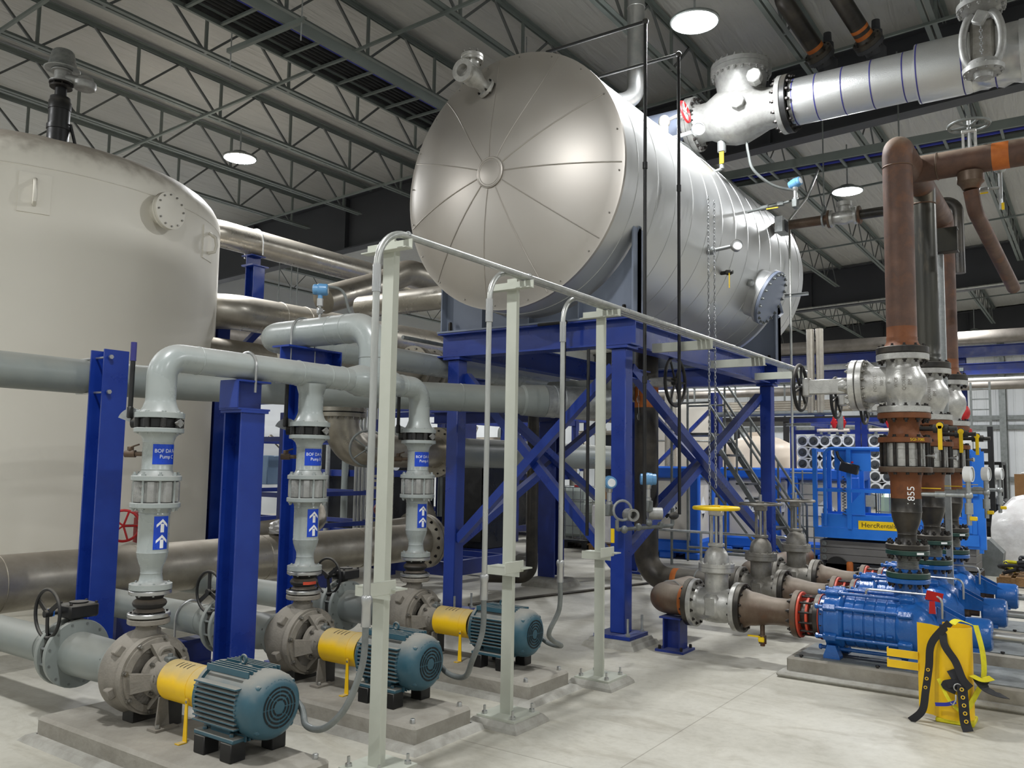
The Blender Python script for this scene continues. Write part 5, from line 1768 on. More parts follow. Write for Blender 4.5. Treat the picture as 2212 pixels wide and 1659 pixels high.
for i in range(3):
    x0 = PX0 + DXP * i
    w = WP[i]
    blue_pump(x0, i)
    # discharge riser ------------------------------------------------
    ej = thing('bellows_joint', 'green flanged stainless bellows joint over the %s blue pump' % w, 'expansion joint', (x0, PRY, .79), 'bellows joints')
    prof = []
    for k in range(11):
        z = .05 + k * .0105
        prof += [(z, .068), (z + .005, .079)]
    MB().lathe((x0, PRY, .792), Z, [(.035, .06)] + prof + [(.175, .06)], 32, False, False).build('bellows', M['zinc'], ej, 20)
    flange((x0, PRY, .7915), Z, .152, .042, M['green_flange'], ej)
    flange((x0, PRY, .962), Z, .152, .036, M['green_flange'], ej)
    circ(ej, (x0, PRY, .79), Z, .128, 12, .0155, .14, M['bolt_dark'])
    b_ = patch_round(MB(), (x0, PRY, 0), .1525, R_(214), R_(236), .972, .988, 6)
    b_.build('flange_label', M['print_white'], ej, 0)
    rd = thing('riser_spool', 'rusty reducer spool above the green flanges of the %s blue pump' % w, 'pipe', (x0, PRY, 1.0), 'reducer spools')
    flange((x0, PRY, 1.0015), Z, .152, .038, M['mill_black'], rd)
    circ(rd, (x0, PRY, 1.0), Z, .128, 12, .0155, .15, M['bolt_dark'])
    MB().lathe((x0, PRY, 1.039), Z, [(0, .085), (.04, .068), (.07, .066), (.073, .069), (.078, .066), (.1, .07), (.15, .09), (.2, .103), (.235, .107), (.24, .111), (.246, .1075), (.34, .1075)], 40).build('reducer', M['mill_black'], rd, 50)
    MB().lathe((x0, PRY, 1.3795), Z, [(0, .1078), (.12, .1078), (.16, .112), (.2, .125)], 40).build('pipe', M['rust_orange'], rd, 50)
    flange((x0, PRY, 1.575), Z, .187, .042, M['rust_mixed'], rd)
    if i == 0:
        tx = MB()
        tp, tf = text_polys('1855', .075)
        a0 = math.atan2(-PRY, -x0) + .35
        tx.add([V((x0 + .1084 * math.cos(a0 - (p.y) / .1084), PRY + .1084 * math.sin(a0 - (p.y) / .1084), 1.40 + p.x)) for p in tp], tf)
        tx.build('chalk_number', M['print_white'], rd, 0)
    cv = thing('silent_check_valve', 'silver wafer check valve caged by long studs in the %s rusty riser' % w, 'valve', (x0, PRY, 1.62), 'caged check valves')
    MB().lathe((x0, PRY, 1.6185), Z, [(0, .138), (.004, .146), (.06, .146), (.063, .143), (.13, .143), (.133, .146), (.175, .146), (.179, .138)], 40).build('body', M['valve_silver'], cv)
    for k in range(12):
        a = 2 * PI * (k + .5) / 12
        def mk(b):
            b.cyl((0, 0, -.15), (0, 0, .15), .0125, n=8).lathe((0, 0, .108), Z, [(0, .02), (.026, .02)], 6).lathe((0, 0, -.134), Z, [(0, .02), (.026, .02)], 6)
        put(cv, 'stud', 'bigstud', mk, M['bolt_dark'], (x0 + .165 * math.cos(a), PRY + .165 * math.sin(a), 1.708))
    MB().lathe((x0 - .04, PRY - .15, 1.70), V((-.3, -.95, 0)), [(0, .012), (.06, .012), (.06, .02), (.075, .02)], 12).build('plug', M['zinc'], cv)
    us = thing('riser_spool', 'short orange rusty spool under the silver gate valve of the %s riser' % w, 'pipe', (x0, PRY, 1.8), 'orange spools')
    flange((x0, PRY, 1.7985), Z, .187, .04, M['rust_orange'], us)
    MB().lathe((x0, PRY, 1.8385), Z, [(0, .135), (.02, .118), (.04, .1085), (.1, .1085), (.125, .118), (.142, .135)], 40).build('pipe', M['rust_orange'], us, 50)
    flange((x0, PRY, 1.98), Z, .187, .042, M['rust_orange'], us)
    if i == 0:
        tx = MB()
        tp, tf = text_polys('SGI-708S', .03)
        a0 = math.atan2(-PRY, -x0) + .5
        tx.add([V((x0 + .1878 * math.cos(a0 + p.x / .1878), PRY + .1878 * math.sin(a0 + p.x / .1878), 1.818 + p.y)) for p in tp], tf)
        tx.build('paint_mark', M['yellow'], us, 0)
    q = V((x0, PRY - .1, 1.905))
    tv = MB().cyl(q, q + V((0, -.26, 0)), .018, n=10).cyl(q + V((0, -.1, 0)), q + V((0, -.2, 0)), .032, n=12).box(q + V((0, -.15, .035)), (.04, .04, .03), ch=.005)
    tv.build('vent_valve', M['black_iron'], us)
    MB().box(q + V((-.045, -.15, -.07)), (.006, .03, .18), ch=.002).lathe(q + V((-.042, -.15, .02)), -X, [(0, .024), (.006, .024)], 14).build('vent_lever', M['yellow'], us, 0)
    # gate valve
    gv = thing('gate_valve', 'silver flanged gate valve with black handwheel on the %s rusty riser' % w, 'valve', (x0, PRY, 2.02), 'riser gate valves')
    S = M['valve_silver']
    flange((x0, PRY, 2.0245), Z, .187, .048, S, gv)
    flange((x0, PRY, 2.425), Z, .187, .048, S, gv)
    MB().lathe((x0, PRY, 2.07), Z, [(0, .12), (.03, .115), (.07, .13), (.12, .158), (.178, .168), (.236, .158), (.286, .13), (.326, .115), (.356, .12)], 40).build('body', S, gv, 60)
    MB().lathe((x0, PRY, 2.248), Y, [(.06, .13), (.14, .138), (.2, .142), (.27, .15)], 36).build('bonnet_neck', S, gv, 60)
    for yy in (.268, .321):
        flange((x0, PRY + yy, 2.248), Y, .2, .047, S, gv, 'bonnet_flange')
    MB().cyl((x0, PRY + .315, 2.248), (x0, PRY + .321, 2.248), .19, n=36).build('gasket', M['black'], gv)
    circ(gv, (x0, PRY + .318, 2.248), Y, .178, 16, .0145, .15, M['steel_bolt'])
    MB().lathe((x0, PRY + .368, 2.248), Y, [(0, .1), (.03, .07), (.1, .055)], 24).build('bonnet', S, gv)
    yk = MB()
    for s in (-1, 1):
        yk.box((x0 + s * .03, PRY + .56, 2.248), (.018, .34, .115), ch=.005)
    yk.box((x0, PRY + .72, 2.248), (.09, .06, .15), ch=.01)
    yk.box((x0, PRY + .45, 2.248), (.08, .08, .13), ch=.01)
    yk.build('yoke', S, gv)
    MB().cyl((x0, PRY + .4, 2.248), (x0, PRY + .82, 2.248), .016, n=10).build('stem', M['zinc'], gv)
    hc = V((x0, PRY + .775, 2.248))
    MB().ring(hc, Y, .185, .0145, 40, 10).build('handwheel', M['black'], gv)
    sp = MB().lathe(hc - Y * .03, Y, [(0, .03), (.06, .03)], 14)
    for k in range(6):
        a = 2 * PI * k / 6 + .3
        sp.cyl(hc, hc + V((math.cos(a), 0, math.sin(a))) * .182, .011, n=7)
    sp.build('spoke', M['black'], gv)
    for s in (-1, 1):
        MB().prism([(0, 0), (.1, 0), (0, .09)], (x0 - .006, PRY + .26, 2.248 + s * .11), -Y, Z * s, (.012, 0, 0)).build('gusset', S, gv, 0)
    circ(gv, (x0, PRY, 2.022), Z, .162, 12, .0165, .145, M['bolt_dark'])
    circ(gv, (x0, PRY, 2.474), Z, .162, 12, .0165, .145, M['bolt_dark'])
    if i < 2:
        tx = MB()
        for q, (s, yy) in enumerate((('132345', .235), ('POWELL', .175), ('300', .125), ('8', .075), ('WCB', .02), ('QO0E61', -.035), ('BM', -.075))):
            if i and q < 5:
                continue
            tp, tf = text_polys(s, .034)
            yb = PRY + yy
            def surf(yv, zv):
                dz = zv - 2.248
                r1 = .168 - 2.2 * dz * dz
                inside = r1 * r1 - (yv - PRY) ** 2
                xa = math.sqrt(inside) if inside > 0 else 0
                xb_ = math.sqrt(max(0, .14 ** 2 - dz * dz)) if yv > PRY + .03 else 0
                return max(xa, xb_) + .0015
            tx.add([V((x0 - surf(yb + p.y, 2.248 + p.x), yb + p.y, 2.248 + p.x)) for p in tp], [tuple(reversed(f)) for f in tf])
        tx.build('cast_lettering', M['valve_dull'], gv, 0)
    # riser pipe
    rp = thing('riser_pipe', ('brown rusty riser pipe bending over at the top, %s the camera' % 'nearest') if i == 0 else
               ('dark streaked mill steel riser pipe behind the nearest rusty one' if i == 1 else 'slim looking rusty riser pipe behind the strut post'), 'pipe', (x0, PRY, 2.48), 'riser pipes')
    flange((x0, PRY, 2.4765), Z, .187, .05, M['mill_black'], rp)
    pm = (M['rust_pipe'], M['mill_pipe'], M['rust_pipe'])[i]
    MB().lathe((x0, PRY, 2.5265), Z, [(0, .14), (.03, .118), (.06, .109), (.075, .112), (.082, .1085), (.16, .1085)], 40).build('neck', M['rust_orange'] if i != 1 else M['mill_pipe'], rp, 50)
    MB().lathe((x0, PRY, 2.6866), Z, [(0, .1083), (1.26, .1083)], 40, False, False).build('pipe', pm, rp)
    MB().ring((x0, PRY, 3.955), Z, .108, .006, 40, 6).build('weld_bead', M['rust_mixed'], rp)

HDZ = 4.115
h = thing('discharge_main', 'rusty overhead pipe main joining the three risers and running off to the side', 'pipe', (7.6, 1.2, 3.95))
MB().tube(route([(PX0, PRY, 3.947), (PX0, PRY, HDZ), (PX0 + .5, PRY, HDZ), (9.3, PRY, HDZ), (9.3, PRY, 3.947)], [.166, 1, .166], 12), .1085, 36).build('manifold_pipe', M['rust_pipe'], h, 60)
MB().cyl((8.15, PRY, 3.947), (8.15, PRY, HDZ), .1085, n=36).build('branch', M['mill_pipe'], h)
MB().cyl((7.62, PRY, HDZ), (7.62, -.6, HDZ), .1085, n=36).build('side_pipe', M['rust_pipe'], h)
MB().cyl((7.62, .62, HDZ), (7.62, .50, HDZ), .109, n=36).build('primer_band', M['orange_band'], h)
MB().ring((7.62, 1.02, HDZ), Y, .109, .007, 36, 6).build('weld_bead', M['rust_mixed'], h)
hv = thing('globe_valve', 'valve on the overhead rusty pipe with a flat grey handwheel on top', 'valve', (7.62, .78, 3.9))
MB().lathe((7.62, .78, HDZ - .1), -Z, [(0, .1), (.08, .1), (.1, .08), (.14, .06)], 28).build('body', M['rust_mixed'], hv)
yk = MB()
for s in (-1, 1):
    yk.box((7.62, .78 + s * .045, HDZ + .18), (.03, .018, .15))
yk.box((7.62, .78, HDZ + .25), (.04, .11, .03), ch=.005)
yk.build('yoke', M['valve_silver'], hv, 0)
MB().cyl((7.62, .78, HDZ + .1), (7.62, .78, HDZ + .34), .016, n=10).build('stem', M['zinc'], hv)
MB().ring((7.62, .78, HDZ + .3), Z, .15, .013, 36, 8).build('handwheel', M['galv_dull'], hv)
sp = MB()
for k in range(5):
    a = 2 * PI * k / 5
    sp.cyl((7.62, .78, HDZ + .29), V((7.62, .78, HDZ + .3)) + V((math.cos(a), math.sin(a), 0)) * .145, .01, n=6)
sp.build('spoke', M['galv_dull'], hv)
dp = thing('branch_pipe', 'dusty rusty pipe slanting down from the overhead valve', 'pipe', (7.7, .6, 3))
MB().tube(route([(7.62, .78, HDZ - .245), (7.66, .76, 3.7), (9.3, .62, 3.35)], .1, 6), .058, 20).build('pipe', M['rust_pipe'], dp)
sv = thing('sample_valve', 'small steel tap assembly with yellow levers high beside the slanting pipe', 'valve', (8.2, .72, 3.9))
MB().cyl((8.0, .82, 3.97), (8.0, .60, 3.97), .014, n=8).cyl((8.0, .60, 3.78), (8.0, .60, 4.1), .016, n=8).ell((8.0, .6, 4.12), (.045, .045, .025)).box((8.0, .72, 3.97), (.04, .07, .04), ch=.006).build('fittings', M['galv'], sv)
MB().box((7.98, .74, 3.935), (.006, .1, .012)).box((7.98, .585, 3.8), (.006, .02, .06)).build('lever', M['yellow'], sv, 0)

# strut post with junction bracket between the risers
st = thing('strut_post', 'tall grey steel strut post standing between the rusty risers', 'post', (8.72, 1.14, 0))
MB().channel((8.72, 1.14, .02), (8.72, 1.14, 3.62), .06, .05, .006, up=X).build('strut', M['galv'], st, 0)
MB().box((8.72, 1.14, .008), (.14, .14, .012)).build('base_plate', M['galv_dull'], st, 0)
bk = thing('channel_bracket', 'short brown grey steel channel bracket on top of the strut between risers', 'bracket', (8.74, 1.12, 3.63))
MB().box((8.64, 1.14, 3.74), (.012, .26, .22)).box((8.70, 1.14, 3.848), (.12, .26, .012)).box((8.70, 1.14, 3.634), (.12, .26, .012)).build('channel', M['mill_pipe'], bk, 0)

# gauge assemblies beside the risers
for i in range(3):
    x0 = PX0 + DXP * i
    g = thing('gauge_assembly', 'dial gauge with yellow lever tap on the %s rusty riser' % WP[i], 'gauge', (x0, .9, 1.1), 'riser gauges')
    MB().cyl((x0, PRY - .1, 1.415), (x0, PRY - .42, 1.415), .017, n=10).cyl((x0, PRY - .2, 1.415), (x0, PRY - .27, 1.415), .026, n=10).cyl((x0, PRY - .42, 1.2), (x0, PRY - .42, 1.52), .017, n=10).ell((x0, PRY - .42, 1.415), (.03, .03, .03), 12, 8).cyl((x0, PRY - .42, 1.28), (x0, PRY - .42, 1.36), .028, n=12).build('tap_pipe', M['galv'], g)
    MB().box((x0, PRY - .16, 1.46), (.02, .16, .006)).build('lever', M['yellow'], g, 0)
    MB().box((x0 - .02, PRY - .45, 1.25), (.03, .05, .03), ch=.005).build('drain_tag', M['yellow'], g)
    gd = V((-.2, -.98, 0))
    MB().lathe((x0, PRY - .40, 1.57), gd, [(0, .045), (.0, .057), (.05, .057), (.05, .05)], 26, cap1=False).build('case', M['white'], g)
    MB().lathe(V((x0, PRY - .40, 1.57)) + gd * .04, gd, [(0, .05), (.004, 0)], 24, cap0=False).build('dial', M['gauge_face'], g)

# ---------------------------------------------------------------- suction side of the blue pumps
for i in range(3):
    x0 = PX0 + DXP * i
    w = WP[i]
    ss = thing('suction_strainer', 'dark flanged spacer with red sealing rings at the %s blue pump inlet' % w, 'flange', (x0, 1.95, PZ), 'inlet spacers')
    flange((x0, 1.8485, PZ), Y, .17, .04, M['mill_black'], ss)
    MB().cyl((x0, 1.889, PZ), (x0, 2.0, PZ), .11, n=28).build('spool', M['mill_black'], ss)
    MB().cyl((x0, 1.9315, PZ), (x0, 1.949, PZ), .15, n=36).build('red_ring', M['red_seal'], ss)
    MB().cyl((x0, 1.8425, PZ), (x0, 1.8475, PZ), .176, n=36).build('red_ring', M['red_seal'], ss)
    flange((x0, 1.996, PZ), Y, .178, .018, M['red_seal'], ss, 'red_ring')
    circ(ss, (x0, 1.95, PZ), Y, .152, 12, .015, .29, M['bolt_dark'])
    sp = thing('suction_spool', 'rusty brown flanged spool with drain between gate valve and the %s blue pump' % w, 'pipe', (x0, 2.3, .2), 'rusty inlet spools')
    flange((x0, 2.015, PZ), Y, .185, .045, M['rust_mixed'], sp)
    MB().lathe((x0, 2.06, PZ), Y, [(0, .135), (.03, .118), (.07, .108), (.15, .108), (.2, .112), (.32, .134), (.36, .138), (.38, .145), (.41, .16)], 40).build('pipe', M['rust_mixed'], sp, 50)
    flange((x0, 2.47, PZ), Y, .2, .042, M['mill_black'], sp)
    MB().cyl((x0, 2.33, PZ - .12), (x0, 2.33, PZ - .29), .02, n=10).cyl((x0, 2.33, PZ - .2), (x0, 2.33, PZ - .27), .032, n=10).build('drain_stub', M['rust_mixed'], sp)
    MB().box((x0 - .02, 2.38, PZ - .215), (.02, .13, .012)).box((x0 - .035, 2.33, PZ - .235), (.02, .05, .04), ch=.006).build('drain_lever', M['yellow'], sp)
    gv = thing('gate_valve', ('silver upright gate valve with yellow handwheel by the nearest blue pump' if i == 0 else 'dull upright gate valve with flat grey handwheel by the %s blue pump' % w), 'valve', (x0, 2.72, .2), 'inlet gate valves')
    S = M['valve_silver'] if i == 0 else M['valve_dull']
    for yy in (2.5145, 2.885):
        flange((x0, yy, PZ), Y, .2, .042, S, gv)
    MB().lathe((x0, 2.556, PZ), Y, [(0, .14), (.03, .13), (.08, .145), (.165, .15), (.25, .145), (.3, .13), (.33, .14)], 36).build('body', S, gv, 60)
    MB().box((x0, 2.72, PZ), (.31, .14, .2), ch=.03).build('body_pad', S, gv)
    MB().lathe((x0, 2.72, PZ), Z, [(.1, .1), (.2, .098), (.26, .1), (.28, .15), (.315, .15)], 32).build('neck', S, gv)
    MB().lathe((x0, 2.72, PZ + .317), Z, [(0, .15), (.03, .15), (.032, .105), (.07, .104), (.12, .092), (.155, .065), (.17, .035)], 32).build('bonnet', S, gv, 50)
    circ(gv, (x0, 2.72, PZ + .315), Z, .133, 12, .012, .09, S)
    circ(gv, (x0, 2.512, PZ), Y, .172, 12, .0155, .12, M['bolt_dark'])
    circ(gv, (x0, 2.928, PZ), Y, .172, 12, .0155, .12, M['bolt_dark'])
    yk = MB()
    for s in (-1, 1):
        yk.box((x0, 2.72 + s * .042, PZ + .63), (.04, .02, .3), ch=.004)
    yk.box((x0, 2.72, PZ + .77), (.06, .12, .05), ch=.008)
    yk.box((x0, 2.72, PZ + .5), (.07, .13, .03), ch=.006)
    yk.build('yoke', S, gv)
    MB().cyl((x0, 2.72, PZ + .46), (x0, 2.72, PZ + .9), .015, n=10).build('stem', M['zinc'], gv)
    hc = V((x0, 2.72, PZ + .81))
    HM = M['guard_yellow'] if i == 0 else M['valve_dull']
    if i == 0:
        MB().ring(hc, Z, .185, .016, 40, 10).build('handwheel', M['yellow'], gv)
    else:
        MB().lathe(hc - Z * .012, Z, [(0, .165), (0, .2), (.012, .205), (.024, .2), (.024, .165)], 40, False, False).build('handwheel', HM, gv)
    sp_ = MB().lathe(hc - Z * .02, Z, [(0, .035), (.045, .035)], 12)
    for k in range(5):
        a = 2 * PI * k / 5
        sp_.bar(hc, hc + V((math.cos(a), math.sin(a), 0)) * .18, .03, .012)
    sp_.build('spoke', M['yellow'] if i == 0 else HM, gv)
    el = thing('suction_elbow', 'dark rusty elbow pipe feeding the gate valve of the %s blue pump' % w, 'pipe', (x0, 3.2, .2), 'inlet elbows')
    flange((x0, 2.928, PZ), Y, .2, .042, M['mill_black'], el)
    if i == 0:
        pts = route([(x0, 2.97, PZ), (x0, 3.25, PZ), (x0 + .68, 3.25, PZ)], .235, 12)
    elif i == 1:
        pts = route([(x0, 2.97, PZ), (x0, 3.93, PZ), (x0, 3.93, 2.9)], .26, 12)
    else:
        pts = route([(x0, 2.97, PZ), (x0, 3.25, PZ), (x0 + 2.2, 3.25, PZ)], .235, 12)
    MB().tube(pts, .125, 36).build('pipe', (M['rust_mixed'], M['mill_black'], M['rust_mixed'])[i], el, 60)
    if i == 0:
        MB().ring((x0 + .25, 3.25, PZ), X, .1255, .006, 32, 6).build('weld_bead', M['galv'], el)
        MB().cyl((x0, 2.99, PZ), (x0, 3.03, PZ), .1257, n=36).build('primer_band', M['orange_band'], el)
    if i == 1:
        MB().ring((x0, 3.36, PZ), Y, .1255, .007, 32, 6).build('clamp_ring', M['galv_dull'], el)
        MB().cyl((x0, 3.56, PZ), (x0, 3.62, PZ), .1257, n=36).build('primer_band', M['orange_band'], el)
        MB().cyl((x0, 3.93, 2.2), (x0, 3.93, 2.42), .1257, n=36).build('primer_band', M['orange_band'], el)
s = thing('pipe_support', 'short dark blue stand under the nearest inlet elbow', 'stand', (7.0, 3.12, 0))
MB().beam((7.0, 3.1, .02), (7.0, 3.1, .28), .16, .16, .01, .012, up=Y).box((7.0, 3.1, .287), (.22, .2, .014)).build('leg', M['blue_dark'], s, 0)
MB().box((7.0, 3.1, .01), (.26, .26, .02)).build('base_plate', M['blue_dark'], s, 0)
for sx in (-1, 1):
    for sy in (-1, 1):
        head(s, (7.0 + sx * .1, 3.1 + sy * .1, .02), Z, .014, .03, M['bolt_dark'])

# red tag on the nearest pump
t = thing('warning_tag', 'red hang tags tied beside the nearest pump discharge', 'tag', (6.85, 1.0, .66))
q = MB()
q.prism([(-.06, 0), (.05, -.02), (.06, .05), (-.05, .07)], (6.88, 1.03, .66), V((.2, -.98, 0)), V((-.25, -.1, .96)), V((.002, .0005, 0)))
q.build('tag_card', M['red'], t, 0)
q = MB().prism([(-.025, 0), (.02, .0), (.015, .09), (-.02, .09)], (6.87, 1.04, .56), V((.2, -.98, 0)), Z, V((.002, .0005, 0)))
q.build('tag_card', M['red'], t, 0)

# ---------------------------------------------------------------- loose yellow guard with a harness on it
yg = thing('coupling_guard', 'loose yellow sheet guard standing on end on the floor with straps over it', 'guard', (6.19, .87, 0))
mb = MB()
n = 22
cx, cy = 6.22, .84
vs = []
shape = []
for k in range(n + 1):
    a = R_(120) + k / n * R_(270)
    r = .12
    shape.append((cx + r * math.cos(a) * .9, cy + r * math.sin(a)))
shape = [(cx - .03, cy + .19)] + shape
for (xx, yy) in shape:
    for z in (.03, .60):
        for o in (0, .004):
            d = V((xx - cx, yy - cy, 0)).normalized() * o
            vs.append(V((xx + d.x, yy + d.y, z)))
fs = []
for k in range(len(shape) - 1):
    b = 4 * k
    fs += [(b, b + 2, b + 6, b + 4), (b + 1, b + 5, b + 7, b + 3), (b + 2, b + 3, b + 7, b + 6), (b, b + 4, b + 5, b + 1)]
mb.add(vs, fs)
mb.build('shell', M['guard_yellow'], yg, 40)
for z in (.315, .385):
    mb = MB().box((cx - .04, cy + .285, z), (.006, .19, .05)).box((cx - .025, cy + .378, z + .015), (.035, .005, .03))
    mb.build('mount_tab', M['guard_yellow'], yg, 0)
MB().box((cx, cy - .02, .015), (.2, .22, .028), ch=.006).build('base_lip', M['yellow_strap'], yg)
ha = thing('safety_harness', 'black and yellow webbing harness draped over the loose yellow guard', 'harness', (6.15, .8, 0))


def strap(P, w, m, name='strap', nrm=None, n=8):
    pts = smooth_path(P, n)
    vs, fs = [], []
    for k, p in enumerate(pts):
        a, b = pts[max(0, k - 1)], pts[min(len(pts) - 1, k + 1)]
        t = (b - a).normalized()
        nn = V((nrm or (-.95, -.3, .1)))
        nn = (nn - t * nn.dot(t)).normalized()
        s = t.cross(nn).normalized()
        for (q, o) in ((-1, 0), (1, 0), (1, .003), (-1, .003)):
            vs.append(p + s * (q * w / 2) + nn * o)
    for k in range(len(pts) - 1):
        b = 4 * k
        for e in range(4):
            fs.append((b + e, b + (e + 1) % 4, b + 4 + (e + 1) % 4, b + 4 + e))
    return MB().add(vs, fs).build(name, m, ha, 0)


strap([(6.12, .83, .63), (6.075, .93, .5), (6.07, .95, .35), (6.05, .97, .2), (6.03, .99, .08), (6.03, 1.06, .004)], .045, M['black_strap'])
strap([(6.13, .87, .61), (6.08, .86, .5), (6.08, .80, .40), (6.07, .76, .3), (6.08, .72, .25)], .045, M['black_strap'])
strap([(6.09, .77, .3), (6.06, .76, .18), (6.03, .75, .06), (6.0, .73, .004)], .06, M['black_strap'])
strap([(6.25, .70, .61), (6.2, .66, .45), (6.2, .66, .3), (6.18, .7, .2), (6.12, .74, .12)], .042, M['yellow_strap'], nrm=(-.6, -.8, 0))
strap([(6.08, .9, .28), (6.07, .84, .16), (6.07, .78, .1)], .02, M['yellow_strap'])
strap([(6.13, .82, .62), (6.18, .79, .64), (6.25, .72, .61)], .044, M['yellow_strap'], nrm=(0, -.2, 1))
strap([(6.1, .83, .34), (6.075, .80, .28), (6.07, .86, .25), (6.085, .8, .22)], .05, M['black_strap'])
strap([(6.17, .69, .3), (6.12, .64, .25), (6.15, .58, .22), (6.22, .55, .2)], .07, M['black_strap'], nrm=(-.3, -.2, .9))
strap([(6.16, .72, .31), (6.12, .66, .3), (6.17, .61, .31)], .045, M['yellow_strap'], nrm=(-.3, -.2, .9))
strap([(6.075, .92, .12), (6.06, .85, .135), (6.05, .8, .16)], .022, M['cable_blue'])
for k in range(5):
    z = .33 - k * .055
    MB().ring((6.062 - k * .006, .955 + k * .008, z), (-.95, -.3, 0), .0085, .0028, 12, 6).build('eyelet', M['guard_yellow'], ha)
    z = .24 - k * .045
    MB().ring((6.052 - k * .010, .765 - k * .006, z), (-.95, -.25, .1), .0095, .003, 12, 6).build('eyelet', M['guard_yellow'], ha)
MB().ring((6.07, .79, .245), (-.9, -.4, 0), .022, .004, 16, 6).build('d_ring', M['zinc'], ha)
MB().tube([(6.06, .80, .2), (6.05, .80, .17), (6.05, .815, .14), (6.055, .83, .15)], .006, 6).build('snap_hook', M['zinc'], ha)

# ================================================================ overhead silver main and its big check valve
GX, GZ = 9.3, 5.68
cvv = thing('large_check_valve', 'big silver cast check valve with bolted round cover beside the overhead metal-clad main', 'valve', (GX, 3.3, 5.3))
S = M['cast_silver']
MB().lathe((GX, 3.80, GZ), -Y, [(0, .23), (.06, .22), (.14, .225), (.28, .3), (.42, .335), (.55, .335), (.68, .29), (.82, .235), (.92, .225), (.99, .23)], 48).build('body', S, cvv, 60)
MB().lathe((GX, 3.28, GZ + .1), Z, [(0, .28), (.2, .275), (.33, .295), (.36, .31), (.36, .345), (.42, .345)], 48).build('bonnet_neck', S, cvv, 50)
MB().lathe((GX, 3.28, GZ + .523), Z, [(0, .345), (.055, .345), (.06, .335), (.062, .26), (.075, .24), (.075, 0)], 48).build('cover', S, cvv)
circ(cvv, (GX, 3.28, GZ + .52), Z, .318, 24, .02, .19, S)
for yy in (3.80, 2.755):
    flange((GX, yy, GZ), Y, .325, .055, S, cvv, 'end_flange')
for q, z in (((-.30, 3.22, .02), 0), ((-.31, 3.02, .26), 0)):
    MB().lathe((GX + q[0] + .05, q[1], GZ + q[2]), (-1, -.15, 0), [(0, .085), (.12, .085), (.13, .075)], 8).build('body_boss', S, cvv)
pel = thing('vapor_elbow', 'dull grey elbow pipe joining the silver vessel crown to the big check valve', 'pipe', (GX, 4.4, 5.4))
flange((GX, 3.858, GZ), Y, .325, .05, S, pel)
MB().tube(route([(GX, 3.905, GZ), (GX, 4.57, GZ), (GX, 4.57, 5.40)], .22, 10), .225, 36).build('elbow', M['saddle_grey'], pel, 60)
circ(pel, (GX, 3.855, GZ), Y, .29, 16, .022, .19, M['bolt_dark'])
ins = thing('insulated_main', 'shiny embossed metal-clad overhead main with dark blue straps', 'pipe', (GX, .5, 5.4))
flange((GX, 2.69, GZ), Y, .325, .06, M['black'], ins)
circ(ins, (GX, 2.75, GZ), Y, .29, 16, .022, .22, M['bolt_dark'])
MB().lathe((GX, 2.68, GZ), -Y, [(0, .255), (1.32, .255)], 56, True, False).build('jacket', M['emboss'], ins)
MB().lathe((GX, 1.40, GZ), -Y, [(0, .255), (0, .30), (.46, .30), (.50, .29)], 56, False, False).build('jacket_sleeve', M['emboss'], ins)
cr = MB().lathe((GX, .90, GZ), -Y, [(0, .29), (.06, .275), (.12, .295), (.18, .28), (.26, .30), (.34, .285), (.42, .29)], 56, False, False)
rr = random.Random(9)
cx_ = V((GX, 0, GZ))
for k in range(len(cr.v)):
    v = cr.v[k]
    f_ = 1 + .035 * math.sin(v.y * 31 + 5 * math.atan2(v.z - GZ, v.x - GX)) + rr.uniform(-.012, .012)
    cr.v[k] = V((GX + (v.x - GX) * f_, v.y, GZ + (v.z - GZ) * f_))
cr.build('crumpled_jacket', M['zinc'], ins, 60)
MB().lathe((GX, .48, GZ), -Y, [(0, .30), (2.2, .30)], 56, False, False).build('jacket', M['emboss'], ins)
for yy, r in ((2.64, .257), (2.4, .257), (2.12, .257), (1.83, .257), (1.52, .257), (1.385, .302), (.98, .302), (.70, .30), (.30, .302), (-.2, .302)):
    MB().lathe((GX, yy, GZ), -Y, [(0, r), (.012, r)], 56, False, False).build('strap', M['purple_band'], ins)

# gauges and taps by the valve
g = thing('dial_thermometer', 'white dial thermometer sticking out beside the big check valve', 'gauge', (8.8, 3.72, 5.3))
MB().tube([(8.9, 4.1, 5.4), (8.74, 3.62, 5.36)], .024, 10).build('stem', M['galv'], g)
gd = V((-.8, -.6, 0)).normalized()
MB().lathe((8.72, 3.58, 5.36), gd, [(0, .05), (0, .075), (.045, .075), (.045, .066)], 26, cap1=False).build('case', M['zinc'], g)
MB().lathe(V((8.72, 3.58, 5.36)) + gd * .035, gd, [(0, .067), (.003, 0)], 24, cap0=False).build('dial', M['gauge_face'], g)
g = thing('drain_tap', 'small brass and yellow drain tap under the big check valve', 'valve', (GX, 3.5, 5.0))
MB().cyl((GX - .05, 3.5, 5.38), (GX - .05, 3.5, 5.26), .05, n=14).cyl((GX - .05, 3.5, 5.26), (GX - .05, 3.5, 5.06), .028, n=12).cyl((GX - .05, 3.5, 5.06), (GX - .1, 3.66, 5.0), .018, n=10).build('tap_body', M['galv'], g)
MB().box((GX - .08, 3.49, 5.18), (.012, .05, .14)).build('lever', M['yellow'], g, 0)
g = thing('whip_conduit', 'grey flexible conduit drooping from the big check valve to a blue transmitter', 'conduit', (9.4, 3.2, 5.2))
MB().tube(smooth_path([(GX, 3.22, 5.34), (GX, 3.2, 5.2), (9.32, 3.15, 5.0), (9.45, 2.98, 4.83), (9.6, 2.8, 4.78), (9.62, 2.72, 4.80)], 7), .016, 8).build('whip', M['galv_dull'], g)
o = transmitter((9.6, 2.76, 4.66), (-.3, -.9, .2), 'blue headed transmitter on a tap high behind the silver vessel', 'high transmitters')
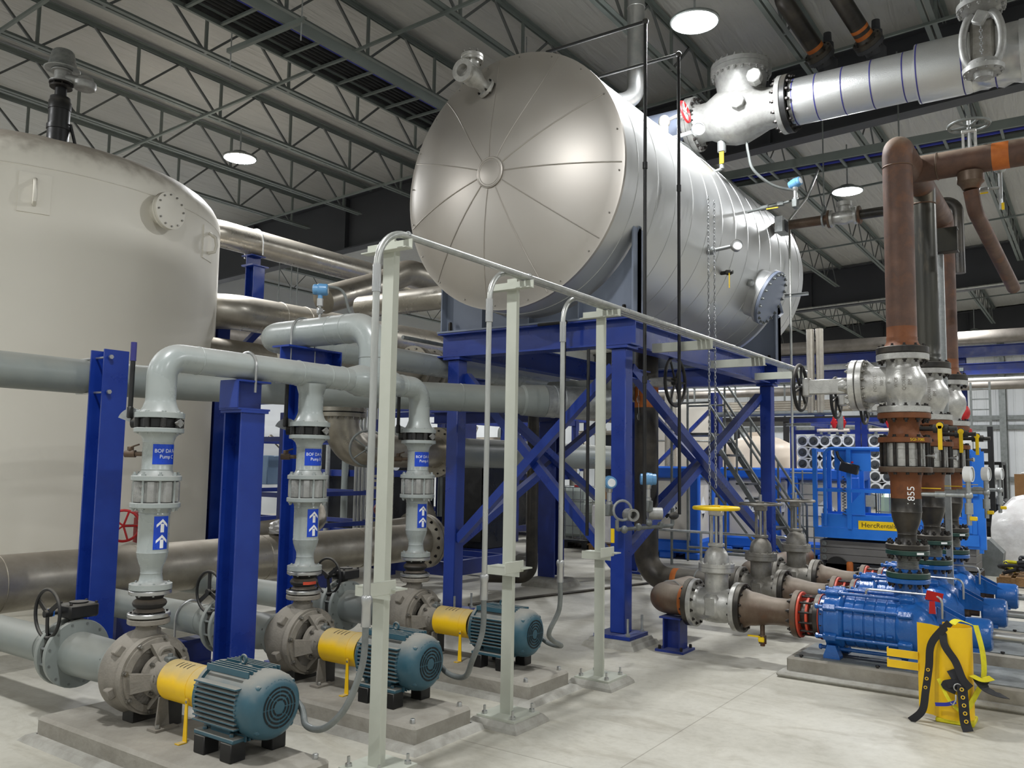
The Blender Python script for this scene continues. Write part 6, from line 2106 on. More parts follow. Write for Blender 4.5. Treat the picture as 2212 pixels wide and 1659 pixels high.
g = thing('tap_line', 'grey tap line with yellow lever leading from the vessel to the high transmitter', 'pipe', (9.5, 3.0, 4.6))
MB().cyl((9.8, 3.42, 4.66), (9.64, 2.84, 4.66), .016, n=10).cyl((9.74, 3.2, 4.66), (9.71, 3.1, 4.66), .03, n=10).box((9.67, 2.95, 4.66), (.05, .08, .05), ch=.006).build('line', M['galv_dull'], g)
MB().box((9.68, 3.05, 4.625), (.01, .14, .012)).build('lever', M['yellow'], g, 0)

# relief valves above the main with black discharge pipes
for i, (rx, ry, rz, L_) in enumerate(((10.2, 2.52, 6.22, 'nearer the big check valve'), (10.2, 1.97, 6.22, 'farther along the main'))):
    r = thing('relief_valve', 'dark grey angle relief valve above the metal-clad main, ' + L_, 'valve', (rx, ry, 5.95), 'relief valves')
    G = M['saddle_grey']
    MB().lathe((rx, ry, rz - .12), Z, [(0, .15), (.04, .15), (.045, .09), (.12, .085), (.2, .11), (.4, .11), (.42, .09), (.44, .075), (.62, .07), (.64, .05), (.75, .045)], 28).build('body', M['girder_dark'], r)
    d = V((-.75, .30, .58)).normalized()
    c = V((rx, ry, rz + .2))
    MB().lathe(c, d, [(0, .1), (.14, .1), (.14, .165), (.19, .165)], 28).build('outlet_flange', M['girder_dark'], r)
    p = thing('relief_pipe', 'black discharge pipe with orange primer rising from the relief valve ' + L_, 'pipe', c + d * .2, 'relief pipes')
    MB().lathe(c + d * .193, d, [(0, .165), (.05, .165), (.055, .12), (.08, .105), (.09, .1)], 28).build('flange', M['mill_black'], p)
    MB().lathe(c + d * .283, d, [(0, .1015), (.05, .1015)], 28).build('primer_band', M['orange_band'], p)
    if i:
        MB().lathe(c + d * .38, d, [(0, .1015), (.04, .1015)], 28).build('primer_band', M['orange_band'], p)
    circ(p, c + d * .19, d, .14, 8, .018, .14, M['bolt_dark'])
    MB().tube(route([c + d * .333, c + d * 1.0, c + d * 1.0 + Z * .4], .1, 4), .1, 24).build('pipe', M['mill_black'], p)

# chain operated valve right at the top right
a = thing('chain_valve', 'silver valve with round bolted top hanging in front of the metal-clad main', 'valve', (8.3, .72, 5.1))
c = V((8.3, .72, 5.12))
MB().lathe(c, Z, [(-.05, .07), (0, .08), (.0, .165), (.04, .17), (.045, .14), (.1, .12)], 32).build('lower_flange', S, a)
yk = MB()
for s in (-1, 1):
    yk.tube(smooth_path([c + V((0, s * .08, .06)), c + V((0, s * .14, .16)), c + V((0, s * .155, .35)), c + V((0, s * .12, .5)), c + V((0, s * .07, .56))], 5), .035, 10)
yk.build('yoke', S, a)
MB().lathe(c + Z * .56, Z, [(0, .08), (.03, .17), (.03, .2), (.08, .2), (.085, .17), (.2, .16)], 32).build('top_flange', S, a)
MB().box(c + V((.03, 0, .3)), (.09, .2, .4), ch=.03).build('bonnet', M['valve_dull'], a)
MB().box(c + V((-.12, .0, .46)), (.06, .1, .12), Matrix.Rotation(.5, 3, 'X'), ch=.01).build('bracket_block', S, a)
circ(a, c + Z * .02, Z, .145, 12, .014, .07, S)
circ(a, c + Z * .61, Z, .18, 14, .016, .11, S)
mb = MB()
for k in range(9):
    mb.ring(c + V((-.1, -.0, .14 + .03 * k)), X if k % 2 else Y, .013, .004, 10, 5)
mb.build('chain', M['chain'], a)
MB().tube(smooth_path([c + V((-.05, -.1, .6)), c + V((-.08, -.25, .72)), c + V((-.02, -.35, .9))], 5), .02, 8).build('rope_chain', M['wood'], a)

# medium line with a small silver check valve, behind the riser tops
m = thing('steam_line', 'dark rusty mid-size pipe crossing behind the tall risers', 'pipe', (11, 2.5, 4.7))
mz = 4.775
MB().cyl((11, 3.44, mz), (11, 2.72, mz), .062, n=24).build('pipe', M['rust_mixed'], m)
MB().tube(route([(11, 2.36, mz), (11, 1.27, mz), (11, 1.27, 3.9)], .14, 8), .062, 24).build('pipe', M['mill_black'], m, 60)
for yy in (2.74, 2.37, 2.02):
    flange((11, yy - .015, mz), Y, .115, .03, M['rust_mixed'], m)
flange((11, 2.80, mz), Y, .09, .025, M['galv'], m)
v = thing('swing_check_valve', 'small silver check valve in the dark line behind the risers', 'valve', (11, 2.55, mz - .1))
MB().lathe((11, 2.72, mz), -Y, [(0, .11), (.03, .11), (.032, .07), (.1, .085), (.17, .1), (.25, .08), (.288, .07), (.29, .11), (.32, .11)], 28).lathe((11, 2.55, mz + .05), Z, [(0, .075), (.08, .075), (.085, .1), (.14, .1)], 24).build('body', M['valve_silver'], v)
hg = thing('hanger_rod', 'thin threaded hanger rod holding the dark line behind the risers', 'hanger', (11, 2.8, 4.9))
MB().cyl((11, 2.8, mz + .09), (11, 2.8, 6.9), .009, n=6).ell((11, 2.8, mz + .14), (.05, .03, .06)).build('rod', M['galv_dull'], hg)
hg = thing('hanger_rod', 'thin hanger rod beside the cable tray behind the risers', 'hanger', (11, 2.3, 5.0))
MB().cyl((11.35, 1.95, 5.35), (11.35, 1.95, 6.95), .01, n=6).build('rod', M['galv_dull'], hg)
tc = thing('vertical_conduit', 'thin white vertical conduit with strut clamps beyond the silver vessel', 'conduit', (11.1, 3.28, 1.2))
MB().tube([(11.12, 3.28, 1.15), (11.12, 3.28, 4.88), (11.3, 3.1, 5.2), (11.35, 2.9, 5.7)], .016, 10).build('tube', M['conduit'], tc)
for z in (2.15, 3.86):
    MB().channel((11.14, 3.36, z), (11.14, 3.05, z), .04, .04, .004).build('clamp_strut', M['galv'], tc, 0)

# ---------------------------------------------------------------- cable trays
def tray(a, b, w, lb, cables, rung=.42):
    a, b = V(a), V(b)
    d = (b - a).normalized()
    s = d.cross(Z).normalized()
    t = thing('cable_tray', lb, 'cable tray', a)
    for k in (-1, 1):
        MB().channel(a + s * (k * w / 2), b + s * (k * w / 2), .11, .03, .004, side=-k).build('side_rail', M['joist_grey'], t, 0)
    n = int((b - a).length / rung)
    for k in range(1, n):
        p = a + d * (k * rung) - Z * .035
        put(t, 'rung', ('rung', round(w, 2), round(d.x, 1)), lambda q: q.box((0, 0, 0), (.03, w - .03, .025) if abs(d.x) > .5 else (w - .03, .03, .025)), M['joist_grey'], p)
    for k, (off, r, mm) in enumerate(cables):
        c = thing('power_cable', 'long %s cable lying in %s, strand %s from its edge' % ('blue' if mm == 'cable_blue' else 'black', 'the tray above the beige tank' if d.x > .5 else 'the tray behind the risers', ORD[k]), 'cable', a, 'tray cables')
        z = -.018 + r
        MB().tube([a + s * off + Z * z, b + s * off + Z * z], r, 8).build('sheath', M[mm], c)
    return t, d, s


t, d, s = tray((1.0, 6.85, 6.0), (10.8, 6.85, 6.0), .62, 'ladder cable tray full of cables crossing above the beige tank',
               [(-.26, .024, 'cable_black'), (-.12, .022, 'cable_black'), (-.06, .022, 'cable_black'), (0, .024, 'cable_black'), (.07, .022, 'cable_black'), (.13, .024, 'cable_black'), (.21, .03, 'cable_blue'), (.27, .026, 'cable_blue')], .4)
for k, xx in enumerate((5.3, 9.25)):
    h = thing('trapeze_hanger', 'galvanised strut hanger with rods under the ladder tray, %s one' % ORD[k], 'hanger', (xx, 6.85, 5.85), 'tray hangers')
    MB().channel((xx, 6.25, 5.905), (xx, 7.45, 5.905), .045, .045, .004).build('strut', M['joist_grey'], h, 0)
    for yy in (6.3, 7.4):
        MB().cyl((xx + .02, yy, 5.7), (xx + .02, yy, deck(yy) - .02), .007, n=6).build('rod', M['galv'], h)
tray((11.2, 7.4, 5.6), (11.2, -.4, 5.6), .42, 'ladder cable tray passing high behind the rusty risers', [(-.12, .024, 'cable_black'), (-.04, .024, 'cable_blue'), (.05, .024, 'cable_black'), (.13, .02, 'cable_blue')], .3)

# ================================================================ equipment farther back
# scissor lift
L = thing('scissor_lift', 'blue scissor lift parked behind the blue pumps with yellow hire sticker', 'lift', (13.2, 2.4, 0))
ly0, ly1, lx0, lx1 = 1.36, 3.49, 12.85, 13.65
LB = M['lift_blue']
ch = MB().box(((lx0 + lx1) / 2, (ly0 + ly1) / 2, .16), (lx1 - lx0 - .06, ly1 - ly0 - .05, .16), ch=.02)
ch.build('chassis', M['panel_dark'], L)
for yy in (ly0 + .3, ly1 - .3):
    for xx in (lx0 + .08, lx1 - .08):
        MB().lathe((xx, yy, .165), X, [(-.05, .12), (-.05, .16), (.05, .16), (.05, .12)], 24).build('wheel', M['black'], L)
for k in range(3):
    MB().box(((lx0 + lx1) / 2 + k * .006, (ly0 + ly1) / 2, .30 + k * .1), (lx1 - lx0 - .16, ly1 - ly0 - .1, .096), ch=.004).build('scissor_arm', M['lift_grey'], L, 0)
    for yy in (ly1 - .12,):
        MB().lathe((lx0 + .075, yy, .30 + k * .1), -X, [(0, .034), (.015, .034), (.015, .016), (.005, .014)], 16).build('pivot_pin', M['galv_dull'], L)
MB().box(((lx0 + lx1) / 2, (ly0 + ly1) / 2, .665), (lx1 - lx0, ly1 - ly0, .15)).build('deck_skirt', LB, L, 0)
MB().box((lx0 + .02, (ly0 + ly1) / 2 - .04, .84), (.03, ly1 - ly0 - .12, .19)).build('toe_board', LB, L, 0)
MB().box((lx1 - .02, (ly0 + ly1) / 2, .84), (.03, ly1 - ly0, .19)).build('toe_board', LB, L, 0)
for xx in (lx0, lx1):
    MB().tube(route([(xx, ly1 - .16, .76), (xx, ly1 - .16, 1.88), (xx, ly0 + .1, 1.88), (xx, ly0 + .1, .76)], .1, 6), .026, 10).build('guard_rail', LB, L)
    MB().box((xx, (ly0 + ly1) / 2, 1.275), (.03, ly1 - ly0, .045)).build('mid_rail', LB, L, 0)
    for yy in (ly1 - .02, ly1 - .5):
        MB().box((xx, yy, 1.3), (.05, .06, 1.14)).build('rail_post', LB, L, 0)
MB().box(((lx0 + lx1) / 2, ly1, 1.86), (lx1 - lx0, .04, .045)).box(((lx0 + lx1) / 2, ly1, 1.275), (lx1 - lx0, .03, .04)).build('end_rail', LB, L, 0)
MB().box((lx0 + .06, ly0 + .06, 1.2), (.06, .28, 1.3)).box((lx0 + .06, ly0 - .02, 1.2), (.05, .05, 1.4)).build('gate_post', LB, L, 0)
MB().box((lx0 + .05, 2.95, 1.72), (.02, .5, .32)).build('rail_plate', LB, L, 0)
st = MB().box((lx0 + .0, 2.6, .795), (.012, .55, .12)).build('hire_sticker', M['yellow'], L, 0)
tx = MB()
text_flat(tx, 'Herc', .095, (lx0 - .0075, 2.735, .795), -Y, Z, 1.05)
text_flat(tx, 'Rentals', .088, (lx0 - .0075, 2.505, .795), -Y, Z, 1.0)
tx.build('sticker_text', M['print_black'], st, 0)
tx = MB()
text_flat(tx, '80001', .12, (lx0 + .004, 2.12, .79), -Y, Z, 1.0)
tx.build('fleet_number', M['blue_dark'], L, 0)
MB().box((lx0 - .06, 2.97, 1.6), (.1, .26, .14), Matrix.Rotation(.25, 3, 'X'), ch=.015).build('control_box', M['panel_dark'], L)
MB().tube([(lx0 - .06, 3.04, 1.66), (lx0 - .06, 3.12, 1.76), (lx0 - .06, 3.14, 1.84)], .022, 8).build('joystick', M['panel_dark'], L)
MB().lathe((lx0 - .06, 2.93, 1.67), Z, [(0, .016), (.02, .02), (.03, 0)], 10, cap0=False).build('stop_button', M['red'], L)
pts = []
for k in range(90):
    a = k * .9
    pts.append(V((lx0 - .02 + .022 * math.cos(a), 3.06 + .022 * math.sin(a), 1.48 - k * .0062)))
MB().tube(pts, .006, 5).build('coil_cord', M['black'], L)
MB().prism([(0, 0), (.32, 0), (.0, .36)], (lx0 - .02, 2.78, .94), Y, Z, (.02, 0, 0)).build('gusset_plate', LB, L, 0)
MB().box((lx0 - .03, 2.7, 1.14), (.04, .12, .16)).build('outlet_box', M['galv'], L, 0)

# intermediate bulk container with pale green liquid, behind the lift
def ibc(x, y, lb, liquid=None, w=1.0, d=1.0, h=1.15):
    t = thing('bulk_container', lb, 'container', (x, y, 0), 'caged bulk containers')
    MB().box((x, y, .2 + (h - .2) / 2), (w - .1, d - .1, h - .22), ch=.06).build('bottle', M['clear_tank'] if liquid is None else M['green_liquid'], t, 20)
    pl = MB()
    pl.box((x, y, .13), (w, d, .03))
    for yy in (-.42, 0, .42):
        pl.box((x, y + yy * d, .06), (w, .12, .11))
    pl.build('pallet', M['panel_dark'], t, 0)
    fr_ = MB()
    for z in (.17, .42, .67, .92, h):
        for s in (-1, 1):
            fr_.box((x + s * w / 2, y, z), (.016, d, .016)).box((x, y + s * d / 2, z), (w, .016, .016))
    for k in range(7):
        q = -.5 + k / 6
        for s in (-1, 1):
            fr_.box((x + s * w / 2, y + q * d, .16 + (h - .16) / 2), (.014, .014, h - .16)).box((x + q * w, y + s * d / 2, .16 + (h - .16) / 2), (.014, .014, h - .16))
    fr_.build('cage_lattice', M['galv'], t, 0)
    MB().cyl((x, y, h - .03), (x, y, h + .03), .09, n=18).build('cap', M['red'], t)
    return t


ibc(14.9, 2.35, 'caged bulk container of pale green liquid seen through the blue lift', True, 1.0, 1.2, 1.22)
ibc(14.5, 8.45, 'white caged bulk container behind the crossed blue braces')

# blue and white double wall chemical tanks
def chem(x, y, rot, num, lb, sx=1.15, sy=1.15):
    t = thing('chemical_tank', lb, 'tank', (x, y, 0), 'chemical storage tanks')
    Rm = Matrix.Rotation(rot, 3, 'Z')
    o = V((x, y, 0))

    def bx(c, d, ch=.0):
        m_ = MB().box((0, 0, 0), d, Rm, ch=ch)
        m_.v = [p + o + Rm @ V(c) for p in m_.v]
        return m_
    bx((0, 0, .82), (sx - .16, sy - .16, 1.16), .08).build('inner_tank', M['poly_white'], t, 20)
    b_ = bx((0, 0, .21), (sx, sy, .22), .04)
    for qx in (-.4, 0, .4):
        for qy in (-.4, 0, .4):
            m_ = bx((qx * sx, qy * sy, .06), (.24, .24, .12), .02)
            b_.add(m_.v, m_.f)
    b_.build('base', M['poly_blue'], t, 20)
    bx((0, 0, 1.48), (sx, sy, .2), .03).build('top_rim', M['poly_blue'], t, 20)
    for qx in (-1, 1):
        for qy in (-1, 1):
            bx((qx * (sx / 2 - .07), qy * (sy / 2 - .07), .85), (.15, .15, 1.2), .02).build('corner_post', M['poly_blue'], t, 20)
    # placard on the -x face, label on the -y face
    fx = Rm @ V((-1, 0, 0))
    fy = Rm @ V((0, -1, 0))
    for n_, u, hw in ((fx, Rm @ V((0, -1, 0)), sx / 2 - .075), (fy, Rm @ V((1, 0, 0)), sy / 2 - .075)):
        c = o + n_ * hw + Z * .86
        q = MB().prism([(-.2, 0), (0, -.2), (.2, 0), (0, .2)], c, u, Z, n_ * .004)
        pk = q.build('placard', M['print_white'], t, 0)
        q = MB().prism([(-.085, -.1), (0, -.185), (.085, -.1)], c + n_ * .0045, u, Z, n_ * .001)
        q.prism([(-.19, -.0), (-.155, .035), (-.155, -.035)], c + n_ * .0045, u, Z, n_ * .001)
        q.prism([(.19, -.0), (.155, .035), (.155, -.035)], c + n_ * .0045, u, Z, n_ * .001)
        text_flat(q, num, .115, c + n_ * .006 + Z * .0, u, Z)
        q.build('placard_print', M['print_black'], pk, 0)
    return t


chem(14.25, 6.3, .12, '1791', 'blue framed white chemical tank right behind the crossed vessel braces')
chem(16.0, 5.4, .05, '1791', 'blue framed white chemical tank behind the grey rolling stairs', 1.1, 1.1)
chem(15.6, 3.95, .05, '17', 'blue framed white chemical tank behind the end of the scissor lift', 1.1, 1.15)

# rolling stairs in grey tube
s = thing('rolling_stairs', 'grey tubular steel stairs standing beside the blue vessel column', 'stairs', (13.2, 4.4, 0))
G = M['galv_dull']
y0, z0, y1, z1 = 5.05, 2.1, 3.75, .12
for xx in (12.75, 13.4):
    MB().bar((xx, y0, z0), (xx, y1, z1), .05, .07).build('stringer', G, s, 0)
    for dz in (.45, .9):
        MB().cyl((xx, y0, z0 + dz), (xx, y1, z1 + dz), .02, n=8).build('handrail', G, s)
    for k in range(4):
        f_ = k / 3
        yy, zz = y0 + (y1 - y0) * f_, z0 + (z1 - z0) * f_
        MB().cyl((xx, yy, zz), (xx, yy, zz + .9), .018, n=8).build('baluster', G, s)
    MB().cyl((xx, 5.05, .02), (xx, 5.05, 2.1), .022, n=8).cyl((xx, 5.7, .02), (xx, 5.7, 3.0), .022, n=8).cyl((xx, 5.7, .25), (xx, 3.9, .25), .02, n=8).cyl((xx, 5.7, 2.1), (xx, 4.2, .25), .018, n=8).build('leg', G, s)
for k in range(9):
    f_ = (k + .5) / 9
    MB().box((13.08, y0 + (y1 - y0) * f_, z0 + (z1 - z0) * f_), (.62, .2, .03)).build('tread', M['grate'], s, 0)
MB().box((13.08, 5.38, 2.1), (.7, .66, .04)).build('landing', M['grate'], s, 0)
for xx in (12.75, 13.4):
    for dz in (.5, .95):
        MB().cyl((xx, 5.05, 2.1 + dz), (xx, 5.7, 2.1 + dz), .018, n=8).build('landing_rail', G, s)
cg = thing('ladder_cage', 'pale grey wire frame ladder beyond the gate valve handwheels', 'ladder', (13.6, 3.9, 0))
mb = MB()
for yy in (3.62, 3.78, 3.95, 4.1):
    mb.cyl((13.9, yy, .02), (13.9, yy, 1.55), .012, n=6)
for k in range(9):
    mb.cyl((13.9, 3.58, .15 + k * .17), (13.9, 4.14, .15 + k * .17), .012, n=6)
mb.build('lattice', M['galv'], cg, 0)

# membrane skid with rows of pressure vessels
k_ = thing('membrane_skid', 'dark blue steel rack stacked with white pressure vessels', 'rack', (17.5, 3.6, 0))
for yy in (5.0, 3.77, 3.65, 2.35):
    for xx in (17.0, 19.6):
        MB().box((xx, yy, 1.28), (.1, .1, 2.56)).build('upright', M['blue_dark'], k_, 0)
for z in (2.52, 2.29, .3):
    MB().box((17.0, 3.68, z), (.08, 2.7, .08)).build('cross_beam', M['blue_dark'], k_, 0)
for yy in (5.0, 3.82, 3.62, 2.35):
    MB().box((18.3, yy, 2.52), (2.6, .08, .08)).build('side_beam', M['blue_dark'], k_, 0)
MB().bar((17.0, 4.95, 2.5), (18.4, 3.85, 2.5), .05, .05).build('diagonal', M['blue_dark'], k_, 0)
n_ = 0
cols = [4.80, 4.585, 4.37, 4.155, 3.94, 3.47, 3.25, 3.03, 2.81, 2.59]
for r_ in range(5):
    z = 2.115 - r_ * .222
    for c_, yy in enumerate(cols):
        if r_ >= 3 and c_ < 5:
            continue
        n_ += 1
        v = thing('pressure_vessel', 'white pressure vessel in the blue rack, %s row down, %s from the stairs' % (ORD[r_], ORD[c_]), 'pressure vessel', (16.9, yy, z), 'membrane pressure vessels')
        MB().lathe((16.92, yy, z), X, [(0, .098), (.0, .112), (.1, .112), (.12, .104), (2.6, .104)], 20).build('shell', M['white'], v)
        MB().lathe((16.925, yy, z), -X, [(0, .098), (.004, .096), (.006, .07), (.01, .066), (.01, .035), (.03, .03), (.03, 0)], 18, cap0=False).build('end_cap', M['grate'], v)
for ya, yb in ((4.5, 3.9), (3.55, 2.6)):
    o = thing('header_tube', 'white plastic header tube over the pressure vessels, %s section' % ('first' if ya > 4 else 'second'), 'pipe', (16.9, ya, 2.3), 'rack header tubes')
    MB().cyl((16.88, ya, 2.315), (16.88, yb, 2.315), .035, n=14).build('tube', M['poly_cream'], o)
    for q in range(4):
        yy = ya + (yb - ya) * (q + .5) / 4
        MB().cyl((16.88, yy, 2.24), (16.88, yy, 2.31), .03, n=10).build('saddle', M['galv_dull'], o)
for q, (yy, lb) in enumerate(((4.18, 'small'), (4.02, 'larger'), (3.2, 'lone'))):
    o = thing('actuated_valve', '%s red actuated valve on top of the membrane rack' % lb, 'valve', (16.9, yy, 2.35), 'rack valves')
    MB().lathe((16.88, yy, 2.36), Z, [(0, .03), (.06, .05), (.16, .05), (.17, .03), (.22, .03)], 12).cyl((16.88, yy - .06, 2.46), (16.88, yy + .06, 2.46), .03, n=10).build('actuator', M['red'], o)
o = thing('overhead_pipes', 'dull upright twin process pipes above the membrane rack', 'pipe', (16.0, 4.2, 2.6))
o.name = 'process_pipe'
BASE[o.name] = V((16.0, 4.2, 2.6))
for yy in (4.25, 4.42):
    MB().cyl((16.2, yy, 2.62), (16.2, yy, 4.2), .07, n=18).build('standpipe', M['stainless'], o)
MB().tube(route([(16.2, 6.3, 2.62), (16.2, 3.9, 2.62), (16.2, 3.9, 2.3)], .12, 6), .05, 14).build('cross_pipe', M['galv_dull'], o)

# rental panels, dark cabinets and skids deep under the vessel
p = thing('control_panel', 'tall black glossy control cabinet behind the blue columns', 'cabinet', (10.6, 8.2, 0))
MB().box((10.75, 8.2, .95), (.5, .86, 1.36), ch=.015).build('cabinet_body', M['panel_dark'], p)
MB().box((10.49, 8.2, .98), (.012, .74, 1.2)).build('cabinet_door', M['black'], p, 0)
MB().box((10.47, 8.5, 1.0), (.03, .03, .14)).build('door_handle', M['zinc'], p, 0)
MB().box((10.75, 8.2, .14), (.5, .86, .26)).build('plinth', M['blue_dark'], p, 0)
k2 = thing('equipment_skid', 'low dark blue steel skid base on the floor past the third pump', 'skid', (9.6, 7.9, 0))
for yy in (7.15, 8.6):
    MB().channel((8.9, yy, .17), (10.35, yy, .17), .2, .07, .01, side=-1 if yy < 8 else 1).build('skid_rail', M['blue_dark'], k2, 0)
for xx in (8.95, 9.65, 10.3):
    MB().box((xx, 7.87, .17), (.08, 1.4, .18)).build('skid_cross', M['blue_dark'], k2, 0)

# dark blue equipment frame beyond the pump risers, with boxes
f = thing('equipment_rack', 'dark blue equipment rack cluttered with boxes behind the middle riser', 'frame', (9.3, 11.0, 0))
for yy in (10.2, 12.2):
    for xx in (8.6, 10.6):
        MB().box((xx, yy, 1.15), (.09, .09, 2.3)).build('frame_post', M['blue_dark'], f, 0)
for z in (.55, 1.05, 1.9):
    for yy in (10.2, 12.2):
        MB().box((9.6, yy, z), (2.0, .07, .07)).build('frame_bar', M['blue_dark'], f, 0)
    for xx in (8.6, 10.6):
        MB().box((xx, 11.2, z), (.07, 2.0, .07)).build('frame_bar', M['blue_dark'], f, 0)
b = thing('junction_box', 'pale blue grey control box hung on the dark blue frame', 'box', (8.95, 10.95, 1.2))
MB().box((8.95, 11.0, 1.42), (.24, .34, .46), ch=.012).build('box_body', M['box_blue_grey'], b)
MB().box((8.82, 11.06, 1.55), (.012, .1, .1)).box((8.82, 11.06, 1.28), (.012, .1, .08)).build('box_window', M['blue_steel'], b, 0)
b = thing('display_unit', 'small purple framed display beside the pale blue grey box', 'display', (9.3, 10.9, 1.25))
MB().box((9.3, 10.9, 1.42), (.08, .16, .34), ch=.01).build('display_body', M['white'], b)
MB().box((9.255, 10.89, 1.44), (.01, .12, .24)).build('screen', M['purple_band'], b, 0)
MB().box((9.249, 10.89, 1.38), (.006, .05, .05)).build('indicator', M['yellow'], b, 0)
for (xx, yy, zz, sx, sy, sz, mm, lb) in ((9.5, 10.7, 1.12, .3, .4, .1, 'red_seal', 'orange and white flat package on the blue frame'), (9.6, 10.75, .62, .3, .3, .22, 'instr_blue', 'light blue pail shaped drum low in the blue frame')):
    o = thing('package_box', lb, 'package', (xx, yy, zz - sz / 2))
    MB().box((xx, yy, zz), (sx, sy, sz), ch=.02).build('package_body', M[mm], o)
    MB().box((xx, yy, zz + sz / 2 + .02), (sx * .9, sy * .9, .035), ch=.01).build('package_lid', M['white'], o)
for k, (xx, yy, lb) in enumerate(((9.9, 8.35, 'white jacketed pipe bend behind the plastic bag'), (8.6, 9.35, 'grey flanged stub pipe behind the floor pipe'))):
    o = thing('branch_pipe', lb, 'pipe', (xx, yy, .5))
    MB().tube(route([(xx - 1.2, yy, .62), (xx, yy, .68), (xx + .3, yy + .5, 1.05)], .3, 6), .13, 22).build('pipe', M['stainless_clean'] if k == 0 else M['stainless'], o, 60)
    MB().lathe((xx - .5, yy, .65), X, [(0, .19), (.05, .19)], 24).lathe((xx - .43, yy, .65), X, [(0, .19), (.05, .19)], 24).build('flange', M['pump_iron'], o)
    MB().box((xx - .9, yy, .25), (.1, .2, .5)).build('pipe_leg', M['blue_dark'], o, 0)
o = thing('red_valve', 'dark red wheel valve with flanges behind the floor pipe', 'valve', (8.6, 8.0, .5))
MB().cyl((8.75, 8.25, .02), (8.75, 8.25, 1.6), .075, n=18).build('standpipe', M['stainless'], o)
for z in (1.3, 1.36, 1.2):
    MB().cyl((8.75, 8.25, z), (8.75, 8.25, z + .035), .14, n=22).build('flange', M['pump_iron'], o)
MB().ell((8.75, 8.25, .92), (.13, .13, .11)).build('body', M['dark_red'], o)
MB().ring((8.4, 8.05, .95), (-.8, -.55, 0), .13, .013, 28, 8).cyl((8.4, 8.05, .95), (8.7, 8.22, .93), .014, n=8).build('handwheel', M['black'], o)
cb = thing('conduit_bank', 'row of pale vertical conduits far behind the elbow main', 'conduit', (12, 12, 0))
cb.name = 'conduit_rack'
BASE['conduit_rack'] = V((12, 12, 0))
for q in range(6):
    MB().cyl((10.4 + q * .09, 10.45, .05), (10.4 + q * .09, 10.45, 2.75), .03, n=10).build('conduit', M['conduit'], cb)
for (xx, yy, h_, lb) in ((13.2, 10.2, 2.5, 'dark blue rack post behind the control cabinet'), (12.0, 9.4, 2.3, 'dark blue rack post beyond the pale conduits'), (16.6, 6.45, 3.1, 'dark blue rack post behind the chemical tanks'), (18.5, 9.5, 3.0, 'dark blue rack post far behind the vessel braces')):
    MBo = MB().beam((xx, yy, 0), (xx, yy, h_), .22, .2, .012, .016, up=Y)
    tag(MBo.build('rack_post', M['blue_dark'], None, 0), lb, 'post', 'rack posts')
o = thing('rack_brace', 'thin bright blue diagonal brace beside the dark rack post', 'brace', (16.6, 7, 1.6))
MB().bar((16.6, 8.2, 1.2), (16.6, 6.55, 2.75), .07, .07).build('brace_bar', M['blue_steel'], o, 0)
dp = thing('process_drum', 'tall dark glossy vessel in the shade behind the braces', 'drum', (12.8, 8.4, 0))
MB().lathe((12.9, 9.4, .1), Z, [(0, .3), (.05, .36), (1.6, .36), (1.7, .25), (1.75, 0)], 32).build('shell', M['blue_dark'], dp)
MB().box((12.9, 9.4, .05), (.5, .5, .1)).build('foot', M['panel_dark'], dp, 0)
tw = thing('mixing_tank', 'pale grey conical tank with stained side behind the stairs', 'tank', (20, 8.6, 0))
MB().lathe((20.2, 8.8, 0), Z, [(0, .4), (.7, .5), (1.3, 1.0), (2.9, 1.0), (3.1, .8), (3.2, 0)], 40).build('shell', M['poly_white'], tw, 60)
MB().ring((20.2, 8.8, 2.2), Z, 1.005, .02, 40, 6).build('band', M['galv'], tw)
pp = thing('stainless_standpipe', 'stainless standpipe in front of the pale conical tank', 'pipe', (18, 7.6, 0))
MB().cyl((17.5, 7.85, .02), (17.5, 7.85, 3.2), .13, n=22).build('pipe', M['stainless_clean'], pp)
MB().cyl((17.3, 8.4, .02), (17.3, 8.4, 2.7), .1, n=18).cyl((17.3, 8.4, 2.7), (17.3, 8.4, 2.8), .15, n=18).build('branch', M['stainless'], pp)
ct = thing('polymer_tank', 'cream plastic tank with domed top behind the blue chemical tank', 'tank', (19.2, 6.4, 0))
MB().lathe((19.3, 6.45, 0), Z, [(0, .85), (1.95, .85), (2.1, .75), (2.25, .45), (2.3, .25), (2.38, .25), (2.4, 0)], 40).build('shell', M['poly_cream'], ct, 50)
MB().ring((19.3, 6.45, 1.4), Z, .855, .015, 40, 6).build('band', M['galv_dull'], ct)
mz_ = thing('service_platform', 'grey steel service platform with rails far behind the stairs', 'platform', (21, 6, 0))
MB().box((22.9, 6.5, 2.82), (2.4, 5.2, .12)).build('platform_deck', M['girder_dark'], mz_, 0)
for z in (3.25, 3.7):
    MB().box((21.75, 6.5, z), (.04, 5.2, .04)).build('rail', M['galv_dull'], mz_, 0)
for yy in (3.95, 5.3, 6.6, 7.9, 9.05):
    MB().box((21.75, yy, 3.28), (.04, .04, .85)).build('rail_post', M['galv_dull'], mz_, 0)
    MB().box((21.85, yy, 1.38), (.12, .12, 2.76)).build('platform_leg', M['girder_dark'], mz_, 0)
for k in range(4):
    o = MB().cyl((21.3 + .12 * k, 9.4, 3.02 + .07 * k), (21.3 + .12 * k, 3.4, 3.02 + .07 * k), .055, n=12)
    tag(o.build('process_pipe', M['stainless'], None), 'slim level process pipe on the service platform edge, %s from below' % ORD[k], 'pipe', 'platform pipes')

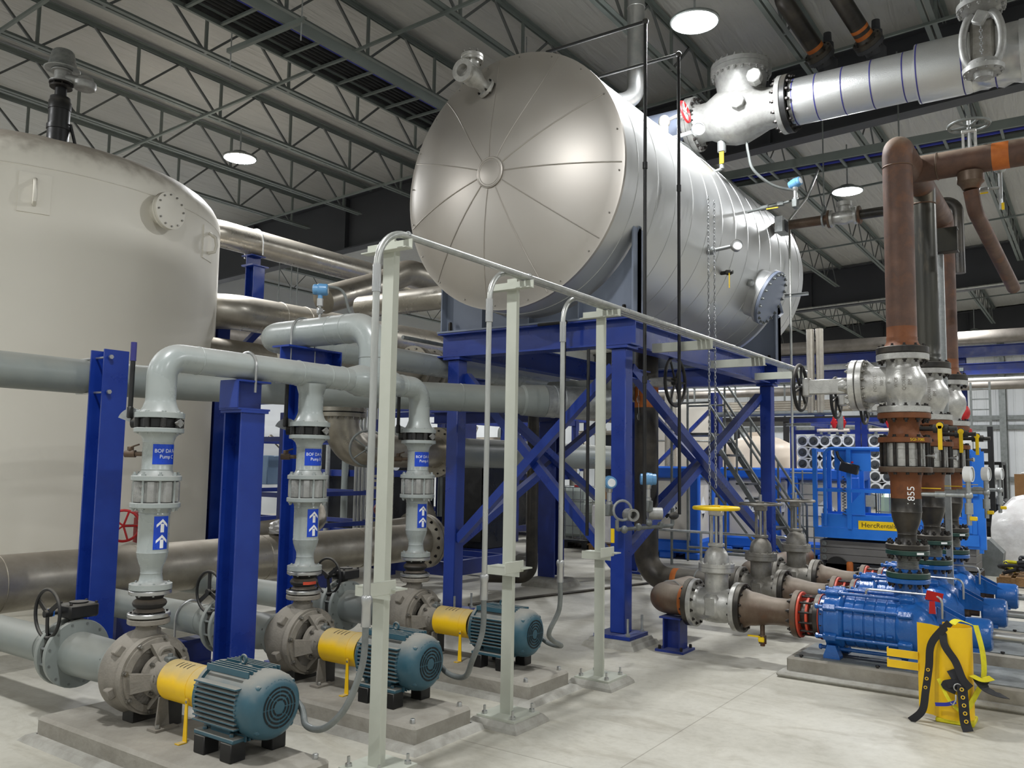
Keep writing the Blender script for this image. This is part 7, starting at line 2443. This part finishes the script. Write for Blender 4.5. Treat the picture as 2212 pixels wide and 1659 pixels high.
# pipe bridge across the far bay
br = thing('pipe_bridge', 'dark blue pipe bridge spanning the far bay under the roof', 'bridge', (27, 4, 0))
for z in (4.95, 4.45):
    MB().beam((27.0, -3, z), (27.0, 13, z), .32, .2, .014, .02).build('bridge_beam', M['blue_dark'], br, 0)
for yy in (-2.0, 3.2, 7.2, 12.6):
    MB().beam((27.3, yy, .0), (27.3, yy, 5.1), .25, .25, .012, .018, up=X).build('bridge_post', M['blue_dark'], br, 0)
    MB().bar((26.9, yy, 4.45), (29.5, yy + .2, 4.6), .2, .1).build('bridge_arm', M['joist_grey'], br, 0)
for k, (z, r, mm, lb) in enumerate(((5.32, .19, 'dull_pipe', 'big dull pipe lying on top of the far pipe bridge'), (4.12, .05, 'white', 'thin bright white pipe slung under the far pipe bridge'), (3.95, .12, 'dull_pipe', 'dull pipe slung lowest under the far pipe bridge'))):
    o = thing('bridge_pipe', lb, 'pipe', (26.8, 4, z))
    MB().cyl((26.75, -3, z), (26.75, 13, z), r, n=20).build('pipe', M[mm], o)
hc_ = thing('header_conduits', 'level pair of grey pipes high on the far wall', 'pipe', (35, 2, 5))
hc_.name = 'wall_pipe'
BASE['wall_pipe'] = V((35, 2, 5))
for z in (6.05, 5.75):
    MB().cyl((33, -4, z), (33, 12, z), .06, n=12).build('pipe', M['galv'], hc_)
# far wall steel
for k, yy in enumerate((-1.2, 2.88, 7.5, 12.2)):
    o = MB().beam((35.8, yy, 0), (35.8, yy, 6.6), .3, .22, .012, .018, up=X)
    tag(o.build('wall_column_%d' % (k + 1), M['galv_dull'], None, 0), kind='structure')
for k, z in enumerate((1.3, 3.2, 3.55, 5.2)):
    o = MB().box((35.93, 5.0, z), (.12, 22, .16))
    tag(o.build('trim_%d' % (k + 1), M['galv_dull'], None, 0), kind='structure')

# forklift style dark mast unit, hydrant cylinder and pallets at the right
fk = thing('forklift_truck', 'black forklift mast unit standing at the far right of the aisle', 'forklift', (20.5, 2.0, 0))
for yy in (1.85, 2.35):
    MB().box((20.0, yy, 1.3), (.12, .1, 2.4)).build('mast_channel', M['black'], fk, 0)
for z in (.5, 1.0, 1.5, 2.0):
    MB().box((20.0, 2.1, z), (.08, .5, .09)).build('mast_cross', M['black_iron'], fk, 0)
MB().box((20.9, 2.1, .62), (1.4, .9, .8), ch=.1).build('body', M['panel_dark'], fk)
MB().box((20.9, 2.1, 1.75), (1.1, .8, .06)).build('overhead_guard', M['black'], fk, 0)
for yy in (1.72, 2.48):
    for xx in (20.4, 21.4):
        MB().lathe((xx, yy - .08, .28), Y, [(0, .2), (0, .28), (.16, .28), (.16, .2)], 22).build('wheel', M['black'], fk)
    MB().cyl((21.3, yy, 1.0), (21.3, yy, 1.75), .03, n=8).cyl((20.4, yy, 1.0), (20.4, yy, 1.75), .03, n=8).build('guard_post', M['black'], fk)
ld_ = thing('wall_ladder', 'grey caged ladder standing by the far dark mast', 'ladder', (24, 2.4, 0))
mb = MB()
for yy in (2.2, 2.62):
    mb.box((24, yy, 1.9), (.05, .05, 3.8))
for q in range(14):
    mb.box((24, 2.41, .25 + q * .26), (.03, .42, .03))
mb.build('ladder_lattice', M['galv_dull'], ld_, 0)
e = thing('hydropneumatic_bottle', 'white bottle with red cap on a dark stand beyond the risers', 'cylinder', (17, 1.97, 0))
MB().cyl((17, 1.97, .02), (17, 1.97, 1.95), .04, n=10).build('stand_pipe', M['black'], e)
MB().lathe((17, 1.97, 1.95), Z, [(0, .1), (.02, .115), (.3, .115), (.32, .1)], 22).build('bottle', M['white'], e)
MB().lathe((17, 1.97, 2.27), Z, [(0, .118), (.05, .118), (.07, .09)], 22).build('cap', M['red'], e)
MB().ell((17, 1.97, 2.62), (.1, .1, .14)).cyl((17, 1.97, 2.34), (17, 1.97, 2.9), .03, n=10).build('red_fitting', M['red'], e)
pal = thing('wrapped_pallet', 'pallet of goods in shiny clear stretch film by the right aisle', 'pallet load', (16.2, 1.0, 0))
q = MB()
q.box((16.2, .9, .14), (1.1, 1.2, .03))
for yy in (-.5, 0, .5):
    q.box((16.2, .9 + yy, .065), (1.1, .1, .12))
q.build('pallet', M['wood'], pal, 0)
MB().box((16.2, .92, .5), (.98, .98, .68), ch=.03).build('carton_block', M['stainless_clean'] if False else M['clear_tank'], pal, 10)
w_ = MB().lathe((16.2, .92, .16), Z, [(0, .72), (.25, .73), (.5, .72), (.7, .70), (.78, .6), (.86, .5), (.98, .38), (1.02, .2), (1.03, 0)], 40, cap0=False)
rr = random.Random(3)
for k in range(len(w_.v)):
    v = w_.v[k]
    dx, dy = v.x - 16.2, v.y - .92
    m_ = max(abs(dx), abs(dy), 1e-6)
    r_ = math.hypot(dx, dy)
    f_ = (r_ / m_) ** .85 * .82 + rr.uniform(-.015, .02)
    w_.v[k] = V((16.2 + dx * f_, .92 + dy * f_, v.z + .03 * math.sin(dx * 9) * (v.z > .7)))
w_.build('film_wrap', M['film'], pal, 60)
pl2 = thing('wood_pallet', 'small wooden pallet heaped with harness straps by the third pump', 'pallet', (14.1, .75, 0))
q = MB()
for yy in (-.4, -.2, 0, .2, .4):
    q.box((14.1, .75 + yy, .13), (.9, .14, .02))
for xx in (-.4, 0, .4):
    q.box((14.1 + xx, .75, .07), (.09, 1.0, .1))
q.build('pallet_slat', M['wood'], pl2, 0)
hp_ = thing('strap_heap', 'heap of black and yellow harness straps on the small pallet', 'straps', (14.1, .8, .15))
rr = random.Random(5)
for k in range(9):
    P = [V((14.1 + rr.uniform(-.35, .35), .8 + rr.uniform(-.4, .4), .17 + rr.uniform(0, .2))) for _ in range(4)]
    MB().tube(smooth_path(P, 5), .025, 6).build('strap', (M['black_strap'], M['yellow_strap'], M['black_strap'], M['purple_band'])[k % 4], hp_)
al = thing('outrigger_leg', 'grey painted machine leg standing between pumps and wrapped pallet', 'machine leg', (14.9, 1.45, 0))
MB().prism([(-.22, 0), (.2, 0), (.24, .35), (.05, .55), (-.2, .5)], (14.9, 1.5, .0), -Y, Z, (.4, 0, 0)).build('leg_body', M['galv_dull'], al, 0)
MB().cyl((14.89, 1.55, .42), (14.84, 1.55, .42), .05, n=14).build('pin', M['galv'], al)
for k, (xx, yy, sx, sy, sz, lb) in enumerate(((30.0, 2.05, .7, .9, .5, 'open cardboard carton on the floor near the far wall'), (30.6, 1.75, .6, .9, 1.5, 'tall brown cardboard carton near the far wall'))):
    o = thing('cardboard_box', lb, 'box', (xx, yy, 0))
    MB().box((xx, yy, sz / 2), (sx, sy, sz)).build('carton', M['cardboard'], o, 0)
    MB().box((xx - .1, yy, sz + .03), (sx * .6, sy * .6, .06), ch=.02).build('packing', M['white'], o)
gl = thing('wrapped_pallet', 'stacked film wrapped cartons beside the white caged container', 'pallet load', (14.3, 7.2, 0))
q = MB().box((14.3, 7.35, .12), (1.0, 1.0, .03))
for yy in (-.42, 0, .42):
    q.box((14.3, 7.35 + yy, .055), (1.0, .1, .1))
q.build('pallet', M['wood'], gl, 0)
MB().box((14.3, 7.35, .5), (.9, .9, .7), ch=.03).build('film_block', M['film'], gl, 20)
MB().box((14.3, 7.45, 1.02), (.5, .5, .3)).build('carton', M['cardboard'], gl, 0)
bp_ = thing('diaphragm_pump', 'small blue pump and tubing standing by the chemical tank', 'pump', (12.7, 6.5, 0))
MB().lathe((12.7, 6.45, .42), -Y, [(0, .07), (.02, .09), (.2, .09), (.22, .06)], 20).box((12.7, 6.35, .28), (.16, .2, .16)).build('pump_body', M['poly_blue'], bp_)
MB().cyl((12.7, 6.35, .0), (12.7, 6.35, .2), .05, n=10).build('stand', M['galv_dull'], bp_)
fp = thing('guard_fence', 'low grey pipe rail in front of the blue chemical tank', 'rail', (12.4, 5.5, 0))
MB().tube(route([(12.0, 6.0, .02), (12.0, 6.0, .62), (12.0, 3.6, .62), (12.0, 3.6, .02)], .08, 5), .02, 8).build('rail', M['galv'], fp)
MB().cyl((12.0, 4.9, .02), (12.0, 4.9, .62), .02, n=8).build('rail_post', M['galv'], fp)
ol = thing('beacon_light', 'amber beacon on the low lift chassis behind the second blue pump', 'beacon', (12.6, 2.95, .25))
MB().lathe((12.62, 2.95, .1), Z, [(0, .06), (.05, .06), (.05, .045), (.17, .045), (.19, .03)], 16).build('beacon_dome', M['orange_band'], ol)
MB().cyl((12.62, 2.95, 0), (12.62, 2.95, .1), .05, n=12).build('base', M['panel_dark'], ol)

# dark process modules that fill the depth of the hall behind the pumps
def module(x, y, w, d, h, lb, seed):
    rg = random.Random(seed)
    t = thing('process_module', lb, 'equipment', (x, y, 0), 'dark process modules')
    for sx in (-1, 1):
        for sy in (-1, 1):
            MB().box((x + sx * w / 2, y + sy * d / 2, h / 2), (.12, .12, h)).build('module_post', M['blue_dark'], t, 0)
    for z in (.25, h * .5, h - .08):
        for sy in (-1, 1):
            MB().box((x, y + sy * d / 2, z), (w, .09, .12)).build('module_bar', M['blue_dark'], t, 0)
        for sx in (-1, 1):
            MB().box((x + sx * w / 2, y, z), (.09, d, .12)).build('module_bar', M['blue_dark'], t, 0)
    MB().box((x + .15, y + .15, h * .42), (w * .7, d * .7, h * .7), ch=.03).build('module_cabinet', M['panel_dark'], t, 0)
    for k in range(5):
        yy = y - d / 2 + .15 + (d - .3) * k / 4
        r = rg.uniform(.04, .09)
        MB().tube(route([(x - w / 2 - .12, yy, rg.uniform(.2, .6)), (x - w / 2 - .12, yy, h * rg.uniform(.55, .9)), (x - w / 2 + .3, yy, h * rg.uniform(.55, .9))], .12, 5), r, 14).build('module_pipe', M[('stainless', 'grey_pipe', 'galv')[k % 3]], t, 60)
    for k in range(3):
        xx = x - w / 2 + .3 + (w - .6) * k / 2
        MB().tube(route([(xx, y - d / 2 - .14, .3), (xx, y - d / 2 - .14, h * rg.uniform(.5, .85)), (xx, y - d / 2 + .3, h * .7)], .12, 5), rg.uniform(.05, .09), 14).build('module_pipe', M[('stainless_clean', 'dull_pipe', 'stainless')[k]], t, 60)
        g_ = V((xx + .18, y - d / 2 - .1, h * .55))
        MB().lathe(g_, (-.5, -.8, 0), [(0, .07), (.05, .07)], 16).build('module_gauge', M['gauge_face'], t)
    MB().cyl((x - w / 2 - .12, y - d / 2, h * .75), (x - w / 2 - .12, y + d / 2, h * .75), .07, n=14).build('module_header', M['stainless'], t)
    return t


module(12.8, 12.2, 2.6, 2.2, 2.7, 'dark blue process module with upright pipes behind the nearest risers', 1)
module(15.6, 10.9, 2.4, 2.0, 2.6, 'dark blue process module with upright pipes deep behind the third riser', 2)
module(11.4, 16.2, 3.0, 2.2, 3.0, 'dark blue process module by the hall wall beyond the beige tank', 3)
module(19.4, 13.2, 3.2, 2.4, 2.9, 'dark blue process module far behind the crossed braces', 4)
module(17.2, 16.6, 3.4, 2.2, 3.2, 'dark blue process module by the far stretch of hall wall', 5)
module(24.5, 12.0, 3.0, 3.0, 3.4, 'dark blue process module farthest down the hall', 6)
for k, (z, yy, r) in enumerate(((3.5, 14.2, .14), (4.1, 14.6, .18), (4.6, 14.0, .11))):
    o = thing('wall_side_pipe', 'long dull pipe running down the hall near its wall, %s from below' % ORD[k], 'pipe', (14, yy, z), 'pipes near the hall wall')
    MB().cyl((8.5, yy, z), (33, yy, z), r, n=18).build('pipe', M['dull_pipe'], o)
    for xx in (12.0, 20.0, 28.0):
        MB().cyl((xx, yy, z + r), (xx, yy, 6.3), .012, n=6).build('ceiling_rod', M['galv_dull'], o)
